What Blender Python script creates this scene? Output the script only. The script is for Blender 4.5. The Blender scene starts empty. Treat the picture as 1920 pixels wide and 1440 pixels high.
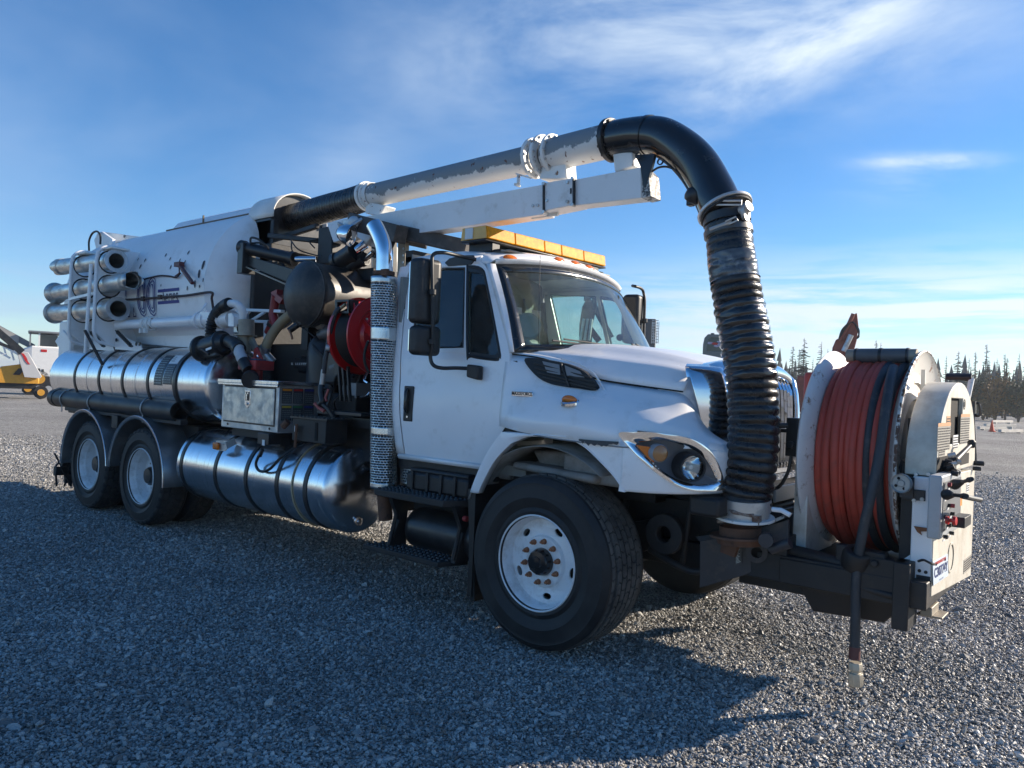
import bpy, math, random
import numpy as np
from mathutils import Vector, Matrix, noise
from mathutils.geometry import tessellate_polygon
random.seed(7); np.random.seed(7)
rad = math.radians
scene = bpy.context.scene

# ------------------------------------------------------------------ camera
CAM = Vector((2.9448, -5.0671, 1.6732))
cr = Vector((0.76989, 0.63683, 0.04143)); cu = Vector((-0.02988, -0.02888, 0.99914)); cf = Vector((-0.63748, 0.77046, 0.00321))
cd_ = bpy.data.cameras.new('camera'); cam = bpy.data.objects.new('camera', cd_)
scene.collection.objects.link(cam)
m = Matrix((cr, cu, -cf)).transposed().to_4x4(); m.translation = CAM
cam.matrix_world = m
cd_.sensor_width = 36; cd_.lens = 1438.47 / 1920 * 36
cd_.clip_start = .05; cd_.clip_end = 6000
scene.camera = cam
scene.render.resolution_x = 1024; scene.render.resolution_y = 768

# ------------------------------------------------------------------ light
SUN_AZ = rad(56)      # direction to the sun, from +X counter-clockwise
SUN_EL = rad(22.5)
sun_dir = Vector((math.cos(SUN_AZ)*math.cos(SUN_EL), math.sin(SUN_AZ)*math.cos(SUN_EL), math.sin(SUN_EL)))
sl = bpy.data.lights.new('sun', 'SUN'); sl.energy = 5.0; sl.angle = rad(.55); sl.color = (1, .87, .71)
so = bpy.data.objects.new('sun', sl); scene.collection.objects.link(so)
so.rotation_euler = (-sun_dir).to_track_quat('-Z', 'Y').to_euler(); so.location = sun_dir*60
scene.view_settings.view_transform = 'Standard'; scene.view_settings.look = 'None'
scene.view_settings.gamma = 1; scene.view_settings.exposure = .80
scene.view_settings.use_curve_mapping = False

w = bpy.data.worlds.new('World'); scene.world = w; w.use_nodes = True
nt = w.node_tree; N = nt.nodes; L = nt.links
for n in list(N): N.remove(n)
def wn(t, **k):
    n = N.new(t)
    for a, b in k.items(): setattr(n, a, b)
    return n
out = wn('ShaderNodeOutputWorld'); bg = wn('ShaderNodeBackground'); bg.inputs[1].default_value = .094
L.new(bg.outputs[0], out.inputs[0])
sky = wn('ShaderNodeTexSky', sky_type='NISHITA', sun_disc=False)
sky.sun_elevation = SUN_EL; sky.sun_rotation = rad(90) - SUN_AZ
sky.altitude = 600; sky.air_density = 1.0; sky.dust_density = .15; sky.ozone_density = 1.6
tc = wn('ShaderNodeTexCoord')
def wmath(op, a, b=None, clamp=False):
    n = wn('ShaderNodeMath', operation=op, use_clamp=clamp)
    for i, x in enumerate((a, b)):
        if x is None: continue
        if isinstance(x, (int, float)): n.inputs[i].default_value = x
        else: L.new(x, n.inputs[i])
    return n.outputs[0]
def wnoise(scale, rot, stretch, detail=6, rough=.6, dist=0.):
    mp = wn('ShaderNodeMapping'); mp.inputs['Rotation'].default_value = rot; mp.inputs['Scale'].default_value = stretch
    L.new(tc.outputs['Generated'], mp.inputs[0])
    n = wn('ShaderNodeTexNoise'); n.inputs['Scale'].default_value = scale; n.inputs['Detail'].default_value = detail
    n.inputs['Roughness'].default_value = rough; n.inputs['Distortion'].default_value = dist
    L.new(mp.outputs[0], n.inputs[0]); return n.outputs[0]
def wramp(x, a, b):
    n = wn('ShaderNodeMapRange', interpolation_type='SMOOTHSTEP'); n.inputs[1].default_value = a; n.inputs[2].default_value = b
    L.new(x, n.inputs[0]); return n.outputs[0]
def blob(d, u, ru, rv):   # an elliptical cloud bank: centre direction d, long axis u
    d = Vector(d).normalized(); u = Vector(u); u = (u - d*u.dot(d)).normalized(); v = d.cross(u)
    def dot(a):
        n = wn('ShaderNodeVectorMath', operation='DOT_PRODUCT'); n.inputs[1].default_value = a
        L.new(tc.outputs['Generated'], n.inputs[0]); return n.outputs['Value']
    du = wmath('DIVIDE', dot(u), ru); dv = wmath('DIVIDE', dot(v), rv)
    r2 = wmath('ADD', wmath('MULTIPLY', du, du), wmath('MULTIPLY', dv, dv))
    e = wmath('POWER', 2.718, wmath('MULTIPLY', r2, -1.))
    return wmath('MULTIPLY', e, wmath('GREATER_THAN', dot(d), 0.))
wisp = wnoise(2.6, (.3, .5, .9), (1, 2.2, 4), 9, .60, .35)
soft = wnoise(2.2, (0, 0, .4), (1, 1, 2.2), 5, .55, .3)
band = wnoise(3.2, (0, .05, .3), (1, 1, 11), 7, .6, .3)
sep = wn('ShaderNodeSeparateXYZ'); L.new(tc.outputs['Generated'], sep.inputs[0]); Z = sep.outputs['Z']
terms = []
D0 = (-0.497, 0.761, 0.416); D1 = (-0.238, 0.875, 0.421)
terms.append(wmath('MULTIPLY', blob((-0.401, 0.815, 0.418), Vector(D1)-Vector(D0), .30, .085), wmath('MULTIPLY', wramp(wisp, .28, .80), 1.05)))
terms.append(wmath('MULTIPLY', blob((-0.281, 0.871, 0.402), (Vector((-0.212, 0.874, 0.436))-Vector((-0.370, 0.853, 0.368))), .15, .028), wmath('MULTIPLY', wramp(wisp, .3, .6), .55)))
terms.append(wmath('MULTIPLY', blob((-0.563, 0.738, 0.373), (0, 0, 1), .13, .10), wmath('MULTIPLY', wramp(soft, .4, .75), .35)))
terms.append(wmath('MULTIPLY', blob((-0.195, 0.943, 0.269), cr, .055, .008), wmath('MULTIPLY', wramp(wisp, .42, .68), 1.3)))
terms.append(wmath('MULTIPLY', blob((-0.221, 0.943, 0.247), cr, .06, .02), wmath('MULTIPLY', wramp(wisp, .4, .7), .4)))
terms.append(wmath('MULTIPLY', blob((-0.877, 0.350, 0.330), cr, .16, .09), wmath('MULTIPLY', wramp(soft, .3, .8), .42)))
terms.append(wmath('MULTIPLY', blob((-0.767, 0.582, 0.268), (Vector((-0.728, 0.615, 0.303))-Vector((-0.804, 0.548, 0.233))), .12, .045), wmath('MULTIPLY', wramp(soft, .3, .75), .45)))
terms.append(wmath('MULTIPLY', blob((-0.931, 0.301, 0.205), cr, .3, .10), wmath('MULTIPLY', wramp(soft, .3, .8), .35)))
terms.append(wmath('MULTIPLY', blob((-0.709, 0.576, 0.407), cr, .12, .08), wmath('MULTIPLY', wramp(soft, .4, .8), .25)))
# low banks all round the horizon
hz = wmath('SUBTRACT', 1., wramp(Z, .03, .17)); hz2 = wmath('SUBTRACT', 1., wramp(Z, -.02, .10))
terms.append(wmath('MULTIPLY', hz, wmath('MULTIPLY', wramp(band, .42, .66), .55)))
terms.append(wmath('MULTIPLY', hz2, .22))
terms.append(wmath('MULTIPLY', blob((-0.190, 0.977, 0.102), cr, .42, .055), wmath('MULTIPLY', wramp(band, .36, .56), 1.0)))
# thin high cloud elsewhere in the sky
terms.append(wmath('MULTIPLY', wramp(soft, .55, .95), .22))
tot = terms[0]
for t_ in terms[1:]: tot = wmath('ADD', tot, t_)
tot = wmath('MINIMUM', tot, .93)
# clouds get the sky's own brightness towards the sun
sd = wn('ShaderNodeVectorMath', operation='DOT_PRODUCT'); sd.inputs[1].default_value = sun_dir; L.new(tc.outputs['Generated'], sd.inputs[0])
gl = wramp(sd.outputs['Value'], -.2, 1.)
cc = wn('ShaderNodeMix', data_type='RGBA'); L.new(gl, cc.inputs[0])
cc.inputs[6].default_value = (3.0, 4.0, 5.6, 1); cc.inputs[7].default_value = (6.0, 6.7, 7.2, 1)
hs = wn('ShaderNodeHueSaturation'); hs.inputs['Saturation'].default_value = 1.2; hs.inputs['Value'].default_value = 1.0
tint = wn('ShaderNodeMix', data_type='RGBA', blend_type='MULTIPLY'); tint.inputs[0].default_value = 1; tint.inputs[7].default_value = (.80, .91, 1.07, 1)
L.new(sky.outputs[0], tint.inputs[6]); L.new(tint.outputs[2], hs.inputs['Color'])
mx = wn('ShaderNodeMix', data_type='RGBA'); L.new(tot, mx.inputs[0]); L.new(hs.outputs[0], mx.inputs[6]); L.new(cc.outputs[2], mx.inputs[7])
L.new(mx.outputs[2], bg.inputs[0])
scene.cycles.max_bounces = 8; scene.cycles.transparent_max_bounces = 12

# ------------------------------------------------------------------ materials
MATS = {}
def pm(name, col, rough=.5, metal=0., var=0., scale=6., stretch=(1, 1, 1), dirt=None, dirt_at=(.5, .7), dirt_scale=5., dirt_rough=None,
       bump=0., bscale=60., coat=0., spec=.5, detail=6, rvar=0., edge=None, instance=0.):
    if name in MATS: return MATS[name]
    mt = bpy.data.materials.new(name); mt.use_nodes = True; t = mt.node_tree; b = t.nodes['Principled BSDF']
    def nn(ty): return t.nodes.new(ty)
    co = nn('ShaderNodeTexCoord'); mp = nn('ShaderNodeMapping'); mp.inputs['Scale'].default_value = stretch
    t.links.new(co.outputs['Object'], mp.inputs[0])
    def noi(s, d=detail, r=.6):
        n = nn('ShaderNodeTexNoise'); n.inputs['Scale'].default_value = s; n.inputs['Detail'].default_value = d; n.inputs['Roughness'].default_value = r
        t.links.new(mp.outputs[0], n.inputs[0]); return n.outputs[0]
    c = None
    rgb = nn('ShaderNodeRGB'); rgb.outputs[0].default_value = (*col, 1); c = rgb.outputs[0]
    if var or instance:
        h = nn('ShaderNodeHueSaturation'); t.links.new(c, h.inputs['Color'])
        mr = nn('ShaderNodeMapRange'); mr.inputs[1].default_value = .3; mr.inputs[2].default_value = .7
        mr.inputs[3].default_value = 1-var; mr.inputs[4].default_value = 1+var
        t.links.new(noi(scale), mr.inputs[0]); val = mr.outputs[0]
        if instance:
            oi = nn('ShaderNodeObjectInfo'); m2 = nn('ShaderNodeMapRange'); m2.inputs[3].default_value = 1-instance; m2.inputs[4].default_value = 1+instance
            t.links.new(oi.outputs['Random'], m2.inputs[0]); mm = nn('ShaderNodeMath'); mm.operation = 'MULTIPLY'
            t.links.new(val, mm.inputs[0]); t.links.new(m2.outputs[0], mm.inputs[1]); val = mm.outputs[0]
            gp = nn('ShaderNodeNewGeometry'); n3 = nn('ShaderNodeTexNoise'); n3.inputs['Scale'].default_value = .55; n3.inputs['Detail'].default_value = 7; n3.inputs['Roughness'].default_value = .65; t.links.new(gp.outputs['Position'], n3.inputs[0])
            m3 = nn('ShaderNodeMapRange'); m3.inputs[1].default_value = .3; m3.inputs[2].default_value = .7; m3.inputs[3].default_value = .70; m3.inputs[4].default_value = 1.30; t.links.new(n3.outputs[0], m3.inputs[0])
            m4 = nn('ShaderNodeMath'); m4.operation = 'MULTIPLY'; t.links.new(val, m4.inputs[0]); t.links.new(m3.outputs[0], m4.inputs[1]); val = m4.outputs[0]
        t.links.new(val, h.inputs['Value']); c = h.outputs[0]
    r = None
    if rvar:
        mr = nn('ShaderNodeMapRange'); mr.inputs[1].default_value = .3; mr.inputs[2].default_value = .7
        mr.inputs[3].default_value = max(0, rough-rvar); mr.inputs[4].default_value = rough+rvar
        t.links.new(noi(scale*1.7), mr.inputs[0]); r = mr.outputs[0]
    if dirt:
        mr = nn('ShaderNodeMapRange'); mr.inputs[1].default_value = dirt_at[0]; mr.inputs[2].default_value = dirt_at[1]
        t.links.new(noi(dirt_scale, 10, .68), mr.inputs[0])
        mx = nn('ShaderNodeMix'); mx.data_type = 'RGBA'; t.links.new(mr.outputs[0], mx.inputs[0]); t.links.new(c, mx.inputs[6]); mx.inputs[7].default_value = (*dirt, 1)
        c = mx.outputs[2]
        if dirt_rough is not None:
            mf = nn('ShaderNodeMix'); t.links.new(mr.outputs[0], mf.inputs[0]); mf.inputs[2].default_value = rough; mf.inputs[3].default_value = dirt_rough
            if r is not None: t.links.new(r, mf.inputs[2])
            r = mf.outputs[0]
            if metal:
                mf = nn('ShaderNodeMix'); t.links.new(mr.outputs[0], mf.inputs[0]); mf.inputs[2].default_value = metal; mf.inputs[3].default_value = 0
                t.links.new(mf.outputs[0], b.inputs['Metallic'])
    t.links.new(c, b.inputs['Base Color'])
    if r is not None: t.links.new(r, b.inputs['Roughness'])
    else: b.inputs['Roughness'].default_value = rough
    if not (metal and dirt and dirt_rough is not None): b.inputs['Metallic'].default_value = metal
    b.inputs['Specular IOR Level'].default_value = spec; b.inputs['Coat Weight'].default_value = coat; b.inputs['Coat Roughness'].default_value = .06
    if bump:
        bp = nn('ShaderNodeBump'); bp.inputs['Strength'].default_value = bump; bp.inputs['Distance'].default_value = .01
        t.links.new(noi(bscale, 5), bp.inputs['Height']); t.links.new(bp.outputs[0], b.inputs['Normal'])
    MATS[name] = mt; return mt
PAINT = pm('white_paint', (.87, .87, .87), .34, var=.025, scale=3, dirt=(.52, .50, .46), dirt_at=(.56, .95), dirt_scale=5, dirt_rough=.6, coat=.35, rvar=.07, bump=.012, bscale=3)
TANKP = pm('tank_paint', (.86, .86, .85), .42, var=.035, scale=3, dirt=(.58, .54, .48), dirt_at=(.55, .92), dirt_scale=3.5, dirt_rough=.6, coat=.15, rvar=.1, bump=.03, bscale=2)
OLDW = pm('chipped_white_paint', (.74, .74, .71), .5, var=.06, scale=5, dirt=(.22, .11, .06), dirt_at=(.60, .64), dirt_scale=11, dirt_rough=.8)
PANELW = pm('grimy_white_paint', (.70, .68, .61), .45, var=.07, scale=4, dirt=(.40, .35, .27), dirt_at=(.46, .78), dirt_scale=6, dirt_rough=.7, coat=.1)
RUSTW = pm('rust_streaked_white', (.72, .70, .66), .5, var=.08, scale=5, dirt=(.19, .075, .035), dirt_at=(.55, .60), dirt_scale=15, dirt_rough=.85)
CHROME = pm('chrome', (.80, .81, .83), .07, 1., rvar=.03, scale=4)
ALU = pm('polished_aluminium', (.76, .77, .79), .20, 1., var=.04, scale=3, stretch=(9, 1.5, 1.5), rvar=.035, dirt=(.62, .63, .64), dirt_at=(.55, .95), dirt_scale=4, dirt_rough=.4, bump=.003, bscale=4)
ALUD = pm('dull_aluminium', (.60, .60, .60), .42, 1., var=.12, scale=6, rvar=.1, dirt=(.42, .40, .36), dirt_at=(.42, .75), dirt_scale=7, dirt_rough=.6)
ALUT = pm('tube_aluminium', (.66, .65, .62), .36, 1., var=.1, scale=5, stretch=(1, 4, 4), rvar=.1, dirt=(.40, .37, .32), dirt_at=(.45, .75), dirt_scale=6, dirt_rough=.6)
STEELP = pm('perforated_steel', (.70, .69, .66), .30, 1., var=.08, rvar=.08)
BLACKP = pm('black_paint', (.016, .017, .019), .38, var=.25, dirt=(.07, .06, .05), dirt_at=(.5, .9), dirt_scale=6, dirt_rough=.75, coat=.1)
GLOSSB = pm('gloss_black', (.011, .012, .013), .20, var=.2, dirt=(.05, .045, .04), dirt_at=(.55, .95), dirt_scale=9, dirt_rough=.6, coat=.4)
BLACKS = pm('dirty_black_steel', (.012, .0125, .014), .55, var=.3, dirt=(.055, .042, .032), dirt_at=(.52, .75), dirt_scale=7, dirt_rough=.85, bump=.15, bscale=30)
PLAST = pm('black_plastic', (.013, .014, .016), .48, var=.15, dirt=(.06, .06, .055), dirt_at=(.5, .95), dirt_scale=8, bump=.05, bscale=200)
RUBBER = pm('black_rubber', (.013, .013, .014), .46, var=.25, dirt=(.05, .047, .042), dirt_at=(.5, .9), dirt_scale=6, dirt_rough=.8, bump=.08, bscale=40)
WRAPR = pm('corrugated_rubber', (.014, .014, .015), .27, var=.25, dirt=(.06, .056, .05), dirt_at=(.5, .85), dirt_scale=7, dirt_rough=.6, bump=.35, bscale=45)
TYRE = pm('tyre_rubber', (.011, .0115, .013), .60, var=.25, scale=5, dirt=(.045, .042, .038), dirt_at=(.46, .8), dirt_scale=5, dirt_rough=.9, bump=.08, bscale=60)
TREAD = pm('dusty_tread', (.075, .073, .07), .85, var=.3, scale=9, dirt=(.14, .13, .115), dirt_at=(.45, .8), dirt_scale=9)
REDH = pm('red_hose_rubber', (.47, .065, .04), .55, var=.16, scale=4, dirt=(.27, .07, .05), dirt_at=(.5, .8), dirt_scale=12, dirt_rough=.8, bump=.05, bscale=80)
BLUH = pm('dark_hose_rubber', (.030, .036, .044), .55, var=.2, dirt=(.12, .11, .10), dirt_at=(.55, .8), dirt_scale=14, bump=.05, bscale=80)
REDP = pm('red_paint', (.56, .012, .015), .28, var=.1, coat=.4, dirt=(.18, .02, .02), dirt_at=(.6, .9))
REDV = pm('faded_red_paint', (.36, .035, .035), .55, var=.2, dirt=(.12, .03, .025), dirt_at=(.5, .8), dirt_scale=16)
TANH = pm('tan_hose', (.32, .24, .14), .6, var=.2)
RUST = pm('rust', (.18, .085, .05), .85, var=.4, scale=14, dirt=(.04, .025, .02), dirt_at=(.4, .7), dirt_scale=14, bump=.3, bscale=40)
WHEELW = pm('wheel_white', (.80, .81, .82), .38, var=.04, dirt=(.42, .38, .33), dirt_at=(.5, .85), dirt_scale=9, dirt_rough=.7, coat=.15)
COPPER = pm('rusty_nut', (.34, .15, .08), .5, .6, var=.3, scale=20)
BRASS = pm('brass_fitting', (.45, .33, .19), .42, .8, var=.2, scale=12)
TANM = pm('dusty_tan_metal', (.33, .29, .23), .55, .3, var=.2, scale=7)
MUFF = pm('matt_dark_tank', (.030, .028, .026), .42, var=.25, scale=5, dirt=(.12, .10, .08), dirt_at=(.48, .8), dirt_scale=6, dirt_rough=.6)
INTER = pm('cab_trim_grey', (.26, .27, .255), .8, var=.1)
SEAT = pm('seat_vinyl_grey', (.36, .37, .34), .6, var=.12, bump=.1, bscale=30)
DASH = pm('dash_plastic', (.28, .29, .26), .7, var=.1)
BLUE = pm('blue_vinyl', (.02, .035, .22), .5)
WHITEV = pm('white_vinyl', (.75, .76, .76), .5)
REDVN = pm('red_vinyl', (.5, .02, .02), .5)
ORNGV = pm('orange_vinyl', (.75, .25, .02), .5)
DKLBL = pm('dark_label', (.04, .045, .05), .4)
PLATEM = pm('plate_reflective', (.62, .70, .78), .4, var=.05)
def glassmat(name, tint, alpha_min=.0, rough=.02, body=None, bodyf=0.):
    mt = bpy.data.materials.new(name); mt.use_nodes = True; t = mt.node_tree
    for n in list(t.nodes): t.nodes.remove(n)
    o = t.nodes.new('ShaderNodeOutputMaterial'); tr = t.nodes.new('ShaderNodeBsdfTransparent'); gl = t.nodes.new('ShaderNodeBsdfGlossy')
    fr = t.nodes.new('ShaderNodeFresnel'); fr.inputs[0].default_value = 1.5; mx = t.nodes.new('ShaderNodeMixShader')
    tr.inputs[0].default_value = (*tint, 1); gl.inputs['Roughness'].default_value = rough; gl.inputs[0].default_value = (1, 1, 1, 1)
    base = tr.outputs[0]
    if body:
        df = t.nodes.new('ShaderNodeBsdfDiffuse'); df.inputs[0].default_value = (*body, 1); m2 = t.nodes.new('ShaderNodeMixShader')
        co = t.nodes.new('ShaderNodeTexCoord'); no = t.nodes.new('ShaderNodeTexNoise'); no.inputs['Scale'].default_value = 7; no.inputs['Detail'].default_value = 9
        no.inputs['Roughness'].default_value = .75
        t.links.new(co.outputs['Object'], no.inputs[0]); mr = t.nodes.new('ShaderNodeMapRange'); mr.inputs[1].default_value = .4; mr.inputs[2].default_value = .75
        mr.inputs[3].default_value = bodyf*.5; mr.inputs[4].default_value = bodyf*2; t.links.new(no.outputs[0], mr.inputs[0])
        t.links.new(mr.outputs[0], m2.inputs[0]); t.links.new(tr.outputs[0], m2.inputs[1]); t.links.new(df.outputs[0], m2.inputs[2]); base = m2.outputs[0]
    t.links.new(fr.outputs[0], mx.inputs[0]); t.links.new(base, mx.inputs[1]); t.links.new(gl.outputs[0], mx.inputs[2])
    t.links.new(mx.outputs[0], o.inputs[0]); MATS[name] = mt; return mt
GLASS = glassmat('tinted_glass', (.74, .86, .83), body=(.6, .62, .6), bodyf=.05)
CLEAR = glassmat('lamp_glass', (.92, .95, .95))
def amber(name, col, rough=.2):
    mt = pm(name, col, rough, var=.1, coat=.5); b = mt.node_tree.nodes['Principled BSDF']; b.inputs['Transmission Weight'].default_value = .35
    b.inputs['Subsurface Weight'].default_value = .0; return mt
AMBER = amber('amber_lens', (.90, .22, .01)); YELL = amber('yellow_lens', (.95, .50, .03), .28)
DARKGL = pm('dark_glass', (.02, .025, .03), .08, coat=.5)

# ------------------------------------------------------------------ mesh builder
def catmull(pts, n=8, closed=False):
    P = [np.array(p, float) for p in pts]; m_ = len(P); o = []
    if m_ < 3 and not closed:
        return [P[0]+(P[1]-P[0])*i/n for i in range(n+1)]
    rng = range(m_ if closed else m_-1)
    for i in rng:
        a, b, c, d = (P[(i-1) % m_] if closed else P[max(i-1, 0)]), P[i], P[(i+1) % m_], (P[(i+2) % m_] if closed else P[min(i+2, m_-1)])
        for k in range(n):
            t = k/n; o.append(.5*((2*b)+(-a+c)*t+(2*a-5*b+4*c-d)*t*t+(-a+3*b-3*c+d)*t**3))
    if not closed: o.append(P[-1])
    return o
class MB:
    def __init__(s): s.v = []; s.f = []
    def add(s, vs, fs):
        o = len(s.v); s.v += [tuple(map(float, v)) for v in vs]; s.f += [tuple(i+o for i in f) for f in fs]; return s
    def hexa(s, p):
        return s.add(p, [(0, 3, 2, 1), (4, 5, 6, 7), (0, 1, 5, 4), (1, 2, 6, 5), (2, 3, 7, 6), (3, 0, 4, 7)])
    def box(s, a, b):
        x0, y0, z0 = [min(i, j) for i, j in zip(a, b)]; x1, y1, z1 = [max(i, j) for i, j in zip(a, b)]
        return s.hexa([(x0, y0, z0), (x1, y0, z0), (x1, y1, z0), (x0, y1, z0), (x0, y0, z1), (x1, y0, z1), (x1, y1, z1), (x0, y1, z1)])
    def obox(s, c, size, rot=(0, 0, 0), mat=None):
        from mathutils import Euler
        R_ = mat if mat is not None else Euler(rot).to_matrix(); c = Vector(c); h = [k/2 for k in size]
        q = [(-1, -1, -1), (1, -1, -1), (1, 1, -1), (-1, 1, -1), (-1, -1, 1), (1, -1, 1), (1, 1, 1), (-1, 1, 1)]
        return s.hexa([c + R_ @ Vector((a*h[0], b*h[1], d*h[2])) for a, b, d in q])
    def beam(s, a, b, wd, ht, up=(0, 0, 1)):
        a = Vector(a); b = Vector(b); x = (b-a).normalized(); y = Vector(up).cross(x).normalized(); z = x.cross(y)
        R_ = Matrix((x, y, z)).transposed(); return s.obox((a+b)/2, ((b-a).length, wd, ht), mat=R_)
    def tube(s, pts, r, n=12, caps=True, closed=False):
        P = [Vector(p) for p in pts]; m_ = len(P); R_ = r if hasattr(r, '__len__') else [r]*m_
        T = []
        for i in range(m_):
            a = P[(i-1) % m_] if (closed or i > 0) else P[0]; b = P[(i+1) % m_] if (closed or i < m_-1) else P[-1]
            T.append((b-a).normalized() if (b-a).length > 1e-9 else (T[-1] if T else Vector((0, 0, 1))))
        u = T[0].orthogonal().normalized(); vs = []
        for i in range(m_):
            u = (u - T[i]*u.dot(T[i])).normalized(); v = T[i].cross(u)
            for k in range(n):
                t = 2*math.pi*k/n; vs.append(P[i] + (u*math.cos(t)+v*math.sin(t))*R_[i])
        fs = []
        for i in range(m_ if closed else m_-1):
            j = (i+1) % m_
            for k in range(n): l = (k+1) % n; fs.append((i*n+k, i*n+l, j*n+l, j*n+k))
        if caps and not closed: fs += [tuple(range(n))[::-1], tuple((m_-1)*n+k for k in range(n))]
        return s.add(vs, fs)
    def lathe(s, prof, o, axis, n=40, closed=False):
        o = Vector(o); ax = Vector(axis).normalized(); u = ax.orthogonal().normalized(); v = ax.cross(u); vs = []
        for d, r in prof:
            for k in range(n):
                t = 2*math.pi*k/n; vs.append(o + ax*d + (u*math.cos(t)+v*math.sin(t))*max(r, 1e-4))
        m_ = len(prof); fs = []
        for i in range(m_ if closed else m_-1):
            j = (i+1) % m_
            for k in range(n): l = (k+1) % n; fs.append((i*n+k, i*n+l, j*n+l, j*n+k))
        return s.add(vs, fs)
    def cyl(s, a, b, r, n=24):
        a = Vector(a); b = Vector(b); return s.lathe([(0, 0), (0, r), ((b-a).length, r), ((b-a).length, 0)], a, b-a, n)
    def grid(s, rows, closed=False):
        m_ = len(rows); k_ = len(rows[0]); vs = [p for r in rows for p in r]; fs = []
        for i in range(m_-1):
            for k in range(k_ if closed else k_-1):
                l = (k+1) % k_; fs.append((i*k_+k, i*k_+l, (i+1)*k_+l, (i+1)*k_+k))
        return s.add(vs, fs)
    def panel(s, loops, off):
        off = Vector(off); loops = [[Vector(p) for p in lp] for lp in loops]; fl = [p for lp in loops for p in lp]; n = len(fl)
        tri = tessellate_polygon(loops); fs = [tuple(t) for t in tri] + [tuple(i+n for i in t)[::-1] for t in tri]; o = 0
        for lp in loops:
            k = len(lp)
            for i in range(k): j = (i+1) % k; fs.append((o+i, o+j, o+j+n, o+i+n))
            o += k
        return s.add(fl+[p+off for p in fl], fs)
    def mirror(s):
        k = MB(); k.v = [(x, -y, z) for x, y, z in s.v]; k.f = [f[::-1] for f in s.f]; return k
    def join(s, o): return s.add(o.v, o.f)
    def moved(s, d):
        k = MB(); k.v = [(x+d[0], y+d[1], z+d[2]) for x, y, z in s.v]; k.f = list(s.f); return k
def link(o, parent=None):
    scene.collection.objects.link(o)
    if parent is not None: o.parent = parent
    return o
def build(mb, name, mat, parent=None, bevel=0, smooth=True, angle=38, solid=0, loc=None, seg=2, label=None, local=False):
    me = bpy.data.meshes.new(name)
    base = Vector((0, 0, 0))
    if parent is not None and not local:
        p = parent
        while p is not None: base += p.location; p = p.parent
    me.from_pydata([tuple(Vector(v)-base) for v in mb.v] if base.length else mb.v, [], mb.f); me.update()
    import bmesh
    bm = bmesh.new(); bm.from_mesh(me); bmesh.ops.remove_doubles(bm, verts=bm.verts, dist=1e-5); bmesh.ops.recalc_face_normals(bm, faces=bm.faces); bm.to_mesh(me); bm.free()
    me.materials.append(mat)
    if smooth:
        me.polygons.foreach_set('use_smooth', [True]*len(me.polygons)); me.set_sharp_from_angle(angle=rad(angle))
    o = bpy.data.objects.new(name, me)
    if loc is not None: o.location = loc
    if solid: md = o.modifiers.new('s', 'SOLIDIFY'); md.thickness = solid; md.offset = 0
    if bevel:
        md = o.modifiers.new('b', 'BEVEL'); md.width = bevel; md.segments = seg; md.limit_method = 'ANGLE'; md.angle_limit = rad(35); md.harden_normals = False
    if label: o['label'] = label
    return link(o, parent)
def tag(o, label, cat, group=None, kind=None):
    if label: o['label'] = label
    if cat: o['category'] = cat
    if group: o['group'] = group
    if kind: o['kind'] = kind
    return o
def empty(name, loc, label=None, cat=None, group=None, parent=None):
    o = bpy.data.objects.new(name, None); o.location = loc; o.empty_display_size = .2; link(o, parent); tag(o, label, cat, group); return o
def copy_tree(o, parent=None):
    c = o.copy(); link(c)
    if parent is not None: c.parent = parent
    for ch in list(o.children): copy_tree(ch, c)
    return c
def textmesh(txt, size, name, mat, parent, fn, outline=0, shear=0, spacing=1., bold=0, res=3, sx=1.):
    cu_ = bpy.data.curves.new(name, 'FONT'); cu_.body = txt; cu_.size = size; cu_.shear = shear; cu_.space_character = spacing; cu_.resolution_u = res
    cu_.align_x = 'CENTER'; cu_.align_y = 'CENTER'
    if outline: cu_.fill_mode = 'NONE'; cu_.bevel_depth = outline; cu_.bevel_resolution = 0
    if bold: cu_.offset = bold
    to = bpy.data.objects.new('tmp', cu_); scene.collection.objects.link(to); bpy.context.view_layer.update()
    me = bpy.data.meshes.new_from_object(to.evaluated_get(bpy.context.evaluated_depsgraph_get())); bpy.data.objects.remove(to); bpy.data.curves.remove(cu_)
    base = Vector((0, 0, 0)); p = parent
    while p is not None: base += p.location; p = p.parent
    for v in me.vertices: v.co = Vector(fn(v.co.x*sx, v.co.y, v.co.z)) - base
    me.materials.clear(); me.materials.append(mat); me.name = name
    o = bpy.data.objects.new(name, me); return link(o, parent)
def planar(o, ux, uy, eps=.0):
    o = Vector(o); ux = Vector(ux).normalized(); uy = Vector(uy).normalized(); n = ux.cross(uy)
    return lambda x, y, z: o + ux*x + uy*y + n*(z+eps)
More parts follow.
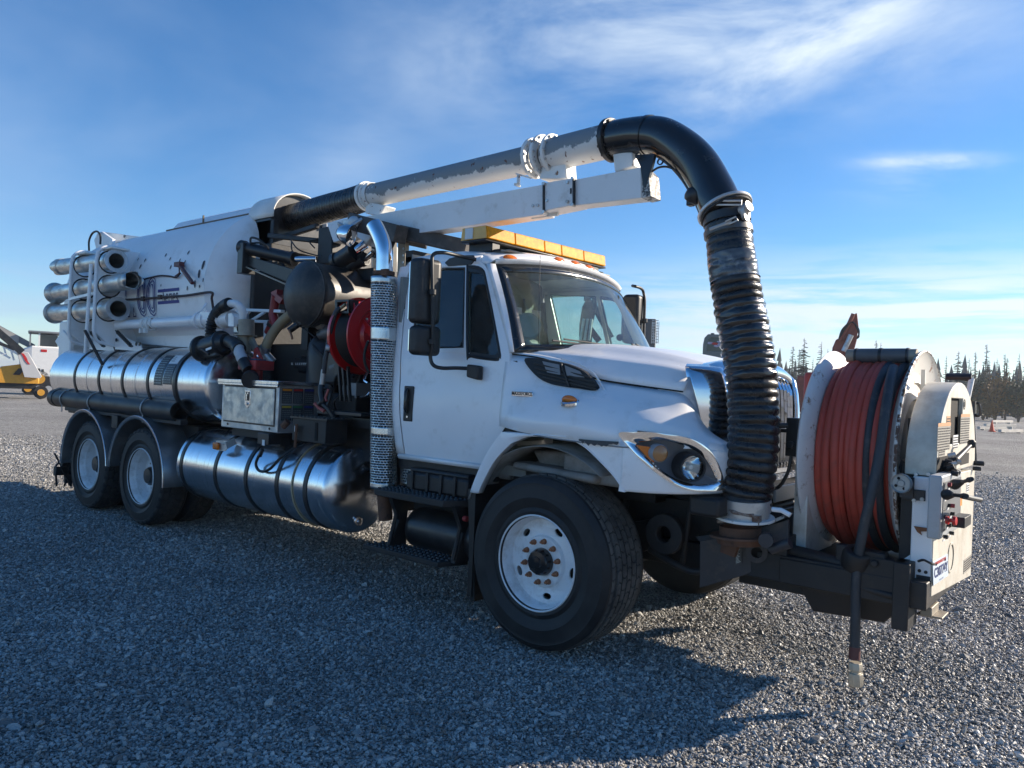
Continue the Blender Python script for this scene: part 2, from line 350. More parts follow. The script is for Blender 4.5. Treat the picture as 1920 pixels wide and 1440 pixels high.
# ------------------------------------------------------------------ ground
def ground_mat():
    mt = bpy.data.materials.new('gravel_ground'); mt.use_nodes = True; t = mt.node_tree; b = t.nodes['Principled BSDF']
    nn = t.nodes.new; lk = t.links.new
    co = nn('ShaderNodeTexCoord')
    def vor(s, feat='F1'):
        v = nn('ShaderNodeTexVoronoi'); v.inputs['Scale'].default_value = s; v.feature = feat; lk(co.outputs['Object'], v.inputs['Vector']); return v
    def noi(s, d=6, r=.6):
        v = nn('ShaderNodeTexNoise'); v.inputs['Scale'].default_value = s; v.inputs['Detail'].default_value = d; v.inputs['Roughness'].default_value = r; lk(co.outputs['Object'], v.inputs[0]); return v.outputs[0]
    v1 = vor(55); v2 = vor(24)
    sp = nn('ShaderNodeSeparateColor'); lk(v1.outputs['Color'], sp.inputs[0])
    mr = nn('ShaderNodeMapRange'); mr.inputs[3].default_value = .45; mr.inputs[4].default_value = 1.6; lk(sp.outputs[0], mr.inputs[0])
    big = nn('ShaderNodeMapRange'); big.inputs[1].default_value = .3; big.inputs[2].default_value = .7; big.inputs[3].default_value = .68; big.inputs[4].default_value = 1.3; lk(noi(.22, 9, .7), big.inputs[0])
    mu = nn('ShaderNodeMath'); mu.operation = 'MULTIPLY'; lk(mr.outputs[0], mu.inputs[0]); lk(big.outputs[0], mu.inputs[1])
    mid = nn('ShaderNodeMapRange'); mid.inputs[1].default_value = .3; mid.inputs[2].default_value = .7; mid.inputs[3].default_value = .5; mid.inputs[4].default_value = 1.5; lk(noi(5, 10, .9), mid.inputs[0])
    m2 = nn('ShaderNodeMath'); m2.operation = 'MULTIPLY'; lk(mu.outputs[0], m2.inputs[0]); lk(mid.outputs[0], m2.inputs[1])
    h = nn('ShaderNodeHueSaturation'); h.inputs['Color'].default_value = (.315, .30, .272, 1); lk(m2.outputs[0], h.inputs['Value']); lk(h.outputs[0], b.inputs['Base Color'])
    b.inputs['Roughness'].default_value = .9
    ad = nn('ShaderNodeMath'); ad.operation = 'MULTIPLY_ADD'; lk(v2.outputs['Distance'], ad.inputs[0]); ad.inputs[1].default_value = .6; lk(v1.outputs['Distance'], ad.inputs[2])
    ad2 = nn('ShaderNodeMath'); ad2.operation = 'MULTIPLY_ADD'; lk(noi(30, 4, .7), ad2.inputs[0]); ad2.inputs[1].default_value = -.9; lk(ad.outputs[0], ad2.inputs[2])
    bp = nn('ShaderNodeBump'); bp.invert = True; bp.inputs['Strength'].default_value = 1.; bp.inputs['Distance'].default_value = .03; lk(ad2.outputs[0], bp.inputs['Height']); lk(bp.outputs[0], b.inputs['Normal'])
    return mt
g = MB(); rings = [0, 3, 6, 9, 14, 20, 30, 50, 90, 180, 400, 900, 2500]; rows = []
for r_ in rings[1:]:
    rows.append([(r_*math.cos(2*math.pi*k/64), r_*math.sin(2*math.pi*k/64), -.012) for k in range(64)])
g.grid(rows, closed=True); g.add(rows[0], [tuple(range(64))])
go = build(g, 'ground', ground_mat(), smooth=False); tag(go, None, None, kind='structure')

# loose crushed stone on the yard, thick near the truck
def add_gravel():
    pts = []; sc = []; co_ = []
    n_try = 860000
    fx, fy = cf.x, cf.y; fl = math.hypot(fx, fy); fx /= fl; fy /= fl
    u1 = np.random.rand(n_try); dep = 2.6 + (19.5-2.6)*u1**1.2; lat = (np.random.rand(n_try)*2-1)*(dep*.73+.6)
    # uniform-per-area correction: density falls off with distance
    X = CAM.x + fx*dep + fy*lat; Y = CAM.y + fy*dep - fx*lat
    dens = np.minimum(1., (5.2/dep)**1.15)*np.clip((19.5-dep)/8., 0, 1)*(dep*.73+.6)/(19.5*.73+.6)*(dep/19.5)**.17
    keep = np.random.rand(n_try) < dens*3.9
    X = X[keep]; Y = Y[keep]; dep = dep[keep]; n = len(X)
    s = np.random.lognormal(-5.0, .36, n)*np.clip(.95+(dep-4)*.045, 1, 1.5)
    big = np.random.rand(n) < .004; s[big] *= 2.0
    z = -.012 + s*.22 + np.random.rand(n)*.006
    me = bpy.data.meshes.new('loose_gravel'); me.vertices.add(n)
    me.vertices.foreach_set('co', np.stack([X, Y, z], 1).astype(np.float32).ravel())
    a = me.attributes.new('scl', 'FLOAT_VECTOR', 'POINT')
    a.data.foreach_set('vector', (s[:, None]*np.stack([np.random.uniform(.8, 1.5, n), np.random.uniform(.6, 1.0, n), np.random.uniform(.35, .75, n)], 1)).astype(np.float32).ravel())
    a = me.attributes.new('rot', 'FLOAT_VECTOR', 'POINT')
    a.data.foreach_set('vector', np.stack([np.random.normal(0, .45, n), np.random.normal(0, .45, n), np.random.rand(n)*6.28], 1).astype(np.float32).ravel())
    o = bpy.data.objects.new('gravel', me); link(o); tag(o, 'loose dark grey crushed stone covering the yard under and around the truck', 'gravel', kind='stuff')
    mt = pm('crushed_stone', (.30, .292, .275), .50, var=.15, scale=1, instance=.6, spec=.5)
    ng = bpy.data.node_groups.new('gravel', 'GeometryNodeTree')
    ng.interface.new_socket('Geometry', in_out='INPUT', socket_type='NodeSocketGeometry'); ng.interface.new_socket('Geometry', in_out='OUTPUT', socket_type='NodeSocketGeometry')
    A = ng.nodes.new; K = ng.links.new
    gi = A('NodeGroupInput'); go_ = A('NodeGroupOutput')
    m2p = A('GeometryNodeMeshToPoints'); K(gi.outputs[0], m2p.inputs[0])
    stones = A('GeometryNodeJoinGeometry'); inst = A('GeometryNodeGeometryToInstance')
    srcs = []
    for i in range(4):
        ico = A('GeometryNodeMeshIcoSphere'); ico.inputs['Radius'].default_value = 1; ico.inputs['Subdivisions'].default_value = 2 if i < 2 else 1
        pos = A('GeometryNodeInputPosition'); nz = A('ShaderNodeTexNoise'); nz.noise_dimensions = '4D'; nz.inputs['W'].default_value = i*3.7; nz.inputs['Scale'].default_value = .9; nz.inputs['Detail'].default_value = 1
        K(pos.outputs[0], nz.inputs['Vector']); sb = A('ShaderNodeVectorMath'); sb.operation = 'SUBTRACT'; K(nz.outputs['Color'], sb.inputs[0]); sb.inputs[1].default_value = (.5, .5, .5)
        sc_ = A('ShaderNodeVectorMath'); sc_.operation = 'SCALE'; K(sb.outputs[0], sc_.inputs[0]); sc_.inputs['Scale'].default_value = 1.9
        sp = A('GeometryNodeSetPosition'); K(ico.outputs['Mesh'], sp.inputs[0]); K(sc_.outputs[0], sp.inputs['Offset'])
        sm = A('GeometryNodeSetMaterial'); sm.inputs['Material'].default_value = mt; K(sp.outputs[0], sm.inputs[0])
        g2 = A('GeometryNodeGeometryToInstance'); K(sm.outputs[0], g2.inputs[0]); srcs.append(g2)
    for s_ in reversed(srcs): K(s_.outputs[0], stones.inputs[0])
    ip = A('GeometryNodeInstanceOnPoints'); K(m2p.outputs[0], ip.inputs['Points']); K(stones.outputs[0], ip.inputs['Instance']); ip.inputs['Pick Instance'].default_value = True
    na = A('GeometryNodeInputNamedAttribute'); na.data_type = 'FLOAT_VECTOR'; na.inputs[0].default_value = 'scl'; K(na.outputs[0], ip.inputs['Scale'])
    nb = A('GeometryNodeInputNamedAttribute'); nb.data_type = 'FLOAT_VECTOR'; nb.inputs[0].default_value = 'rot'; K(nb.outputs[0], ip.inputs['Rotation'])
    K(ip.outputs[0], go_.inputs[0])
    md = o.modifiers.new('g', 'NODES'); md.node_group = ng
    print('gravel stones', n)
add_gravel()

# ------------------------------------------------------------------ background: trees
BARK = pm('bark', (.09, .07, .055), .9, var=.3)
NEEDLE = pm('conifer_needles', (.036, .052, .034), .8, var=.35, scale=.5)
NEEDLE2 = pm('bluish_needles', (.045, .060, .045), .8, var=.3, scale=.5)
LEAFA = pm('autumn_leaves', (.22, .12, .025), .7, var=.4, scale=1.5)
LEAFG = pm('olive_leaves', (.085, .085, .03), .7, var=.4, scale=1.5)
def conifer_meshes(seed, H, dense, wid):
    r = random.Random(seed); tr = MB(); cr_ = MB()
    tr.tube([(0, 0, -.3), (r.uniform(-.1, .1), 0, H*.5), (r.uniform(-.15, .15), r.uniform(-.1, .1), H)], [H*.018, H*.011, H*.002], 6)
    z = H*(.10+.12*r.random())
    while z < H*.99:
        f = 1-z/H; rl = (wid*f**.75+.12)*r.uniform(.65, 1.15)
        nb = max(3, int(dense*(3+4*f)))
        for k in range(nb):
            if r.random() < .12: continue
            a = r.uniform(0, 6.283); ln = rl*r.uniform(.55, 1.15); dr = -.22-.25*r.random()
            d = Vector((math.cos(a), math.sin(a), 0)); sd = Vector((-d.y, d.x, 0)); p0 = Vector((0, 0, z)); n_ = 5
            for q in range(n_):
                t0 = q/n_; c0 = p0 + d*ln*t0 + Vector((0, 0, dr*ln*t0*(1-.45*t0)))
                wq = ln*.34*(1-t0)*r.uniform(.5, 1.2)+.05
                for sgn in (-1, 1):
                    tip = c0 + d*(wq*.7) + sd*sgn*wq + Vector((0, 0, -.14*wq-r.uniform(0, .12)))
                    cr_.add([c0, c0 + d*ln/n_*1.25, tip, c0 + Vector((0, 0, -.10*ln-.05)) + sd*sgn*wq*.35], [(0, 1, 2), (0, 2, 3)])
        z += H*.02*r.uniform(.7, 1.5)*(1.5 if dense < .8 else 1)
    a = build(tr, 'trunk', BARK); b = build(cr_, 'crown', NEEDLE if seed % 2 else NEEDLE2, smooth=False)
    return a, b
protos = []
for i, (H, de, wi) in enumerate([(12, 1.0, 2.3), (12, .7, 1.7), (12, 1.15, 2.7), (12, .55, 1.3), (12, .85, 2.0)]):
    protos.append(conifer_meshes(i+1, H, de, wi))
def groundpt(px, D):   # a point of the ground D metres from the camera in the picture column px (column -> bearing)
    d = cf*1. + cr*((px-960)/1438.47); d.z = 0; d.normalize(); p = CAM + d*D; p.z = 0; return p
tl = [(1462, 690, 1), (1484, 650, 0), (1497, 655, 4), (1505, 634, 2), (1522, 672, 3), (1536, 641, 1), (1550, 655, 3), (1640, 638, 4), (1650, 643, 3),
      (1772, 668, 3), (1795, 659, 2), (1815, 672, 1), (1827, 660, 4), (1847, 646, 0), (1853, 676, 3), (1868, 672, 1), (1882, 664, 4), (1887, 672, 0), (1908, 663, 3),
      (1926, 668, 2), (1948, 655, 0), (1975, 662, 4), (2010, 650, 2), (1700, 668, 1), (1730, 660, 2), (1596, 660, 0), (1570, 655, 1), (1430, 678, 4), (1400, 684, 2), (1745, 672, 4)]
desc = {0: 'broad dark conifer', 1: 'narrow conifer with gaps', 2: 'wide dense conifer', 3: 'thin almost bare conifer', 4: 'middling layered conifer'}
ORD = ['first', 'second', 'third', 'fourth', 'fifth', 'sixth', 'seventh', 'eighth', 'ninth', 'tenth', 'eleventh', 'twelfth', 'thirteenth', 'fourteenth', 'fifteenth']
used = set()
for i, (px, py, k) in enumerate(tl):
    D = random.uniform(112, 150); p = groundpt(px, D)
    hor = 685+.0417*px; H = (hor-py)/1438.47*D*math.cos(math.atan((px-960)/1438.47)) + 1.67
    t_ = empty('conifer', p, parent=None); tag(t_, None, 'tree', 'conifers along the far edge of the yard')
    side = 'left of the hose reel' if px < 1600 else ('above the reel roller' if px < 1770 else 'right of the reel housing')
    grp = sorted(q[0] for q in tl if (q[0] < 1600) == (px < 1600) and (q[0] < 1770) == (px < 1770))
    t_['label'] = '%s, %s in the far row %s' % (desc[k], ORD[grp.index(px)], side)
    for src in protos[k]:
        o = src if k not in used else src.copy()
        if o is not src: link(o)
        o.parent = t_; o.location = (0, 0, 0)
    used.add(k)
    t_.scale = (H/12, H/12, H/12); t_.rotation_euler = (0, 0, random.uniform(0, 6.28))
# far wood behind the row
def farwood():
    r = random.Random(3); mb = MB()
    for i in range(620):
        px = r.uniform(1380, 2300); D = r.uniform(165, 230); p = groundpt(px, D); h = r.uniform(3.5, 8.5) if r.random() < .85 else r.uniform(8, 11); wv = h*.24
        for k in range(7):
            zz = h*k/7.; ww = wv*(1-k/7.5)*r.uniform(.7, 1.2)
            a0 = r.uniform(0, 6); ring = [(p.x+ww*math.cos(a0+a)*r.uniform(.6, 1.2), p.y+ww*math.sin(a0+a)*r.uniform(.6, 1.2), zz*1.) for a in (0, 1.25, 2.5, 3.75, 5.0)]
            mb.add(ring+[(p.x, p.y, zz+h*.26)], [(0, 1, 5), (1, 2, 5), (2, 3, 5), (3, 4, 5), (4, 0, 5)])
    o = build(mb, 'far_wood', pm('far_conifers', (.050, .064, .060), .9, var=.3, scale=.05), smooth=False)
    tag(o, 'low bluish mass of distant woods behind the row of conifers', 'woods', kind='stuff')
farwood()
def bush(px, py, D, wd, matr, label, seed):
    r = random.Random(seed); p = groundpt(px, D); hor = 685+.0417*px; H = (hor-py)/1438.47*D+1.67
    root = empty('broadleaf_tree', p, label, 'tree'); tr = MB(); cr_ = MB()
    for k in range(6):
        a = r.uniform(0, 6.28); tr.tube([(0, 0, 0), (math.cos(a)*wd*.12, math.sin(a)*wd*.12, H*.4), (math.cos(a)*wd*.3, math.sin(a)*wd*.3, H*.85)], [.12, .08, .02], 5)
    cl = [Vector((r.gauss(0, wd*.22), r.gauss(0, wd*.22), H*r.uniform(.25, .85))) for k in range(26)]
    for c in cl:
        for k in range(130):
            q = c + Vector((r.gauss(0, wd*.09), r.gauss(0, wd*.09), r.gauss(0, H*.08))); q.z = max(q.z, .1)
            e1 = Vector((r.gauss(0, 1), r.gauss(0, 1), r.gauss(0, 1))).normalized()*.16; e2 = e1.orthogonal().normalized()*.13
            cr_.add([q, q+e1+e2, q+e1*1.6, q+e1-e2], [(0, 1, 2, 3)])
    build(tr, 'trunk', BARK, root, local=True); build(cr_, 'crown', matr, root, smooth=False, local=True)
bush(1868, 712, 105, 4.6, LEAFA, 'small tree with orange autumn leaves at the right, in front of the conifers', 5)
bush(1846, 716, 108, 4.2, LEAFG, 'olive green bush beside the orange autumn tree', 6)
bush(1912, 722, 104, 3.6, LEAFG, 'low olive bush at the far right edge of the trees', 8)
bush(1795, 728, 112, 3.4, LEAFG, 'low olive bush just right of the reel housing', 9)
# lumber and pipe lying at the yard edge
WOODP = pm('pale_timber', (.55, .52, .46), .8, var=.2, scale=1)
for i, (a, b, D, h_, lab) in enumerate([(1838, 1888, 62, .16, 'pale timber beam lying on the gravel, nearest the reel housing'), (1850, 1906, 66, .30, 'long pale timber beam lying behind the nearer one'),
                              (1878, 1920, 58, .14, 'low pale beam lying at the right edge of the picture'), (1862, 1900, 72, .5, 'raised pale timber resting highest of the stack')]):
    p = groundpt(a, D); q_ = groundpt(b, D*1.05); mb = MB(); mb.beam((p.x, p.y, h_), (q_.x, q_.y, h_), .2, .18)
    for t in (.15, .85): c = p.lerp(q_, t); mb.box((c.x-.12, c.y-.12, 0), (c.x+.12, c.y+.12, h_-.08))
    o = build(mb, 'timber_beam', WOODP, bevel=.01); tag(o, lab, 'timber', 'timber lying at the yard edge')
mb = MB(); p = groundpt(1863, 60); mb.lathe([(0, .22), (.05, .22), (.05, .15), (.75, .03), (.75, 0)], (p.x, p.y, 0), (0, 0, 1), 12)
o = build(mb, 'traffic_cone', pm('cone_orange', (.75, .10, .03), .5)); tag(o, 'small orange traffic cone standing by the timber', 'cone')

# ------------------------------------------------------------------ background machines
def frame_at(px, D):   # local frame facing the camera at column px: right, up
    p = groundpt(px, D); f = (p-CAM); f.z = 0; f.normalize(); r = Vector((f.y, -f.x, 0)); return p, r, f
MW = pm('machine_white', (.78, .78, .76), .45, var=.05); MY = pm('machine_yellow', (.62, .30, .03), .5, var=.1); MG = pm('machine_grey', (.20, .21, .22), .5, var=.1)
MO = pm('excavator_orange', (.26, .065, .04), .55, var=.2, dirt=(.15, .06, .04), dirt_at=(.5, .8), dirt_scale=2)
class Loc:  # helper: build in a local frame x right, y away, z up
    def __init__(s, px, D): s.p, s.r, s.f = frame_at(px, D)
    def T(s, mb):
        k = MB(); k.f = list(mb.f); k.v = [tuple(s.p + s.r*x + s.f*y + Vector((0, 0, z))) for x, y, z in mb.v]; return k
def mpart(L_, mb, name, mat, root, **k): return build(L_.T(mb), name, mat, root, **k)
def wheel_mb(x, y, z, R_, wd):
    return MB().lathe([(-wd/2, R_*.5), (-wd/2, R_*.93), (-wd*.4, R_), (wd*.4, R_), (wd/2, R_*.93), (wd/2, R_*.5)], (x, y, z), (0, 1, 0), 28, closed=True)
# white milling machine at the far left: 1 px = D/1438
def planer():
    D = 55; k = D/1438.47; L_ = Loc(60, D); root = empty('milling_machine', L_.p, 'white road milling machine with a dark canopy, parked beyond the rear of the truck', 'road machine')
    X = lambda px: (px-60)*k; Zz = lambda py: (687.6-py)*k+1.67
    mb = MB(); mb.box((X(58), -1.2, Zz(704)), (X(124), 1.2, Zz(655))); mb.hexa([(X(42), -1.1, Zz(690)), (X(58), -1.2, Zz(704)), (X(58), 1.2, Zz(704)), (X(42), 1.1, Zz(690)), (X(42), -1.1, Zz(662)), (X(58), -1.2, Zz(655)), (X(58), 1.2, Zz(655)), (X(42), 1.1, Zz(662))])
    mpart(L_, mb, 'body', MW, root, bevel=.08)
    mb = MB(); mb.box((X(52), -1.25, Zz(635)), (X(132), 1.25, Zz(631.5))); mpart(L_, mb, 'canopy_roof', MG, root, bevel=.05)
    mb = MB(); mb.box((X(68), -1.0, Zz(655)), (X(92), 1.0, Zz(637))); mpart(L_, mb, 'cab_window', DARKGL, root)
    for x in (54, 66, 94, 101, 128):
        mb = MB(); mb.box((X(x), -1.15, Zz(655)), (X(x+2.2), -1.0, Zz(635))); mpart(L_, mb, 'canopy_post', MW if x > 60 else MG, root)
    mb = MB(); mb.box((X(99), -1.215, Zz(704)), (X(99.5), -1.2, Zz(656))); mpart(L_, mb, 'door_seam', MG, root)
    mb = MB(); mb.box((X(70), -1.215, Zz(664)), (X(78), -1.2, Zz(660))); mpart(L_, mb, 'flag_decal', REDVN, root)
    for x, z_, w_ in ((64, 692, 6), (72, 693, 3), (84, 693, 8)):
        mb = MB(); mb.box((X(x), -1.215, Zz(z_+2)), (X(x+w_), -1.2, Zz(z_-2))); mpart(L_, mb, 'decal', DKLBL, root)
    mb = MB(); mb.box((X(60), -1.0, Zz(717)), (X(122), 1.0, Zz(702))); mpart(L_, mb, 'undercarriage', BLACKS, root)
    for x in (70, 108):
        mpart(L_, wheel_mb(X(x), -1.0, .95, .55, .4), 'tyre', TYRE, root); mb = MB(); mb.lathe([(0, 0), (0, .28), (.1, .24), (.1, 0)], (X(x), -1.26, .95), (0, 1, 0), 18); mpart(L_, mb, 'rim', MY, root)
    for x in (60, 104):
        mb = MB(); zc = .36
        prof = [(x0, z0) for x0, z0 in [(-.9, .0), (.9, .0), (1.1, .2), (1.1, .5), (.9, .72), (-.9, .72), (-1.1, .5), (-1.1, .2)]]
        lo = [[(X(x)+a+.6, -1.25, b) for a, b in prof]]; mb.panel(lo, (0, .5, 0)); mpart(L_, mb, 'crawler_track', BLACKS, root)
        for q in range(4): mb = MB(); mb.lathe([(0, 0), (0, .2), (.05, .2), (.05, 0)], (X(x)-.2+q*.52, -1.3, .36), (0, 1, 0), 14); mpart(L_, mb, 'roller', MY if q == 0 else ALUD, root)
    # folded conveyor rising to the left
    mb = MB(); mb.hexa([(X(-60), -.5, Zz(600)), (X(62), -.5, Zz(662)), (X(62), .5, Zz(662)), (X(-60), .5, Zz(600)), (X(-60), -.5, Zz(584)), (X(62), -.5, Zz(653)), (X(62), .5, Zz(653)), (X(-60), .5, Zz(584))]); mpart(L_, mb, 'conveyor', MG, root)
    mb = MB(); mb.hexa([(X(-60), -.62, Zz(602)), (X(40), -.62, Zz(655)), (X(40), -.52, Zz(655)), (X(-60), -.52, Zz(602)), (X(-60), -.62, Zz(588)), (X(40), -.62, Zz(641)), (X(40), -.52, Zz(641)), (X(-60), -.52, Zz(588))]); mpart(L_, mb, 'conveyor_panel', pm('panel_warm_grey', (.35, .34, .32), .6), root)
    mb = MB(); mb.beam((X(-60), -.7, Zz(608)), (X(40), -.7, Zz(668)), .06, .22); mb.beam((X(-60), -.7, Zz(622)), (X(30), -.7, Zz(676)), .06, .12)
    for q in range(9): x = -50+q*10; mb.beam((X(x), -.7, Zz(608+(x+60)*.6)), (X(x+5), -.7, Zz(622+(x+65)*.6)), .05, .1)
    mpart(L_, mb, 'conveyor_truss', MW, root)
planer()
def loader():
    D = 48; k = D/1438.47; L_ = Loc(10, D); root = empty('wheel_loader', L_.p, 'yellow wheeled machine at the left picture edge, before the white milling machine', 'loader')
    X = lambda px: (px-10)*k; Zz = lambda py: (685.4-py)*k+1.67
    mb = MB(); mb.panel([[(X(a), -1., Zz(b)) for a, b in [(-40, 712), (54, 712), (54, 702), (34, 700), (30, 682), (4, 687), (-2, 694), (-40, 694)]]], (0, 1.8, 0)); mpart(L_, mb, 'body', MY, root, bevel=.05)
    mb = MB(); 
    for q in range(6): mb.beam((X(20+q*1.4), -1.03, Zz(699)), (X(27+q*1.4), -1.03, Zz(689)), .05, .06, up=(0, 1, 0))
    mpart(L_, mb, 'engine_grille', BLACKP, root)
    mb = MB(); mb.panel([[(X(a), -1.25, Zz(b)) for a, b in [(22, 662), (38, 664), (57, 700), (55, 703), (34, 702)]]], (0, .2, 0)); mpart(L_, mb, 'lift_arm', pm('machine_pale_grey', (.5, .5, .5), .5), root, bevel=.02)
    mb = MB(); mb.panel([[(X(a), -1.27, Zz(b)) for a, b in [(28, 665), (32, 666), (36, 672), (38, 678), (41, 682), (38, 682), (34, 677), (31, 670)]]], (0, .015, 0)); mpart(L_, mb, 'arm_emblem', REDVN, root)
    mb = MB(); mb.beam((X(-40), -1.3, Zz(600)), (X(30), -1.3, Zz(664)), .14, .34); mb.beam((X(-30), -1.3, Zz(640)), (X(20), -1.3, Zz(660)), .1, .16); mpart(L_, mb, 'boom_arm', BLACKP, root)
    for x, rw in ((-22, .62), (57, .34)):
        mpart(L_, wheel_mb(X(x), -.8, rw, rw, .4), 'tyre', TYRE, root); mb = MB(); mb.lathe([(0, 0), (0, rw*.5), (.1, rw*.4), (.1, 0)], (X(x), -1.1, rw), (0, 1, 0), 18); mpart(L_, mb, 'rim', MY, root)
    mb = MB(); mb.box((X(-40), -.9, .5), (X(50), .6, Zz(710))); mpart(L_, mb, 'chassis', BLACKS, root)
loader()
def excavator():
    D = 42; k = D/1438.47; L_ = Loc(1590, D); root = empty('excavator', L_.p, 'orange excavator far behind the hose reel, its boom raised above it', 'excavator')
    hz_ = 685+.0417*1590; X = lambda px: (px-1590)*k; Zz = lambda py: (hz_-py)*k+1.67
    mb = MB(); mb.panel([[(X(a), -.3, Zz(b)) for a, b in [(1563, 662), (1568, 648), (1582, 640), (1592, 612), (1596, 603), (1600, 602), (1603, 625), (1601, 648), (1592, 690), (1575, 770), (1560, 770)]]], (0, .6, 0)); mpart(L_, mb, 'boom', MO, root, bevel=.04)
    mb = MB(); mb.tube([(X(1574), -.45, Zz(650)), (X(1588), -.45, Zz(620)), (X(1594), -.45, Zz(604))], .10, 8); mpart(L_, mb, 'stick_cylinder', MO, root)
    mb = MB(); mb.tube([(X(1581), -.5, Zz(668)), (X(1592), -.5, Zz(640))], .13, 8); mpart(L_, mb, 'boom_cylinder', ALUD, root)
    mb = MB()
    for q in range(3): mb.tube(catmull([(X(1573+q), -.5, Zz(646)), (X(1578+q*2), -.55, Zz(630)), (X(1592+q), -.5, Zz(618)), (X(1604), -.5, Zz(632+4*q)), (X(1601), -.4, Zz(646))], 5), .03, 5)
    mpart(L_, mb, 'hydraulic_hose', BLACKP, root)
    mb = MB(); mb.box((X(1510), -1.4, 1.0), (X(1600), 1.4, Zz(712))); mpart(L_, mb, 'body', MO, root, bevel=.08)
    mb = MB(); mb.panel([[(X(a), -1.5, b) for a, b in [(1500, .0), (1610, .0), (1616, .4), (1610, .9), (1500, .9), (1494, .4)]]], (0, .6, 0)); mpart(L_, mb, 'crawler_track', BLACKS, root)
    mb = MB(); mb.box((X(1540), -1.3, Zz(712)), (X(1562), .2, Zz(690))); mpart(L_, mb, 'cab_window', DARKGL, root)
excavator()
def redlift():
    D = 30; k = D/1438.47; L_ = Loc(1512, D); root = empty('red_machine', L_.p, 'red machine mostly hidden between the grille and the hose reel', 'machine')
    hz_ = 685+.0417*1512; X = lambda px: (px-1512)*k; Zz = lambda py: (hz_-py)*k+1.67
    mb = MB(); mb.box((X(1508), -.5, .5), (X(1560), 1, Zz(702))); mpart(L_, mb, 'body', pm('machine_red', (.5, .035, .02), .45), root, bevel=.12)
    for x in (1515, 1545): mpart(L_, wheel_mb(X(x), -.5, .42, .42, .3), 'tyre', TYRE, root)
redlift()
def bgtruck():
    D = 21; k = D/1438.47; L_ = Loc(1345, D); root = empty('dark_cab_machine', L_.p, 'grey cab with rounded roof and stickers in its window, peeking over the bonnet', 'machine')
    hz_ = 685+.0417*1345; X = lambda px: (px-1345)*k; Zz = lambda py: (hz_-py)*k+1.67
    o_ = [(1316, 780), (1317, 650), (1319, 638), (1325, 631), (1400, 631), (1408, 636), (1410, 650), (1412, 780)]; h_ = [(1324, 654), (1326, 641), (1331, 637), (1396, 637), (1401, 641), (1402, 662), (1324, 662)]
    mb = MB(); mb.panel([[(X(a), 0, Zz(b)) for a, b in o_], [(X(a), 0, Zz(b)) for a, b in h_]], (0, .05, 0)); mb.panel([[(X(a), .05, Zz(b)) for a, b in o_]], (0, 1.4, 0)); mpart(L_, mb, 'body', pm('cab_grey_green', (.16, .18, .17), .5), root, bevel=.01)
    mb = MB(); mb.box((X(1323), .03, Zz(664)), (X(1404), .045, Zz(635))); mpart(L_, mb, 'window', DARKGL, root)
    r = random.Random(4)
    for q in range(16):
        cx = X(r.uniform(1328, 1398)); cz = Zz(r.uniform(643, 657)); a0 = r.uniform(0, 3); R_ = r.uniform(.03, .08)
        mb = MB(); mb.panel([[(cx+R_*1.7*math.cos(a0+t*.785)*r.uniform(.6, 1), .018-.0012*q, cz+R_*.7*math.sin(a0+t*.785)*r.uniform(.6, 1)) for t in range(8)]], (0, .001, 0)); mpart(L_, mb, 'sticker', REDVN if q % 7 == 3 else pm('sticker_pale', (.45, .42, .55), .6), root)
    mb = MB(); mb.tube([(X(1333), .3, Zz(632)), (X(1333), .3, Zz(627.5))], .05, 8); mpart(L_, mb, 'roof_light', BLACKP, root)
    for x in (1325, 1395): mpart(L_, wheel_mb(X(x), .2, .5, .5, .3), 'tyre', TYRE, root)
bgtruck()
def grapple():
    D = 26; k = D/1438.47; L_ = Loc(1105, D); root = empty('grapple_crane', L_.p, 'dark grapple crane seen through the windows of the truck cab', 'crane')
    hz_ = 685+.0417*1105; X = lambda px: (px-1105)*k; Zz = lambda py: (hz_-py)*k+1.67
    mb = MB(); mb.panel([[(X(a), 0, Zz(b)) for a, b in [(1084, 760), (1082, 610), (1086, 576), (1092, 564), (1112, 562), (1112, 580), (1106, 610), (1108, 760)]]], (0, .5, 0)); mpart(L_, mb, 'mast', BLACKS, root, bevel=.02)
    mb = MB(); mb.beam((X(1106), .2, Zz(570)), (X(1142), .2, Zz(632)), .25, .2); mb.beam((X(1088), 0, Zz(600)), (X(1120), 0, Zz(640)), .2, .2); mb.beam((X(1120), 0, Zz(640)), (X(1120), 0, 0.2), .3, .3); mpart(L_, mb, 'arm', BLACKS, root)
    for q in range(4):
        mb = MB(); mb.tube(catmull([(X(1090+q*3), -.1, Zz(566)), (X(1092+q*4), -.15, Zz(556-q*.8)), (X(1104+q*2), -.15, Zz(560)), (X(1106+q*2), -.1, Zz(580))], 5), .03, 5); mpart(L_, mb, 'hydraulic_hose', BLACKP, root)
    mb = MB(); mb.box((X(1070), -.4, 0), (X(1160), .8, Zz(700))); mpart(L_, mb, 'base', BLACKS, root, bevel=.05)
    for q in range(3): mb = MB(); mb.tube([(X(1085+q*8), -.2, Zz(640)), (X(1090+q*7), -.2, Zz(600))], .05, 7); mpart(L_, mb, 'cylinder', ALUD, root)
grapple()
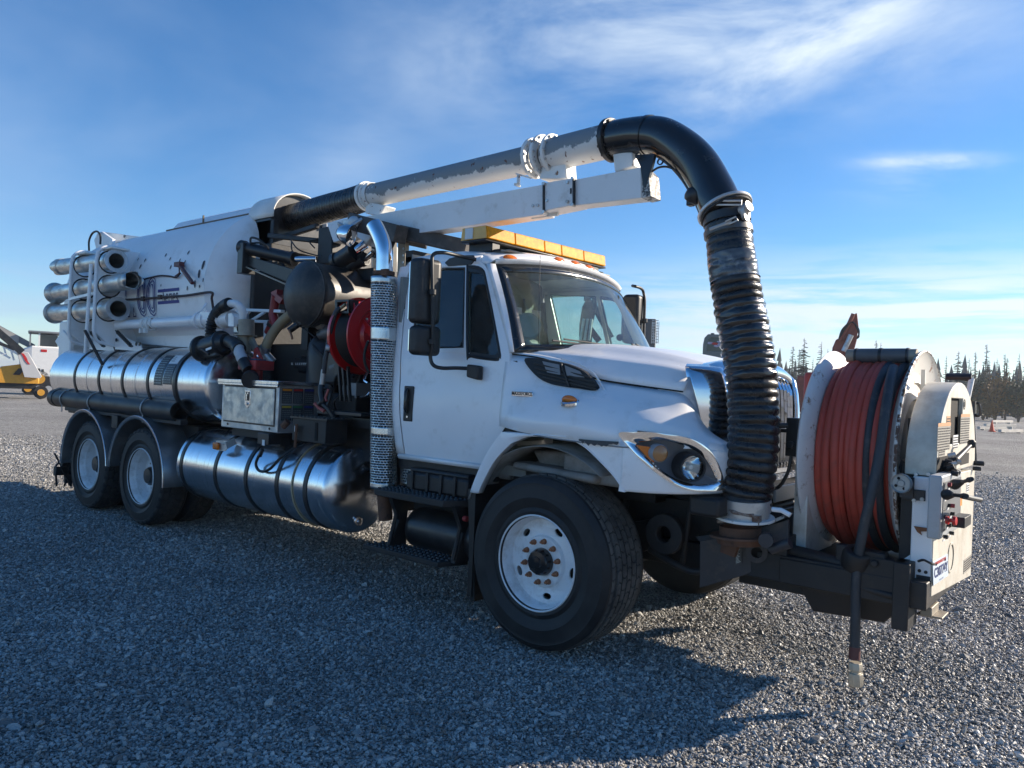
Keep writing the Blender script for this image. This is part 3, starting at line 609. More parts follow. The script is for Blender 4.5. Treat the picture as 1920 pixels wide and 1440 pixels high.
def cage():
    D = 24; k = D/1438.47; L_ = Loc(1222, D); root = empty('caged_cab_machine', L_.p, 'machine with wire mesh over its dark cab, just right of the far mirror', 'machine')
    hz_ = 685+.0417*1222; X = lambda px: (px-1222)*k; Zz = lambda py: (hz_-py)*k+1.67
    mb = MB(); mb.box((X(1196), 0, .6), (X(1226), 1.4, Zz(600))); mpart(L_, mb, 'body', pm('machine_grey2', (.12, .12, .12), .6), root, bevel=.05)
    mb = MB()
    for q in range(9): z_ = Zz(604+q*5); mb.box((X(1218), -.08, z_), (X(1230), -.05, z_+.02))
    for q in range(5): x = X(1218+q*3); mb.box((x, -.1, Zz(646)), (x+.02, -.07, Zz(606)))
    mpart(L_, mb, 'window_mesh', ALUD, root)
    for x in (1190, 1222): mpart(L_, wheel_mb(X(x), 0, .5, .5, .3), 'tyre', TYRE, root)
cage()

# the morning air: one closed box of thin haze round the whole yard
hb_ = MB(); hb_.box((-2600, -2600, -1.2), (2600, 2600, 17)); hm = bpy.data.materials.new('haze_air'); hm.use_nodes = True; t = hm.node_tree
for n in list(t.nodes): t.nodes.remove(n)
ho_m = t.nodes.new('ShaderNodeOutputMaterial'); pv_ = t.nodes.new('ShaderNodeVolumePrincipled'); pv_.inputs['Color'].default_value = (.86, .92, 1, 1); pv_.inputs['Density'].default_value = .0005; pv_.inputs['Anisotropy'].default_value = .3
t.links.new(pv_.outputs[0], ho_m.inputs['Volume']); hz_o = build(hb_, 'haze', hm, smooth=False); hz_o['kind'] = 'stuff'
# ================================================================== the vacuum truck
TRUCK = empty('vacuum_truck', (-3.5, 0, 0), 'white vacuum excavation truck with boom over its cab and hose reel on its front', 'truck')  # many coordinates below come from image pixels, back-projected onto assumed planes
CAM_SCALE = None      # (scale, offset) for a sub-assembly scaled about the camera position
def B(mb, name, mat, parent=TRUCK, **k):
    if CAM_SCALE: mb.v = [tuple(Vector(v)*CAM_SCALE[0]+CAM_SCALE[1]) for v in mb.v]
    return build(mb, name, mat, parent, **k)

# ---- frame rails, axles and the dark mass underneath
mb = MB()
for s in (-1, 1):
    mb.box((-8.6, s*.42-.04, .72), (1.35, s*.42+.04, .98))
for x in (-8.5, -7.4, -6.25, -5, -4, -3, -2, -1.3, .3, 1.1): mb.box((x-.05, -.38, .78), (x+.05, .38, .95))
B(mb, 'chassis_frame', BLACKS, bevel=.008)
mb = MB(); mb.tube([(0, -.8, .5), (0, -.5, .44), (0, .5, .44), (0, .8, .5)], .065, 10)
for s in (-1, 1):
    mb.tube(catmull([(-.75, s*.42, .72), (-.3, s*.42, .60), (0, s*.42, .56), (.3, s*.42, .60), (.75, s*.42, .72)], 5), .035, 6); mb.box((-.08, s*.42-.06, .46), (.08, s*.42+.06, .66))
    mb.tube([(.15, s*.5, .5), (.2, s*.46, .95)], .03, 8)
B(mb, 'front_axle', BLACKS)
mb = MB()
for x in (-5.52, -6.87):
    mb.tube([(x, -.65, .52), (x, .65, .52)], .10, 12); mb.lathe([(-.2, .0), (-.2, .12), (-.05, .22), (.1, .22), (.25, .1), (.25, 0)], (x, 0, .52), (1, 0, 0), 18)
for s in (-1, 1): mb.beam((-7.0, s*.5, .45), (-5.4, s*.5, .45), .12, .16); mb.box((-6.35, s*.5-.08, .4), (-6.05, s*.5+.08, .8))
B(mb, 'rear_axle', BLACKS, bevel=.01)
mb = MB(); mb.box((-.35, -.36, .66), (.72, .36, 1.45)); mb.box((.55, -.42, .78), (.74, .42, 1.6)); mb.lathe([(0, 0), (0, .22), (.3, .26), (.9, .2), (.9, 0)], (-1.3, 0, .85), (1, 0, 0), 16)
mb.box((-.30, -.6, .95), (.5, -.38, 1.12)); mb.lathe([(0, 0), (0, .1), (.35, .1), (.35, 0)], (.4, -.62, .72), (0, 1, 0), 16)
mb.tube(catmull([(.9, -.55, .95), (.86, -.5, 1.1), (.7, -.45, 1.2)], 5), .05, 8); mb.tube(catmull([(.5, -.65, .66), (.8, -.68, .58), (.95, -.6, .62), (1.1, -.3, .66)], 5), .025, 6)
mb.tube([(.72, -.62, .6), (.80, -.66, 1.12)], .018, 8); mb.box((.35, -.5, .55), (.95, -.3, .72)); mb.lathe([(0, .05), (0, .13), (.06, .13), (.06, .05)], (.62, -.7, .78), (0, 1, 0), 20, closed=True)
B(mb, 'engine', BLACKS, bevel=.01)

# ---- wheels
def tyre_mb(R_, wd, ncol, nrow, lug, rr=.29, seed=1, deep=.012):
    """axis along -Y (outer face at y=0, inner at y=+wd), centre at the origin"""
    mb = MB(); r = random.Random(seed); hw = wd
    prof = [(.012, rr), (.0, rr+.012), (-.006, rr+.035), (.004, rr+.06), (-.012, rr+.10), (-.018, R_*.72), (-.021, R_*.74), (-.018, R_*.76), (-.017, R_*.84), (-.010, R_*.885), (-.012, R_*.90), (.002, R_*.945), (.018, R_*.972), (.05, R_-deep), (wd*.5, R_-deep+.002),
            (wd-.05, R_-deep), (wd-.018, R_*.972), (wd-.002, R_*.945), (wd+.012, R_*.88), (wd+.018, R_*.74), (wd+.012, rr+.1), (wd, rr+.012), (wd-.012, rr)]
    mb.lathe([(d, q) for d, q in prof], (0, 0, 0), (0, 1, 0), 72, closed=True)
    tb = MB(); cw = (wd-.035)/ncol; y0 = .018
    for c in range(ncol):
        off = (.5 if c % 2 else 0)
        for k in range(nrow):
            a0 = 2*math.pi*(k+off)/nrow; a1 = a0+2*math.pi/nrow*(1-lug)
            gp = .0035 if deep > .014 else .006; ya = y0+c*cw+gp; yb = y0+(c+1)*cw-gp; am = (a0+a1)/2; bul = .0032*R_*3
            edge = c in (0, ncol-1); rt = R_-(.010 if edge else 0); rb = R_-deep-.006-(.008 if edge else 0)
            ra_o = rt; ra_i = rt
            if c == 0: ra_o = rt-.012
            if c == ncol-1: ra_i = rt-.012
            sk = 2*math.pi/nrow*.16*(1 if c % 2 else -1)
            vs = []
            for rad_, tp in ((rb, 0), (1, 1)):
                for (aa, yy, w_) in ((a0, ya, 0), (a0+sk, (ya+yb)/2, 1), (a0, yb, 2), (a1, yb, 2), (a1+sk, (ya+yb)/2, 1), (a1, ya, 0)):
                    rr_ = rb if not tp else (ra_o if w_ == 0 else (rt if w_ == 1 else ra_i))
                    vs.append((rr_*math.cos(aa), yy, rr_*math.sin(aa)))
            tb.add(vs, [(0, 1, 2, 3, 4, 5)[::-1], (6, 7, 8, 9, 10, 11)]+[(i, (i+1) % 6, 6+(i+1) % 6, 6+i) for i in range(6)])
    if deep > .014:
        for k in range(nrow):      # shoulder lugs cut down the sidewall
            a0 = 2*math.pi*k/nrow; a1 = a0+2*math.pi/nrow*.62; vs = []
            for d, q in ((.03, R_-.012), (-.004, R_*.945), (-.016, R_*.90)):
                for aa in (a0, a1): vs.append((q*math.cos(aa), d, q*math.sin(aa)))
            for d, q in ((.03, R_-.04), (.012, R_*.92), (.0, R_*.89)):
                for aa in (a0, a1): vs.append((q*math.cos(aa), d, q*math.sin(aa)))
            tb.add(vs, [(0, 1, 3, 2), (2, 3, 5, 4), (0, 2, 8, 6), (2, 4, 10, 8), (1, 7, 9, 3), (3, 9, 11, 5), (4, 5, 11, 10)])
    return mb, tb
def oval(c, a, b, rot, n=14): return [(c[0]+a*math.cos(2*math.pi*k/n)*math.cos(rot)-b*math.sin(2*math.pi*k/n)*math.sin(rot), c[1]+a*math.cos(2*math.pi*k/n)*math.sin(rot)+b*math.sin(2*math.pi*k/n)*math.cos(rot)) for k in range(n)]
def front_wheel():
    yf = .085
    rim = MB(); rim.lathe([(-.004, .293), (-.010, .300), (-.004, .306), (.012, .303), (.014, .29), (.03, .280), (.085, .272), (.10, .268), (.30, .262), (.38, .30), (.39, .29), (.30, .25), (.12, .258)], (0, 0, 0), (0, 1, 0), 72)
    outer = [(.272*math.cos(t), yf+.012, .272*math.sin(t)) for t in np.linspace(0, 2*math.pi, 60, endpoint=False)]
    inner = [(.165*math.cos(t), yf-.0, .165*math.sin(t)) for t in np.linspace(0, 2*math.pi, 60, endpoint=False)]
    holes = []
    for k in range(5):
        a = rad(62+72*k); holes.append([(p[0], yf+.006, p[1]) for p in oval((.222*math.cos(a), .222*math.sin(a)), .034, .021, a+math.pi/2)])
    rim.panel([outer, inner]+holes, (0, .012, 0))
    rim.lathe([(yf, .168), (yf-.022, .158), (yf-.024, .10), (yf-.018, .088), (yf+.05, .085)], (0, 0, 0), (0, 1, 0), 60)
    w_ = build(rim, 'front_wheel', WHEELW, TRUCK, local=True, angle=30); w_.location = Vector((0, -1.2, .563)) - TRUCK.location
    ty, tb = tyre_mb(.560, .42, 7, 46, .13, seed=2, deep=.014); t1 = build(ty, 'tyre', TYRE, w_, local=True, angle=30); t2 = build(tb, 'tread', TREAD, w_, local=True, smooth=False)
    hb = MB(); hb.lathe([(yf+.04, .088), (yf-.03, .088), (yf-.06, .080), (yf-.075, .070), (yf-.078, .04), (yf-.088, .035), (yf-.09, 0)], (0, 0, 0), (0, 1, 0), 32)
    for k in range(8): a = k*math.pi/4; hb.lathe([(0, .008), (-.008, .007), (-.008, 0)], (.068*math.cos(a), yf-.066, .068*math.sin(a)), (0, 1, 0), 6)
    hb.lathe([(.16, 0), (.16, .25), (.30, .25)], (0, 0, 0), (0, 1, 0), 32)
    build(hb, 'hub', GLOSSB, w_, local=True)
    nb = MB(); nb.lathe([(0, .019), (-.006, .019), (-.006, .0155), (-.026, .0155), (-.030, .011), (-.030, .009), (-.044, .008), (-.045, 0)], (0, 0, 0), (0, 1, 0), 8)
    first = None
    for k in range(10):
        a = 2*math.pi*(k+.3)/10; loc = (.132*math.cos(a), yf-.022, .132*math.sin(a))
        if first is None: first = build(nb, 'lug_nut', COPPER, w_, local=True, smooth=False); first.location = loc
        else: c = first.copy(); link(c, w_); c.location = loc
    c = copy_tree(w_, TRUCK); c.location = Vector((0, 1.2, .563)) - TRUCK.location; c.rotation_euler = (0, 0, math.pi)
    # the tyre stands on the ground: tread radius equals centre height
front_wheel()
def rear_wheels():
    R_ = .535; rim = MB()
    rim.lathe([(-.004, .292), (-.008, .298), (.0, .303), (.012, .300), (.013, .288), (.035, .274), (.06, .270), (.07, .262), (.12, .258), (.165, .250), (.18, .235), (.185, .10), (.19, .08), (.26, .08)], (0, 0, 0), (0, 1, 0), 64)
    w_ = build(rim, 'rear_wheel', WHEELW, TRUCK, local=True, angle=30, solid=.004)
    ty, tb = tyre_mb(R_, .285, 4, 34, .20, seed=3, deep=.02); build(ty, 'tyre', TYRE, w_, local=True, angle=30); build(tb, 'tread', pm('dark_tread', (.036, .036, .037), .8, var=.3, dirt=(.10, .09, .08), dirt_at=(.5, .8), dirt_scale=9), w_, local=True, smooth=False)
    nb = MB(); nb.lathe([(0, .019), (-.006, .019), (-.006, .0155), (-.03, .0155), (-.05, .008), (-.05, 0)], (0, 0, 0), (0, 1, 0), 8)
    hb = MB(); hb.lathe([(.21, .10), (.10, .095), (.07, .08), (.065, .0)], (0, 0, 0), (0, 1, 0), 28); build(hb, 'hub', BLACKP, w_, local=True)
    first = None
    for k in range(10):
        a = 2*math.pi*(k+.3)/10; loc = (.143*math.cos(a), .183, .143*math.sin(a))
        if first is None: first = build(nb, 'lug_nut', BLACKP, w_, local=True, smooth=False); first.location = loc
        else: c = first.copy(); link(c, w_); c.location = loc
    pos = [(-5.42, -1.2), (-6.77, -1.2)]
    for i, (x, y) in enumerate(pos):
        o = w_ if i == 0 else copy_tree(w_, TRUCK)
        o.location = Vector((x, y, R_)) - TRUCK.location
    def bare(x, y, rot):
        c = w_.copy(); link(c, TRUCK); c.location = Vector((x, y, R_)) - TRUCK.location; c.rotation_euler = (0, 0, rot)
        for ch in w_.children:
            if ch.name.startswith(('tyre', 'tread')): d = ch.copy(); link(d, c)
    for x, _ in pos:
        bare(x, -.575, math.pi); bare(x, .575, 0); bare(x, 1.2, math.pi)
rear_wheels()

# ---- rear mudguards: half-round aluminium arcs
GALV = pm('mudguard_grey', (.50, .51, .52), .38, .85, var=.12, dirt=(.20, .19, .17), dirt_at=(.52, .85), dirt_scale=5, dirt_rough=.8)
def arc_guard(x, a0, a1, R_=.655, y0=-1.27, y1=-.66):
    mb = MB(); n = 22; rows = []
    for i in range(n+1):
        a = rad(a0+(a1-a0)*i/n); c, s = math.cos(a), math.sin(a)
        rows.append([(x+(R_-.035)*c, y0+.004, .535+(R_-.035)*s), (x+R_*c, y0, .535+R_*s), (x+R_*c, y0+.02, .535+R_*s), (x+(R_+.006)*c, (y0+y1)/2-.04, .535+(R_+.006)*s), (x+(R_-.004)*c, (y0+y1)/2, .535+(R_-.004)*s), (x+(R_+.006)*c, (y0+y1)/2+.04, .535+(R_+.006)*s), (x+R_*c, y1, .535+R_*s)])
    mb.grid(rows); B(mb, 'rear_mudguard', GALV, solid=.004, angle=60)
    e = MB(); e.tube([(x+R_*math.cos(rad(a0+(a1-a0)*i/n)), y0-.002, .535+R_*math.sin(rad(a0+(a1-a0)*i/n))) for i in range(n+1)], .006, 6); B(e, 'mudguard_edge', ALU)
arc_guard(-5.42, -4, 176); arc_guard(-6.77, 4, 184)
mb = MB(); mb.box((-6.1, -1.24, 1.02), (-5.95, -.9, 1.16)); mb.box((-7.55, -1.2, 1.14), (-4.6, -1.12, 1.2)); mb.box((-7.6, -1.14, 1.11), (-7.35, -.5, 1.2)); mb.box((-7.1, -.95, .96), (-4.7, -.55, 1.12))
B(mb, 'side_rail', BLACKS, bevel=.006)
r = random.Random(2); mb = MB(); cen = Vector((-7.730, -1.100, 0.454))
for q in range(4): mb.obox(cen+Vector((r.uniform(-.03, .03), r.uniform(-.03, .12), -.10*q+.1)), (.07, .24, .11), (r.uniform(-.3, .3), r.uniform(-.2, .2), r.uniform(-.2, .2)))
for q in range(5): mb.tube([cen+Vector((r.uniform(-.1, .1), r.uniform(-.1, .1), .12)), cen+Vector((r.uniform(-.1, .1), r.uniform(-.1, .1), -.05)), cen+Vector((r.uniform(-.1, .1), r.uniform(-.1, .1), -.3))], .015, 5)
B(mb, 'mud_flap', BLACKS, bevel=.01)

# ---- aluminium water tanks with black straps
def htank(x0, x1, yc, zc, R_, name, dome=.07):
    mb = MB(); n = 26; prof = [(-dome, .0), (-dome*.93, R_*.35), (-dome*.7, R_*.68), (-dome*.3, R_*.90), (-.012, R_-.012), (0, R_-.004), (.015, R_)]
    xs = np.linspace(.02, (x1-x0)-.02, 22)
    for i, x in enumerate(xs): prof.append((x, R_+.0006*math.sin(i*2.1)))
    L_ = x1-x0; prof += [(L_-.015, R_), (L_, R_-.004), (L_+.012, R_-.012), (L_+dome*.3, R_*.90), (L_+dome*.7, R_*.68), (L_+dome*.93, R_*.35), (L_+dome, 0)]
    mb.lathe(prof, (x0, yc, zc), (1, 0, 0), 96); o = B(mb, name, ALU, angle=50)
    return o
def strap(x, yc, zc, R_, parent, mat=BLACKP, w_=.045, name='strap'):
    mb = MB(); mb.lathe([(-w_/2, R_+.001), (-w_/2, R_+.007), (w_/2, R_+.007), (w_/2, R_+.001)], (x, yc, zc), (1, 0, 0), 72, closed=True); return B(mb, name, mat, parent, angle=30)
ut = htank(-8.05, -4.15, -.83, 1.565, .385, 'upper_water_tank')
for x in (-7.25, -6.55, -5.93, -5.32): strap(x, -.83, 1.565, .386, ut)
for x in (-6.9, -6.24, -5.62): strap(x, -.83, 1.565, .3845, ut, ALU, .012, 'seam_weld')
mb = MB(); mb.lathe([(-.03, .386), (-.03, .40), (.0, .402), (.03, .40), (.03, .386)], (-4.72, -.83, 1.565), (1, 0, 0), 72, closed=True); B(mb, 'end_strap', BLACKP, ut, angle=30)
lt = htank(-4.60, -2.18, -.86, .745, .365, 'lower_water_tank', .09)
for x in (-4.50, -3.85, -3.32, -2.83, -2.42): strap(x, -.86, .745, .366, lt)
mb = MB(); mb.tube([(-2.60-.02*math.sin(t), -.86-.372*math.cos(t), .745+.372*math.sin(t)) for t in np.linspace(-1.3, 1.5, 24)], .006, 6); B(mb, 'yellowed_hose', pm('yellowed_tube', (.45, .36, .22), .5), lt)
mb = MB(); mb.lathe([(0, .0), (0, .042), (.015, .04), (.017, .02), (.03, .018), (.03, 0)], Vector((-2.100, -0.908, 0.491))+Vector((-.01, 0, 0)), (1, 0, 0), 24); B(mb, 'drain_plug', ALU, lt)
# unseen far-side tanks and boxes, added to block sun under the truck
def far_tank(x0, x1, yc, zc, R_, nm):
    mb = MB(); mb.lathe([(-.08, 0), (-.05, R_*.7), (0, R_), (x1-x0, R_), (x1-x0+.05, R_*.7), (x1-x0+.08, 0)], (x0, yc, zc), (1, 0, 0), 40); B(mb, nm, ALU, angle=40)
far_tank(-4.6, -1.75, .86, .72, .36, 'unseen_low_tank'); far_tank(-8.0, -4.2, .83, 1.565, .385, 'unseen_high_tank')
mb = MB(); mb.box((-1.6, .55, .36), (-.68, 1.15, 1.05)); mb.box((-4.7, -.30, .50), (-2.2, .35, .75)); B(mb, 'unseen_shade_box', BLACKS, bevel=.01)
# decals on the upper tank
def on_tank(yc, zc, R_):   # x along the tank, y around it
    return lambda x, a: (x, yc-R_*math.cos(a), zc+R_*math.sin(a))
def wrapquad(x0, x1, a0, a1, f, n=10):
    mb = MB(); mb.grid([[f(x0+(x1-x0)*i/4, rad(a0+(a1-a0)*k/n)) for k in range(n+1)] for i in range(5)]); return mb
f = on_tank(-.83, 1.565, .3885)
B(wrapquad(-5.17, -4.99, -5, 48, f), 'dark_decal', DKLBL, ut, smooth=True); B(wrapquad(-4.97, -4.79, -3, 30, f), 'dark_decal', DKLBL, ut); B(wrapquad(-4.97, -4.79, 31, 48, f), 'white_decal', WHITEV, ut)
f2 = on_tank(-.83, 1.565, .390)
r = random.Random(5); mb = MB()
for q in range(11):
    a = -2+4.2*q; x = -5.155
    while x < -5.02:
        l_ = r.uniform(.01, .035); mb.join(wrapquad(x, min(x+l_, -5.01), a, a+1.6, f2, 1)); x += l_+.009
B(mb, 'decal_print', pm('print_grey', (.35, .38, .36), .5), ut)
mb = MB()
for q in range(8):
    a = 0+3.6*q; x = -4.955
    while x < -4.82: l_ = r.uniform(.01, .03); mb.join(wrapquad(x, min(x+l_, -4.80), a, a+1.4, f2, 1)); x += l_+.01
for a in (35, 39, 43): mb.join(wrapquad(-4.95, -4.95+r.uniform(.05, .13), a, a+1.6, f2, 1))
B(mb, 'decal_print', pm('print_grey2', (.25, .27, .27), .5), ut)

# ---- tool box between the tanks
X0, X1, YF, YB, Z0, Z1 = -3.82, -2.89, -1.2, -.78, 1.18, 1.60
mb = MB(); mb.box((X0, YF, Z0), (X1, YB, Z1)); tbx = B(mb, 'tool_box', ALUD, bevel=.006)
mb = MB(); mb.box((X0-.035, YF-.035, Z1+.001), (X1+.03, YB+.01, Z1+.035)); mb.box((X0-.03, YF-.032, Z1-.02), (X1+.02, YF-.008, Z1+.001)); B(mb, 'lid', ALU, tbx, bevel=.004)
mb = MB(); mb.box((X0+.05, YF-.014, Z0+.065), (X1-.05, YF-.002, Z1-.035)); B(mb, 'door', pm('door_tread_alu', (.62, .60, .56), .38, .9, var=.18, scale=8, rvar=.1, dirt=(.40, .36, .30), dirt_at=(.45, .7), dirt_scale=9, dirt_rough=.6), tbx, bevel=.004)
mb = MB(); mb.box((X0+.045, YF-.004, Z0+.052), (X1-.045, YF-.0015, Z1-.02)); B(mb, 'door_gap', BLACKP, tbx)
cx = (X0+X1)/2; mb = MB(); mb.panel([[(cx-.045, YF-.018, Z1-.06), (cx+.045, YF-.018, Z1-.06), (cx+.045, YF-.018, Z1-.19), (cx, YF-.018, Z1-.225), (cx-.045, YF-.018, Z1-.19)]], (0, .006, 0)); B(mb, 'latch_plate', ALU, tbx, bevel=.002)
mb = MB(); mb.box((cx-.033, YF-.0195, Z1-.155), (cx+.033, YF-.018, Z1-.075)); B(mb, 'latch_recess', BLACKP, tbx)
mb = MB(); mb.box((cx-.008, YF-.03, Z1-.15), (cx+.008, YF-.018, Z1-.08)); mb.box((cx-.024, YF-.03, Z1-.095), (cx+.024, YF-.018, Z1-.08)); mb.lathe([(0, .013), (-.01, .011), (-.01, 0)], (cx, YF-.02, Z1-.185), (0, 1, 0), 14); B(mb, 'latch', ALU, tbx)
for x in (X0+.12, X1-.12): mb = MB(); mb.lathe([(0, .012), (-.004, .011), (-.004, 0)], (x, YF-.001, Z0+.032), (0, 1, 0), 12); B(mb, 'vent_plug', BLACKP, tbx)
mb = MB(); k = 0
for j in range(2):
    for i in range(3):
        y = -1.17+i*.115; z = Z1-.16-j*.15
        mb = MB(); mb.box((X1+.001, y, z), (X1+.0035, y+.105, z+.135)); B(mb, 'warning_label', DKLBL, tbx)
        mb = MB(); mb.box((X1+.0035, y+.006, z+.112), (X1+.005, y+.099, z+.129)); B(mb, 'label_header', [ORNGV, REDVN, BLUE, pm('dull_yellow', (.5, .36, .05), .5), pm('dull_green', (.05, .2, .08), .5), BLUE][k], tbx); k += 1
        mb = MB(); r = random.Random(k)
        for q in range(5):
            yy = y+.01
            while yy < y+.09: l_ = r.uniform(.008, .025); mb.box((X1+.0035, yy, z+.012+q*.018), (X1+.005, min(yy+l_, y+.097), z+.018+q*.018)); yy += l_+.006
        B(mb, 'label_print', pm('print_grey2', (.25, .27, .27), .5), tbx)
mb = MB(); mb.box((X0+.06, -1.12, 1.10), (X1-.1, -.8, 1.18)); mb.box((-3.16, -1.1, 1.05), (-2.98, -1.0, 1.14)); B(mb, 'box_bracket', BLACKS, bevel=.005)
# side marker lamp on its bracket, black cable, valve body
c = Vector((-3.794, -1.240, 0.998)); mb = MB(); mb.box(c+Vector((-.05, -.03, -.035)), c+Vector((.045, .0, .035))); B(mb, 'side_marker_lamp', AMBER, bevel=.014, seg=3)
mb = MB(); mb.panel([[c+Vector((-.04, .004, .045)), c+Vector((.13, .004, .045)), c+Vector((.16, .004, -.01)), c+Vector((.12, .004, -.04)), c+Vector((-.04, .004, -.045))]], (0, .012, 0)); mb.beam(c+Vector((.1, .01, .0)), c+Vector((.1, .12, .05)), .02, .06); B(mb, 'lamp_bracket', ALUD)
mb = MB(); mb.tube(catmull([(-3.739, -1.200, 1.092), (-3.754, -1.150, 1.150), (-3.738, -1.050, 1.180)], 6), .006, 6); mb.tube(catmull([(-3.045, -1.240, 1.030), (-3.120, -1.250, 0.901), (-3.056, -1.250, 0.837), (-2.910, -1.250, 0.866), (-2.764, -1.220, 0.994), (-2.710, -1.100, 1.086)], 8), .013, 8); B(mb, 'power_cable', RUBBER)
mb = MB(); mb.tube([(-3.045, -1.240, 1.030), (-3.074, -1.245, 0.962)], .019, 10); mb.box(Vector((-3.065, -1.200, 1.122))-Vector((.05, .05, .05)), Vector((-3.065, -1.200, 1.122))+Vector((.12, .08, .05))); B(mb, 'cable_socket', BLACKP, bevel=.006)
mb = MB(); q_ = Vector((-3.009, -1.255, 1.090)); mb.box(q_-Vector((.02, .002, .025)), q_+Vector((.02, 0, .025))); q2 = Vector((-2.566, -1.235, 1.241)); mb.box(q2-Vector((.02, .002, .025)), q2+Vector((.02, 0, .025))); B(mb, 'white_tag', WHITEV)
mb = MB(); mb.box((-2.64, -1.22, 1.14), (-2.18, -1.0, 1.33)); sb = B(mb, 'step_box', BLACKS, bevel=.006)
mb = MB(); mb.box((-2.66, -1.235, 1.331), (-2.15, -.98, 1.345))
for i in range(9):
    for j in range(4): mb.lathe([(0, .011), (.008, .009)], (-2.61+i*.052, -1.2+j*.055, 1.345), (0, 0, 1), 6)
B(mb, 'step_tread', BLACKP, sb); mb = MB(); mb.box((-2.32, -1.224, 1.16), (-2.285, -1.2205, 1.31)); B(mb, 'slot', pm('deep_black', (.004, .004, .004), .9), sb)
mb = MB(); mb.tube([(-2.539, -1.250, 1.284), (-2.541, -1.250, 1.207), (-2.591, -1.220, 1.086)], .012, 8); mb.tube([(-2.766, -1.180, 1.292), (-2.812, -1.200, 1.243)], .03, 10); B(mb, 'rusty_valve', RUST)

# ---- two long black suction hoses strapped under the upper tank (things of their own)
def long_hose(a, b, R_, label, bands):
    a = Vector(a); b = Vector(b); d = (b-a).normalized(); L_ = (b-a).length; mb = MB()
    mid = [(t, R_+(.002*math.sin(t*9))) for t in np.linspace(.16, L_-.02, 20)]
    mb.lathe([(0, 0), (0, R_*.9), (.01, R_+.008), (.14, R_+.008), (.15, R_)]+mid+[(L_, R_), (L_, R_-.015), (L_-.25, R_-.015), (L_-.25, 0)], a, d, 36)
    o = build(mb, 'suction_hose', RUBBER); tag(o, label, 'hose', 'long black hoses strapped below the upper water tank')
h1a = Vector((-7.95, -1.16, 1.285)); h1b = Vector((-4.70, -1.16, 1.27))
long_hose(h1a, h1b, .105, 'outer of two long black hoses strapped along the side, its open end facing forward', 0)
long_hose((-7.85, -.99, 1.40), (-4.9, -.99, 1.31), .085, 'inner long black hose behind the outer one, tucked against the upper water tank', 0)
for px in (123, 175, 275):
    X = (-7.522, -1.200, 1.203)[0] if px == 123 else ((-6.696, -1.200, 1.211)[0] if px == 175 else (-5.335, -1.200, 1.193)[0])
    mb = MB(); mb.tube([(X, -1.16-.112*math.cos(t), 1.28+.112*math.sin(t)) for t in np.linspace(-.7, 2.3, 16)]+[(X, -1.06, 1.22)], .007, 6); mb.tube([(X, -1.245, 1.21), (X, -1.24, 1.12)], .007, 6); B(mb, 'hose_clamp', ALUD)

# ---- debris tank
XF = -4.70
mb = MB(); prof = [(-8.4, 0), (-8.4, .95), (-8.3, .955), (-8.25, .95), (-7.6, .95), (-6.4, .9485), (-5.6, .95), (XF-.03, .95), (XF, .955), (XF+.02, .935), (XF+.06, .915), (XF+.12, .86), (XF+.17, .78), (XF+.21, .62), (XF+.235, .42), (XF+.25, .2), (XF+.25, 0)]
mb.lathe([(x+8.4, r_) for x, r_ in prof], (-8.4, 0, 2.6), (1, 0, 0), 96); dt = B(mb, 'debris_tank', TANKP, angle=30)
def on_deb(x, a, R_=.953): return (x, -R_*math.cos(a), 2.6+R_*math.sin(a))
# lower skirt and sub-frame
mb = MB(); mb.panel([[(-7.298, -0.800, 2.037), (-5.369, -0.800, 1.954), (-4.577, -0.800, 1.937), (-4.597, -0.800, 2.191), (-5.963, -0.800, 2.291), (-7.169, -0.800, 2.307)]], (0, .03, 0)); mb.box((-8.3, -.55, 1.55), (-4.75, .55, 1.78))
mb.box((-8.3, -.5, 1.0), (-4.75, .5, 1.56))
B(mb, 'tank_cradle', TANKP, bevel=.01)
# dust cover along the crown of the tank
mb = MB(); sec = lambda x, s: [(x, -.30, 3.42+.0*s), (x, -.30*s-.02, 3.50), (x, -.24*s, 3.60*s+3.5*(1-s)), (x, -.12*s, 3.655*s+3.52*(1-s)), (x, .12*s, 3.655*s+3.52*(1-s)), (x, .24*s, 3.60*s+3.5*(1-s)), (x, .30*s+.02, 3.50), (x, .30, 3.42)]
rows = [sec(x, s) for x, s in ((-6.95, .0), (-6.94, .55), (-6.86, .85), (-6.75, 1), (-6.0, 1), (-5.2, 1), (-4.7, 1))]; mb.grid(rows); mb.add(rows[-1], [tuple(range(8))]); B(mb, 'crown_duct', TANKP, bevel=.01)
mb = MB(); mb.tube([(-6.9+.2*i, -.315, 3.505) for i in range(12)], .010, 5); mb.box((-5.98, -.325, 3.50), (-5.96, -.31, 3.60)); B(mb, 'duct_seal', pm('brown_sealant', (.16, .12, .08), .8))
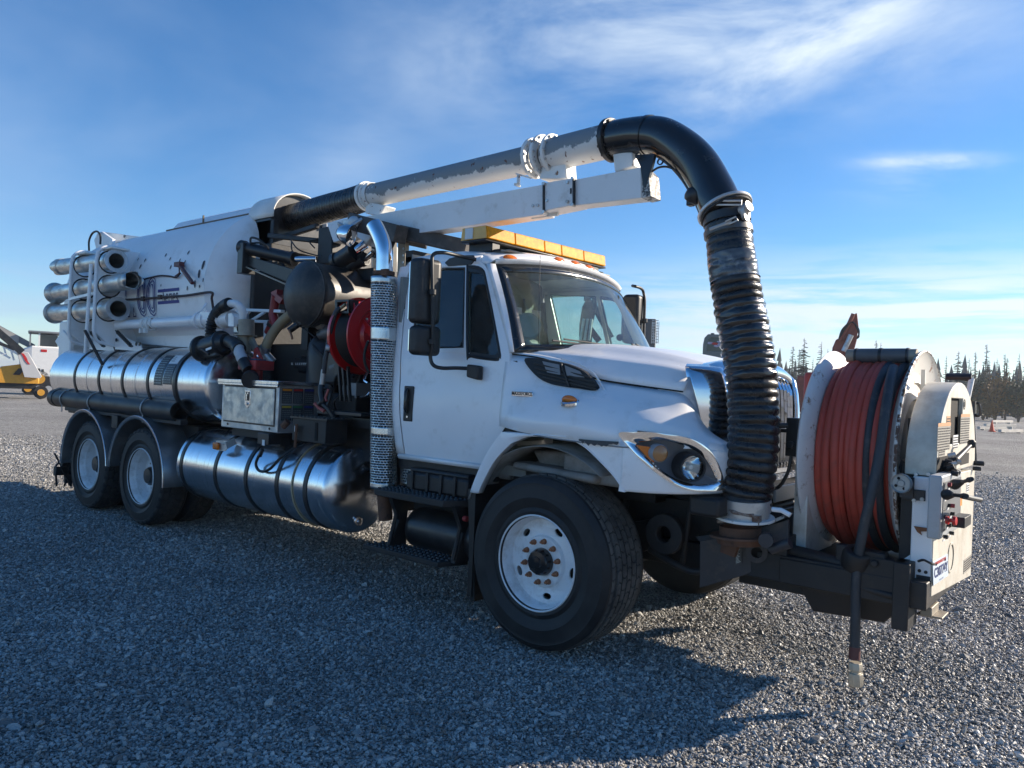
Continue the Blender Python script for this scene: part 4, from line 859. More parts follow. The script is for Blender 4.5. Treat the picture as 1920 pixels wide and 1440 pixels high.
# tailgate hood at the rear
mb = MB(); A = [(-9.2, -.26, 3.45), (-7.6, -.26, 3.50), (-8.95, -.26, 3.83), (-9.15, -.26, 3.80)]
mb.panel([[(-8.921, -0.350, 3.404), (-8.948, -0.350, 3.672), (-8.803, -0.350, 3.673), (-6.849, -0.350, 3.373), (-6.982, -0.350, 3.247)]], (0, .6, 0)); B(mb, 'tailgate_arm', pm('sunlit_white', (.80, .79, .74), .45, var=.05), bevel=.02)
mb = MB(); ring = [Vector((-8.455, -0.550, 3.348)), Vector((-8.540, -0.550, 3.491)), Vector((-8.443, -0.550, 3.572)), Vector((-8.305, -0.550, 3.588)), Vector((-7.953, -0.550, 3.452)), Vector((-7.937, -0.550, 3.291))]
mb.panel([ring], (0, .05, 0)); B(mb, 'hinge_plate', TANKP, bevel=.008)
mb = MB(); mb.tube(catmull([(-8.559, -0.600, 3.334), (-8.573, -0.600, 3.470), (-8.476, -0.600, 3.566), (-8.320, -0.600, 3.581), (-8.209, -0.600, 3.511), (-8.197, -0.600, 3.392)], 6), .014, 8); B(mb, 'hydraulic_hose', RUBBER)
mb = MB(); mb.lathe([(0, .022), (-.004, .022), (-.004, 0)], (-8.023, -0.360, 3.529), (0, 1, 0), 16); B(mb, 'drain_hole', BLACKP)
mb = MB(); p_ = Vector((-7.863, -0.500, 3.351)); mb.box(p_-Vector((.06, .02, .05)), p_+Vector((.08, .02, .06))); mb.box(Vector((-8.028, -1.000, 2.802))-Vector((.1, 0, .1)), Vector((-8.028, -1.000, 2.802))+Vector((.1, .3, .1))); B(mb, 'hinge_block', PANELW, bevel=.01)
mb = MB(); mb.box((-8.45, -.98, 1.62), (-8.1, -.7, 2.3)); mb.panel([[(-8.538, -1.000, 2.029), (-8.280, -1.000, 2.185), (-8.000, -1.000, 2.054), (-8.015, -1.000, 1.871), (-8.226, -1.000, 1.856)]], (0, .06, 0)); B(mb, 'rear_light_box', TANKP, bevel=.015)
# rock chips and decals on the tank side
r = random.Random(12); mb = MB()
for px, py, s in [p for p in (
    ((-6.722, -0.884, 2.955), 0, 1.0), ((-6.464, -0.856, 3.019), 0, 1.0), ((-5.768, -0.857, 3.016), 0, 1.2), ((-5.609, -0.883, 2.958), 0, .9), ((-5.352, -0.900, 2.912), 0, 1.2), ((-5.236, -0.866, 2.997), 0, 1.2), ((-5.217, -0.908, 2.890), 0, 1.0), ((-5.514, -0.920, 2.849), 0, 1.1),
    ((-4.789, -0.927, 2.822), 0, 2.1), ((-4.836, -0.945, 2.726), 0, 2.0), ((-4.902, -0.953, 2.627), 0, 1.8), ((-4.798, -0.953, 2.593), 0, .9), ((-4.730, -0.951, 2.657), 0, .9), ((-6.250, -0.870, 2.988), 0, 1.2), ((-6.300, -0.901, 2.911), 0, 1.3), ((-6.700, -0.870, 2.989), 0, .9), ((-5.057, -0.953, 2.583), 0, 1.1), ((-5.655, -0.952, 2.649), 0, .7))]:
    x, y, z = px; a0 = math.atan2(z-2.6, -y); w_ = .012*s; h_ = .026*s
    mb.add([on_deb(x+w_*math.cos(t)*r.uniform(.7, 1.2), a0+h_*math.sin(t)*r.uniform(.7, 1.2), .9545) for t in np.linspace(0, 6.283, 9)[:-1]], [tuple(range(8))])
B(mb, 'paint_chip', pm('dark_chip', (.04, .045, .06), .7), dt, smooth=False)
def ontank_text(txt, size, at_, outline=0, mat=BLUE, name='tank_number', **k):
    x0, y0, z0 = at_; a0 = math.atan2(z0-2.6, -y0)
    return textmesh(txt, size, name, mat, dt, lambda x, y, z: on_deb(x0+x, a0+y/.953, .9535+abs(z)*0+(.004 if z > 0 else 0)), outline=outline, **k)
ontank_text('2100', .60, (-6.239, -0.949, 2.510), outline=.006, spacing=1., sx=.80, bold=.012)
ontank_text('2100', .60, (-6.239, -0.949, 2.510), outline=.0035, spacing=1., sx=.80, bold=-.034)
ontank_text('Series', .24, (-5.450, -0.949, 2.514), mat=pm('navy', (.015, .02, .08), .5), name='series_lettering', shear=.25, sx=.62)
p1 = (-5.722, -0.953, 2.586); p2 = (-5.234, -0.953, 2.610); p3 = (-5.734, -0.942, 2.454); p4 = (-5.255, -0.942, 2.454)
mb = MB()
for pa, pb in ((p1, p2), (p3, p4)):
    a0 = math.atan2(pa[2]-2.6, -pa[1]); mb.grid([[on_deb(pa[0]+(p2[0]-p1[0])*i/4, a0+dz, .9545) for dz in (-.018, .018)] for i in range(5)])
B(mb, 'blue_stripe', BLUE, dt)
mb = MB(); mb.tube(catmull([(-6.206, -0.967, 2.726), (-5.920, -0.964, 2.747), (-5.668, -0.962, 2.757), (-5.437, -0.965, 2.737), (-5.285, -0.968, 2.716), (-5.206, -0.962, 2.758)], 6), .010, 7)
mb.tube(catmull([(-6.484, -0.976, 2.517), (-6.004, -0.976, 2.510), (-5.493, -0.976, 2.507), (-5.019, -0.975, 2.504), (-4.522, -0.976, 2.515), (-4.510, -0.968, 2.450), (-4.493, -0.955, 2.340), (-4.478, -0.949, 2.285)], 5), .013, 7)
mb.tube([(-6.870, -0.942, 2.208), (-6.875, -0.939, 2.945)], .004, 5)
B(mb, 'grease_line', pm('brown_hose', (.045, .022, .02), .6))
for pt in ((-6.020, -0.981, 2.510), (-5.607, -0.981, 2.511)): mb = MB(); mb.obox(pt, (.07, .03, .05)); B(mb, 'line_clip', pm('brown_hose', (.045, .022, .02), .6), bevel=.004)
mb = MB(); a = Vector((-5.226, -0.968, 2.852)); b = Vector((-4.761, -1.050, 2.612)); mb.beam(a, b, .035, .03); mb.box(a-Vector((.06, .03, .025)), a+Vector((.06, .03, .025))); mb.tube([a, Vector((-5.177, -0.988, 2.753)), Vector((-5.324, -0.961, 2.731))], .007, 6); B(mb, 'level_lever', pm('dark_red_lever', (.12, .03, .03), .5), bevel=.004)
# ================================================================== cab
def Ys(z): return float(np.interp(z, [1.05, 1.2, 1.42, 1.60, 1.70, 1.85, 2.62], [-1.015, -1.04, -1.052, -1.046, -1.032, -1.02, -.889]))
def interp_line(pts):   # pts (x, z) -> x at z
    zs = sorted(pts, key=lambda p: p[1]); return lambda z: float(np.interp(z, [p[1] for p in zs], [p[0] for p in zs]))
def xz(p): return (p[0], p[2])
xr = interp_line([xz(p) for p in ((-1.590, -0.884, 2.650), (-1.630, -0.908, 2.509), (-1.572, -0.982, 2.076), (-1.517, -1.030, 1.656), (-1.483, -1.040, 1.381), (-1.444, -1.030, 1.157))])
xf = interp_line([xz(p) for p in ((-0.791, -0.896, 2.578), (-0.614, -0.951, 2.254), (-0.437, -1.007, 1.928), (-0.414, -1.030, 1.763), (-0.395, -1.050, 1.544), (-0.410, -1.050, 1.398), (-0.633, -1.030, 1.132))])
ZB = 1.115; ZT = 2.60
# lower door skin, curved in profile
zs_ = list(np.linspace(ZB, 1.85, 14))
mb = MB(); mb.grid([[(xr(z)+.008+(xf(z)-xr(z)-.016)*i/6, Ys(z), z) for i in range(7)] for z in zs_]); low = mb
W1 = [(-1.541, -0.896, 2.577), (-1.007, -0.903, 2.541), (-0.894, -1.004, 1.944), (-1.410, -1.005, 1.936)]
W2 = [(-0.964, -0.902, 2.542), (-0.831, -0.907, 2.517), (-0.764, -0.924, 2.417), (-0.544, -1.007, 1.928), (-0.539, -1.015, 1.880), (-0.569, -1.018, 1.860), (-0.796, -1.015, 1.882), (-0.846, -1.009, 1.916), (-0.973, -0.908, 2.510)]
def onT(p, off=0): x, y, z = p; return (x, Ys(z)+off, z)
def inset(lp, s):
    c = sum((Vector(p) for p in lp), Vector())/len(lp); return [tuple(c+(Vector(p)-c)*s) for p in lp]
up_out = [(xr(1.85)+.008, Ys(1.85), 1.85), (xf(1.85)-.008, Ys(1.85), 1.85)]
for z in (1.95, 2.1, 2.25, 2.4, 2.5, 2.56): up_out.append((xf(z)-.008-(.03 if z > 2.5 else 0), Ys(z), z))
up_out += [(xf(2.56)-.08, Ys(2.59), 2.59), (xr(2.58)+.06, Ys(2.59), 2.59), (xr(2.54)+.012, Ys(2.54), 2.54)]
for z in (2.4, 2.2, 2.0): up_out.append((xr(z)+.008, Ys(z), z))
mb = MB(); mb.panel([up_out, W1[::-1], W2[::-1]], (0, .03, 0)); mb.join(low)
door = B(mb, 'door', PAINT, angle=30)
mk = mb.mirror(); doorL = B(mk, 'door', PAINT, angle=30)
for sgn in (1, -1):
    par = door if sgn == 1 else doorL
    mm = (lambda k: k) if sgn == 1 else (lambda k: k.mirror())
    k = MB(); k.panel([[onT(p, .018) for p in inset(W1, 1.01)]], (0, .004, 0)); B(mm(k), 'side_window', GLASS, par)
    k = MB(); k.panel([[onT(p, .016) for p in inset(W2, 1.0)]], (0, .004, 0)); B(mm(k), 'quarter_window', GLASS, par)
    k = MB()
    for W_ in (W1, W2): k.tube([onT(p, .004) for p in catmull(W_, 5, True)] if len(W_) > 4 else [onT(p, .004) for p in W_], .011, 6, closed=True)
    if True: k.panel([[onT(p, -.002) for p in catmull(inset(W2, 1.05), 4, True)], [onT(p, -.002) for p in catmull(inset(W2, .90), 4, True)][::-1]], (0, .01, 0))
    B(mm(k), 'window_seal', PLAST, par)
# door inner skin / cab shell, corner posts and back wall
for s in (-1, 1):
    mb = MB(); rows = []
    for z in list(np.linspace(ZB, 2.6, 18)):
        y = -Ys(z); x0 = xr(z); cr_ = .10; xb = x0-.15-(.0 if z < 2.3 else (z-2.3)*.12)
        tz = 1-max(0, (z-2.45)/.15)*.25
        rows.append([(x0-.004, s*(y-.03), z), (x0-.004, s*y, z), (x0-.05, s*y, z)]+[(xb+cr_-cr_*math.sin(a), s*(y-cr_+cr_*math.cos(a)), z) for a in np.linspace(.1, 1.57, 7)]+[(xb, s*(y-.3), z), (xb, 0, z)])
    mb.grid(rows); B(mb, 'cab_corner', PAINT, solid=.006, angle=50)
# black gap behind the door edge + sill + floor
mb = MB()
for s in (-1, 1):
    mb.grid([[(xr(z)-.02, s*(-Ys(z)-.012), z), (xr(z)+.04, s*(-Ys(z)-.012), z)] for z in zs_+[2.0, 2.3, 2.5]])
    mb.grid([[(xf(z)-.04, s*(-Ys(z)-.014), z), (xf(z)+.05, s*(-Ys(z)-.014), z)] for z in zs_])
mb.box((-1.55, -.98, 1.0), (-.55, .98, 1.10)); mb.box((-1.5, -.9, .98), (.2, .9, 1.06))
B(mb, 'door_jamb', PLAST)
mb = MB()
for s in (-1, 1): mb.grid([[(x, s*(1.035), ZB+.004), (x, s*1.045, ZB-.012), (x, s*1.03, ZB-.032), (x, s*.98, ZB-.035)] for x in (-1.50, -.6)])
B(mb, 'sill', PAINT, solid=.008)
# roof
def roof_pt(u, v):   # u 0 rear..1 front, v -1..1
    xrr, xff = -1.70, -.80+.20*(1-abs(v)**2.2)
    x = xrr+(xff-xrr)*u; a = abs(v); edge = .885
    zc = 2.775 - .030*(2*u-1)**2 - (.055*u**3)
    if a < .86: y = v/.86*.80; z = zc-.075*(a/.86)**2.4
    else: t = (a-.86)/.14; y = math.copysign(.80+(edge-.80)*math.sin(t*1.57), v); z = zc-.075-(zc-.075-2.585)*(1-math.cos(t*1.57))
    if u > .93: z -= (u-.93)/.07*.03
    if u < .08: z -= ((.08-u)/.08)**2*.16*(1 if a < .95 else .3)
    return (x, y, z)
mb = MB(); mb.grid([[roof_pt(u, v) for v in np.linspace(-1, 1, 41)] for u in [0, .02, .05, .08, .14, .25, .4, .55, .7, .8, .88, .93, .965, 1.]])
roof = B(mb, 'roof', PAINT, solid=.008, angle=60)
# windshield (bowed in plan) with its black border, and the A pillars
bl = (-0.419, -1.010, 1.910); tl_ = (-0.743, -0.898, 2.570)
def ws(u, v):   # u -1 (right side) ..1, v 0 bottom ..1 top
    xb = bl[0]+.30*(1-abs(u)**2.3); xt = tl_[0]+.17*(1-abs(u)**2.3)
    yb = .895-.0*v; yt = .80; zb = bl[2]-.0+.055*(1-u*u); zt = tl_[2]+.055*(1-u*u)-.01
    x = xb+(xt-xb)*v; y = u*(abs(bl[1])*.985*(1-v)+abs(tl_[1])*.955*v); z = zb+(zt-zb)*v
    x += .018*math.sin(v*math.pi)
    return (x, y, z)
us = np.linspace(-1, 1, 25); vs_ = np.linspace(0, 1, 9)
mb = MB(); mb.grid([[ws(u*.955, .05+.88*v) for u in us] for v in vs_]); wsh = B(mb, 'windshield', GLASS)
mb = MB()
def strip(f0, f1, n=24): mb.grid([[f0(i/n) for i in range(n+1)], [f1(i/n) for i in range(n+1)]])
off = lambda p: (p[0]+.004, p[1], p[2])
for a, b in ((lambda t: off(ws(-1+2*t, 0)), lambda t: off(ws((-1+2*t)*.94, .07))), (lambda t: off(ws(-1+2*t, 1.0)), lambda t: off(ws((-1+2*t)*.94, .90)))): strip(a, b)
for s in (-1, 1): strip(lambda t: off(ws(s, t)), lambda t: off(ws(s*.93, .06+.86*t)))
B(mb, 'windshield_border', GLOSSB, wsh, solid=.004)
for s in (-1, 1):
    mb = MB(); rows = []
    for t in np.linspace(0, 1, 10):
        p = ws(s, t); z = p[2]; xd = xf(z); yd = s*(-Ys(z))
        rows.append([(xd-.012, yd, z), ((xd+p[0])/2, s*(-Ys(z)+.0)-s*.002, z), (p[0]+.002, p[1]+s*.004, z), (p[0]-.03, p[1]-s*.05, z)])
    mb.grid(rows); B(mb, 'a_pillar', PAINT, solid=.006)
mb = MB()   # header between windshield and roof
mb.grid([[ws(u, 1.0) for u in us], [(ws(u, 1)[0]+.012, ws(u, 1)[1]*1.01, ws(u, 1)[2]+.035) for u in us], [(roof_pt(1, u)[0]-.005, roof_pt(1, u)[1], roof_pt(1, u)[2]+.0) for u in us]]); B(mb, 'roof_header', PAINT, solid=.006)
mb = MB()   # side roof rail between door top and roof
for s in (-1, 1): mb.grid([[(x, s*(-Ys(2.55)-.004), 2.55), (x, s*.893, 2.59), (x, s*.87, 2.63)] for x in (-1.66, -1.4, -1.1, -.86)])
B(mb, 'roof_rail', PAINT, solid=.006)
mb = MB(); p0 = Vector((-1.221, -0.893, 2.597)); p1 = Vector((-0.901, -0.893, 2.598))
mb.panel([[p0, p0+Vector((.05, 0, .03)), (p0+p1)/2+Vector((0, 0, .045)), p1+Vector((-.02, 0, .035)), p1, p1+Vector((-.04, 0, -.035)), p0+Vector((.04, 0, -.03))]], (0, -.012, 0)); B(mb, 'mirror_mount', PLAST, bevel=.008)
# interior
mb = MB(); mb.box((-1.56, -.96, 1.06), (-.3, .96, 1.12)); mb.grid([[(-1.60, y, z) for y in (-.96, .96)] for z in (1.1, 2.02)]); mb.grid([[(-1.63, y, z) for y in (-.86, .86)] for z in (2.42, 2.7)])
for y in (-.92, -.62, .62, .92): mb.box((-1.63, y-.05, 2.0), (-1.60, y+.05, 2.5))
for s in (-1, 1): mb.grid([[(x, s*.97, z) for x in (-1.5, -.55)] for z in (1.1, 1.8)])
mb.grid([[(x, y, 2.69) for y in (-.7, .7)] for x in (-1.6, -.75)])
B(mb, 'cab_lining', INTER, solid=.01)
mb = MB(); mb.grid([[(-.62+.32*(1-(y/.9)**2), y, 1.90-.02*abs(y)), (-.75, y, 1.90), (-.83, y, 1.82), (-.86, y, 1.3)] for y in np.linspace(-.88, .88, 13)]); mb.box((-.9, .25, 1.80), (-.78, .65, 1.93)); B(mb, 'dashboard', DASH, solid=.02, bevel=.004)
def seat(y, nm):
    mb = MB(); mb.box((-1.42, y-.24, 1.35), (-.98, y+.24, 1.50)); s_ = B(mb, nm, SEAT, bevel=.05, seg=4)
    mb = MB(); mb.hexa([(-1.5, y-.23, 1.48), (-1.38, y-.23, 1.46), (-1.38, y+.23, 1.46), (-1.5, y+.23, 1.48), (-1.56, y-.17, 2.12), (-1.45, y-.17, 2.12), (-1.45, y+.17, 2.12), (-1.56, y+.17, 2.12)]); B(mb, 'seat_back', SEAT, s_, bevel=.05, seg=4)
    mb = MB(); mb.box((-1.55, y-.14, 2.14), (-1.46, y+.14, 2.34)); B(mb, 'headrest', SEAT, s_, bevel=.045, seg=4)
    return s_
seat(-.48, 'seat'); seat(.48, 'seat')
mb = MB(); cst = Vector((-.92, .45, 1.90)); ax = Vector((-.55, 0, .83)).normalized(); u_ = ax.orthogonal().normalized(); v_ = ax.cross(u_)
mb.tube([cst+(u_*math.cos(t)+v_*math.sin(t))*.22 for t in np.linspace(0, 6.283, 33)[:-1]], .016, 8, closed=True); mb.tube([cst-u_*.22, cst-ax*.03, cst+u_*.22], .014, 6); mb.tube([cst-v_*.22, cst-ax*.03, cst+v_*.22], .014, 6); mb.tube([cst-ax*.3, cst-ax*.02], .035, 10)
B(mb, 'steering_wheel', PLAST)
# pale oval pad behind the windshield on the passenger side
mb = MB(); c_ = Vector((-0.660, -0.550, 2.130)); mb.lathe([(-.03, 0), (-.028, .06), (0, .105), (.02, .085), (.025, 0)], c_, (.8, -.6, .1), 28); o = B(mb, 'dash_fan', pm('pale_grey_green', (.42, .44, .36), .6), bevel=.0)
mb = MB(); mb.tube([c_+Vector((0, 0, -.1)), c_+Vector((.0, 0, -.2))], .02, 8); mb.box(c_+Vector((-.1, -.08, -.2)), c_+Vector((.08, .08, -.13))); B(mb, 'fan_stand', pm('pale_grey_green', (.42, .44, .36), .6), o, bevel=.01)
mb = MB(); mb.lathe([(0, 0), (0, .04), (.02, .036), (.02, 0)], (-1.065, -0.750, 2.133), (.3, -.9, 0), 16); mb.tube([Vector((-1.065, -0.750, 2.133)), Vector((-1.078, -0.720, 2.070))], .006, 5); mb.lathe([(0, 0), (0, .03), (.015, .028), (.015, 0)], (-0.563, 0.600, 2.132), (.6, -.8, 0), 14); B(mb, 'interior_mirror', PLAST)
# wipers
for u0, u1 in ((-.75, -.1), (.1, .75)):
    mb = MB(); a = Vector(ws(u0, .10))+Vector((.02, 0, .01)); b = Vector(ws(u1, .035))+Vector((.03, 0, .0)); mb.tube([a, b], .008, 5); mb.tube([Vector(ws(u0+.1, .13))+Vector((.015, 0, 0)), Vector(ws(u1-.1, .07))+Vector((.02, 0, 0))], .006, 5); B(mb, 'wiper', PLAST)
# door handle
hz0 = (-1.396, -1.050, 1.509); mb = MB()
mb.box(Vector(hz0)-Vector((.052, .006, .135)), Vector(hz0)+Vector((.052, .01, .135))); hd = B(mb, 'door_handle', PLAST, door, bevel=.02, seg=4)
mb = MB(); q_ = Vector(hz0)+Vector((-.008, -.02, 0)); mb.tube([q_+Vector((0, .014, .11)), q_+Vector((0, -.004, .09)), q_+Vector((0, -.006, -.04)), q_+Vector((0, .014, -.07))], .014, 8); B(mb, 'grip', GLOSSB, door)
mb = MB(); mb.lathe([(0, .010), (-.004, .009), (-.004, 0)], Vector(hz0)+Vector((.0, -.008, -.10)), (0, 1, 0), 12); B(mb, 'key_lock', ALU, door)
# mirrors
def mirrors(s):
    mm = (lambda k: k) if s == 1 else (lambda k: k.mirror().moved((.24, 0, .03)))
    k = MB(); arm = catmull([(-0.867, -0.930, 2.590), (-0.949, -1.020, 2.609), (-0.958, -1.160, 2.611), (-0.969, -1.240, 2.599)], 5)[:-1]+catmull([(-0.969, -1.240, 2.599), (-0.975, -1.270, 2.572), (-0.965, -1.280, 2.494), (-0.957, -1.270, 2.269), (-0.949, -1.260, 1.968), (-0.974, -1.250, 1.863), (-0.954, -1.240, 1.803), (-0.908, -1.200, 1.783), (-0.844, -1.120, 1.788), (-0.761, -1.070, 1.788)], 5)
    k.tube(arm, .0135, 10); root_ = B(mm(k), 'mirror_arm', PLAST)
    k = MB(); x0, _, z0 = (-0.773, -1.070, 1.818); x1, _, z1 = (-0.660, -1.070, 1.707); k.hexa([(x0-.0, -1.09, z1+.02), (x1, -1.09, z1), (x1, -1.03, z1), (x0, -1.03, z1+.02), (x0, -1.09, z0), (x1, -1.09, z0-.01), (x1, -1.03, z0-.01), (x0, -1.03, z0)]); B(mm(k), 'arm_base', PLAST, root_, bevel=.012, seg=3)
    xa, ya, za = (-1.176, -1.270, 2.553); xb, yb, zb = (-0.867, -1.270, 2.090)
    hx = .055
    def housing(pa, pb, nm):
        xa, _, za = pa; xb, _, zb = pb; cx_ = (xa+xb)/2-.02; w_ = .12
        k = MB(); k.hexa([(cx_-.05, -1.38, zb), (cx_+.06, -1.36, zb), (cx_+.09, -1.17, zb), (cx_-.07, -1.12, zb), (cx_-.05, -1.38, za), (cx_+.06, -1.36, za), (cx_+.09, -1.17, za), (cx_-.07, -1.12, za)])
        h_ = B(mm(k), nm, PLAST, root_, bevel=.038, seg=5)
        k = MB(); k.hexa([(cx_-.056, -1.36, zb+.03), (cx_-.05, -1.36, zb+.03), (cx_-.066, -1.14, zb+.03), (cx_-.073, -1.14, zb+.03), (cx_-.056, -1.36, za-.03), (cx_-.05, -1.36, za-.03), (cx_-.066, -1.14, za-.03), (cx_-.073, -1.14, za-.03)]); B(mm(k), 'mirror_glass', CHROME, root_)
    housing((-1.187, -1.260, 2.555), (-0.877, -1.260, 2.091), 'mirror_housing'); housing((-1.169, -1.260, 2.078), (-0.863, -1.260, 1.867), 'wide_angle_mirror')
    k = MB()
    for py in (548, 641): c_ = Vector((-0.954, -1.275, 2.314)) if py == 548 else Vector((-0.954, -1.265, 1.964)); k.lathe([(-.02, 0), (-.02, .026), (.02, .026), (.02, 0)], c_, (0, 0, 1), 12); k.beam(c_, c_+Vector((-.06, .05, 0)), .03, .03)
    B(mm(k), 'mirror_clamp', PLAST, root_, bevel=.004)
mirrors(1); mirrors(-1)
# roof marker lamps, light bar, aerial
for x, y in ((-.745, -.70), (-.615, -.20), (-.60, .0), (-.615, .20), (-.745, .70)):
    u = 1.0; rz = min((roof_pt(uu, vv) for uu in (.86, .90, .94, .97) for vv in np.linspace(-1, 1, 81)), key=lambda p: (p[0]-x)**2+(p[1]-y)**2)
    c_ = Vector((rz[0], rz[1], rz[2])); mb = MB(); d_ = Vector((1, math.copysign(.35, y) if abs(y) > .5 else 0, 0)).normalized(); e_ = Vector((-d_.y, d_.x, 0))
    rows = []
    for i in range(7):
        t = i/6*math.pi/2; rr_ = math.cos(t); rows.append([c_+d_*(.030*math.cos(a)*rr_+.0)+e_*(.062*math.sin(a)*rr_)+Vector((0, 0, .030*math.sin(t)-.004-.012*math.cos(a)*rr_)) for a in np.linspace(0, 6.283, 21)[:-1]])
    mb.grid(rows, closed=True); B(mb, 'roof_marker_lamp', AMBER)
LB0 = Vector((-1.02, -.80, 2.815)); LBd = Vector((.02, 1, .012)).normalized()
def seg(a, b, nm, mat, par, in_=0, zt=.055, zb=-.04):
    mb = MB(); x = LBd; y = Vector((LBd.y, -LBd.x, 0)).normalized()
    A = LB0+x*a; Bq = LB0+x*b; w_ = .135
    mb.hexa([A-y*w_+Vector((0, 0, zb)), A+y*w_+Vector((0, 0, zb)), Bq+y*w_+Vector((0, 0, zb)), Bq-y*w_+Vector((0, 0, zb)), A-y*(w_-.012)+Vector((0, 0, zt)), A+y*(w_-.012)+Vector((0, 0, zt)), Bq+y*(w_-.012)+Vector((0, 0, zt)), Bq-y*(w_-.012)+Vector((0, 0, zt))])
    return B(mb, nm, mat, par, bevel=.008)
YB_ = pm('amber_ribbed', (.68, .27, .004), .5, var=.35, scale=22, stretch=(6, 1, 1), dirt=(.50, .20, .01), dirt_at=(.45, .8), dirt_scale=26, spec=.12)
base_ = seg(-.01, 1.60, 'light_bar', BLACKP, TRUCK, zt=-.042, zb=-.06)
cuts = [0, .33, .70, .93, 1.25, 1.59]
for i in range(5): seg(cuts[i]+.003, cuts[i+1]-.003, 'light_bar_lens', YB_, base_)
seg(-.004, .0, 'end_cap', YELL, base_)
mb = MB(); c_ = LB0+Vector((-.045, -.0, 0)); mb.box(c_+Vector((-.04, -.012, -.035)), c_+Vector((.04, .0, .05))); B(mb, 'clear_lens', pm('clear_ribbed', (.62, .64, .64), .3), base_, bevel=.003)
mb = MB()
for t in (.12, 1.45):
    q_ = LB0+LBd*t; mb.box(q_+Vector((-.12, -.05, -.13)), q_+Vector((.12, .05, -.055))); mb.box(q_+Vector((-.19, -.03, -.13)), q_+Vector((.19, .03, -.11)))
B(mb, 'light_bar_foot', PLAST, base_, bevel=.01)
mb = MB(); mb.tube([(-.5, -.62, 1.93), (-0.532, -0.600, 2.644)], .0022, 5); mb.lathe([(0, .012), (.03, .006), (.03, 0)], (-.5, -.62, 1.93), (0, 0, 1), 10); B(mb, 'aerial', BLACKP)

# ================================================================== bonnet and wings
# hood upper: sections across the truck at stations along X
HX = [-.58, -.47, -.2, 0, .2, .4, .6, .76]
HC = [1.99, 2.0, 2.015, 2.01, 1.995, 1.97, 1.93, 1.885]      # centre height
HB = [.60, .60, .56, .54, .53, .52, .50, .48]                  # bulge half width
HS = [(.90, 1.925), (.895, 1.925), (.86, 1.905), (.83, 1.89), (.80, 1.87), (.765, 1.85), (.715, 1.83), (.66, 1.80)]   # shoulder
HE = [(.985, 1.90), (.975, 1.90), (.94, 1.87), (.905, 1.80), (.875, 1.745), (.85, 1.72), (.815, 1.70), (.78, 1.685)]   # lower seam
def hood_sec(i):
    zc = HC[i]; b = HB[i]; sy, sz = HS[i]; ey, ez = HE[i]; x = HX[i]
    z_b = sz+.62*(zc-sz)
    half = [(0, zc), (b*.5, zc-.004), (b*.85, zc-.018), (b*1.0, z_b+.012), (b*1.10, z_b-.014), ((b+sy)/2+.03, sz+.35*(z_b-sz)), (sy-.035, sz+.010), (sy-.008, sz-.006), (sy+.012, sz-.03), ((sy+ey)/2+.012, (sz+ez)/2-.0), (ey, ez)]
    return [(x, -y, z) for y, z in half[::-1]]+[(x, y, z) for y, z in half[1:]]
keys = [hood_sec(i) for i in range(len(HX))]
def dense(keys, n=5):
    cols = [catmull([k[j] for k in keys], n) for j in range(len(keys[0]))]; return [[cols[j][i] for j in range(len(cols))] for i in range(len(cols[0]))]
mb = MB(); mb.grid(dense(keys)); hood = B(mb, 'bonnet', PAINT, solid=.008, angle=70)
# wing (fender) surface, right side: I seam .. O shelf edge
FS = [ # x, then (y,z) section
 [(-.47, -.975, 1.893), (-.47, -1.02, 1.84), (-.47, -1.034, 1.74), (-.47, -1.044, 1.64), (-.47, -1.052, 1.54), (-.47, -1.058, 1.47), (-.46, -1.066, 1.40)],
 [(-.20, -.945, 1.862), (-.20, -.985, 1.81), (-.20, -1.005, 1.75), (-.20, -1.035, 1.68), (-.20, -1.09, 1.60), (-.20, -1.15, 1.50), (-.20, -1.19, 1.385)],
 [(.0, -.91, 1.79), (.0, -.945, 1.755), (.0, -.98, 1.715), (.0, -1.04, 1.66), (.0, -1.12, 1.60), (.0, -1.18, 1.49), (.0, -1.208, 1.37)],
 [(.2, -.88, 1.735), (.2, -.91, 1.712), (.2, -.965, 1.680), (.2, -1.04, 1.64), (.2, -1.125, 1.59), (.2, -1.185, 1.49), (.2, -1.213, 1.36)],
 [(.4, -.855, 1.71), (.4, -.89, 1.69), (.4, -.95, 1.655), (.4, -1.03, 1.615), (.4, -1.12, 1.56), (.4, -1.18, 1.47), (.4, -1.21, 1.355)],
 [(.6, -.82, 1.69), (.6, -.86, 1.66), (.61, -.92, 1.62), (.61, -1.00, 1.58), (.61, -1.09, 1.525), (.60, -1.165, 1.45), (.60, -1.20, 1.35)],
 [(.74, -.79, 1.672), (.75, -.825, 1.63), (.765, -.87, 1.58), (.775, -.93, 1.54), (.785, -1.01, 1.49), (.785, -1.10, 1.44), (.77, -1.162, 1.36)],
 [(.79, -.745, 1.63), (.82, -.77, 1.575), (.85, -.80, 1.53), (.87, -.85, 1.495), (.895, -.92, 1.46), (.905, -1.0, 1.42), (.90, -1.085, 1.36)],
 [(.82, -.71, 1.56), (.855, -.72, 1.51), (.89, -.74, 1.475), (.925, -.78, 1.45), (.965, -.83, 1.425), (.99, -.89, 1.40), (1.01, -.965, 1.36)],
 [(.85, -.68, 1.48), (.89, -.68, 1.45), (.93, -.69, 1.43), (.97, -.71, 1.415), (1.01, -.75, 1.40), (1.05, -.79, 1.38), (1.075, -.84, 1.35)],
 [(.88, -.64, 1.42), (.92, -.63, 1.405), (.96, -.63, 1.395), (1.0, -.64, 1.385), (1.04, -.66, 1.375), (1.07, -.69, 1.36), (1.09, -.72, 1.34)]]
wing = MB(); wing.grid(dense(FS, 6))
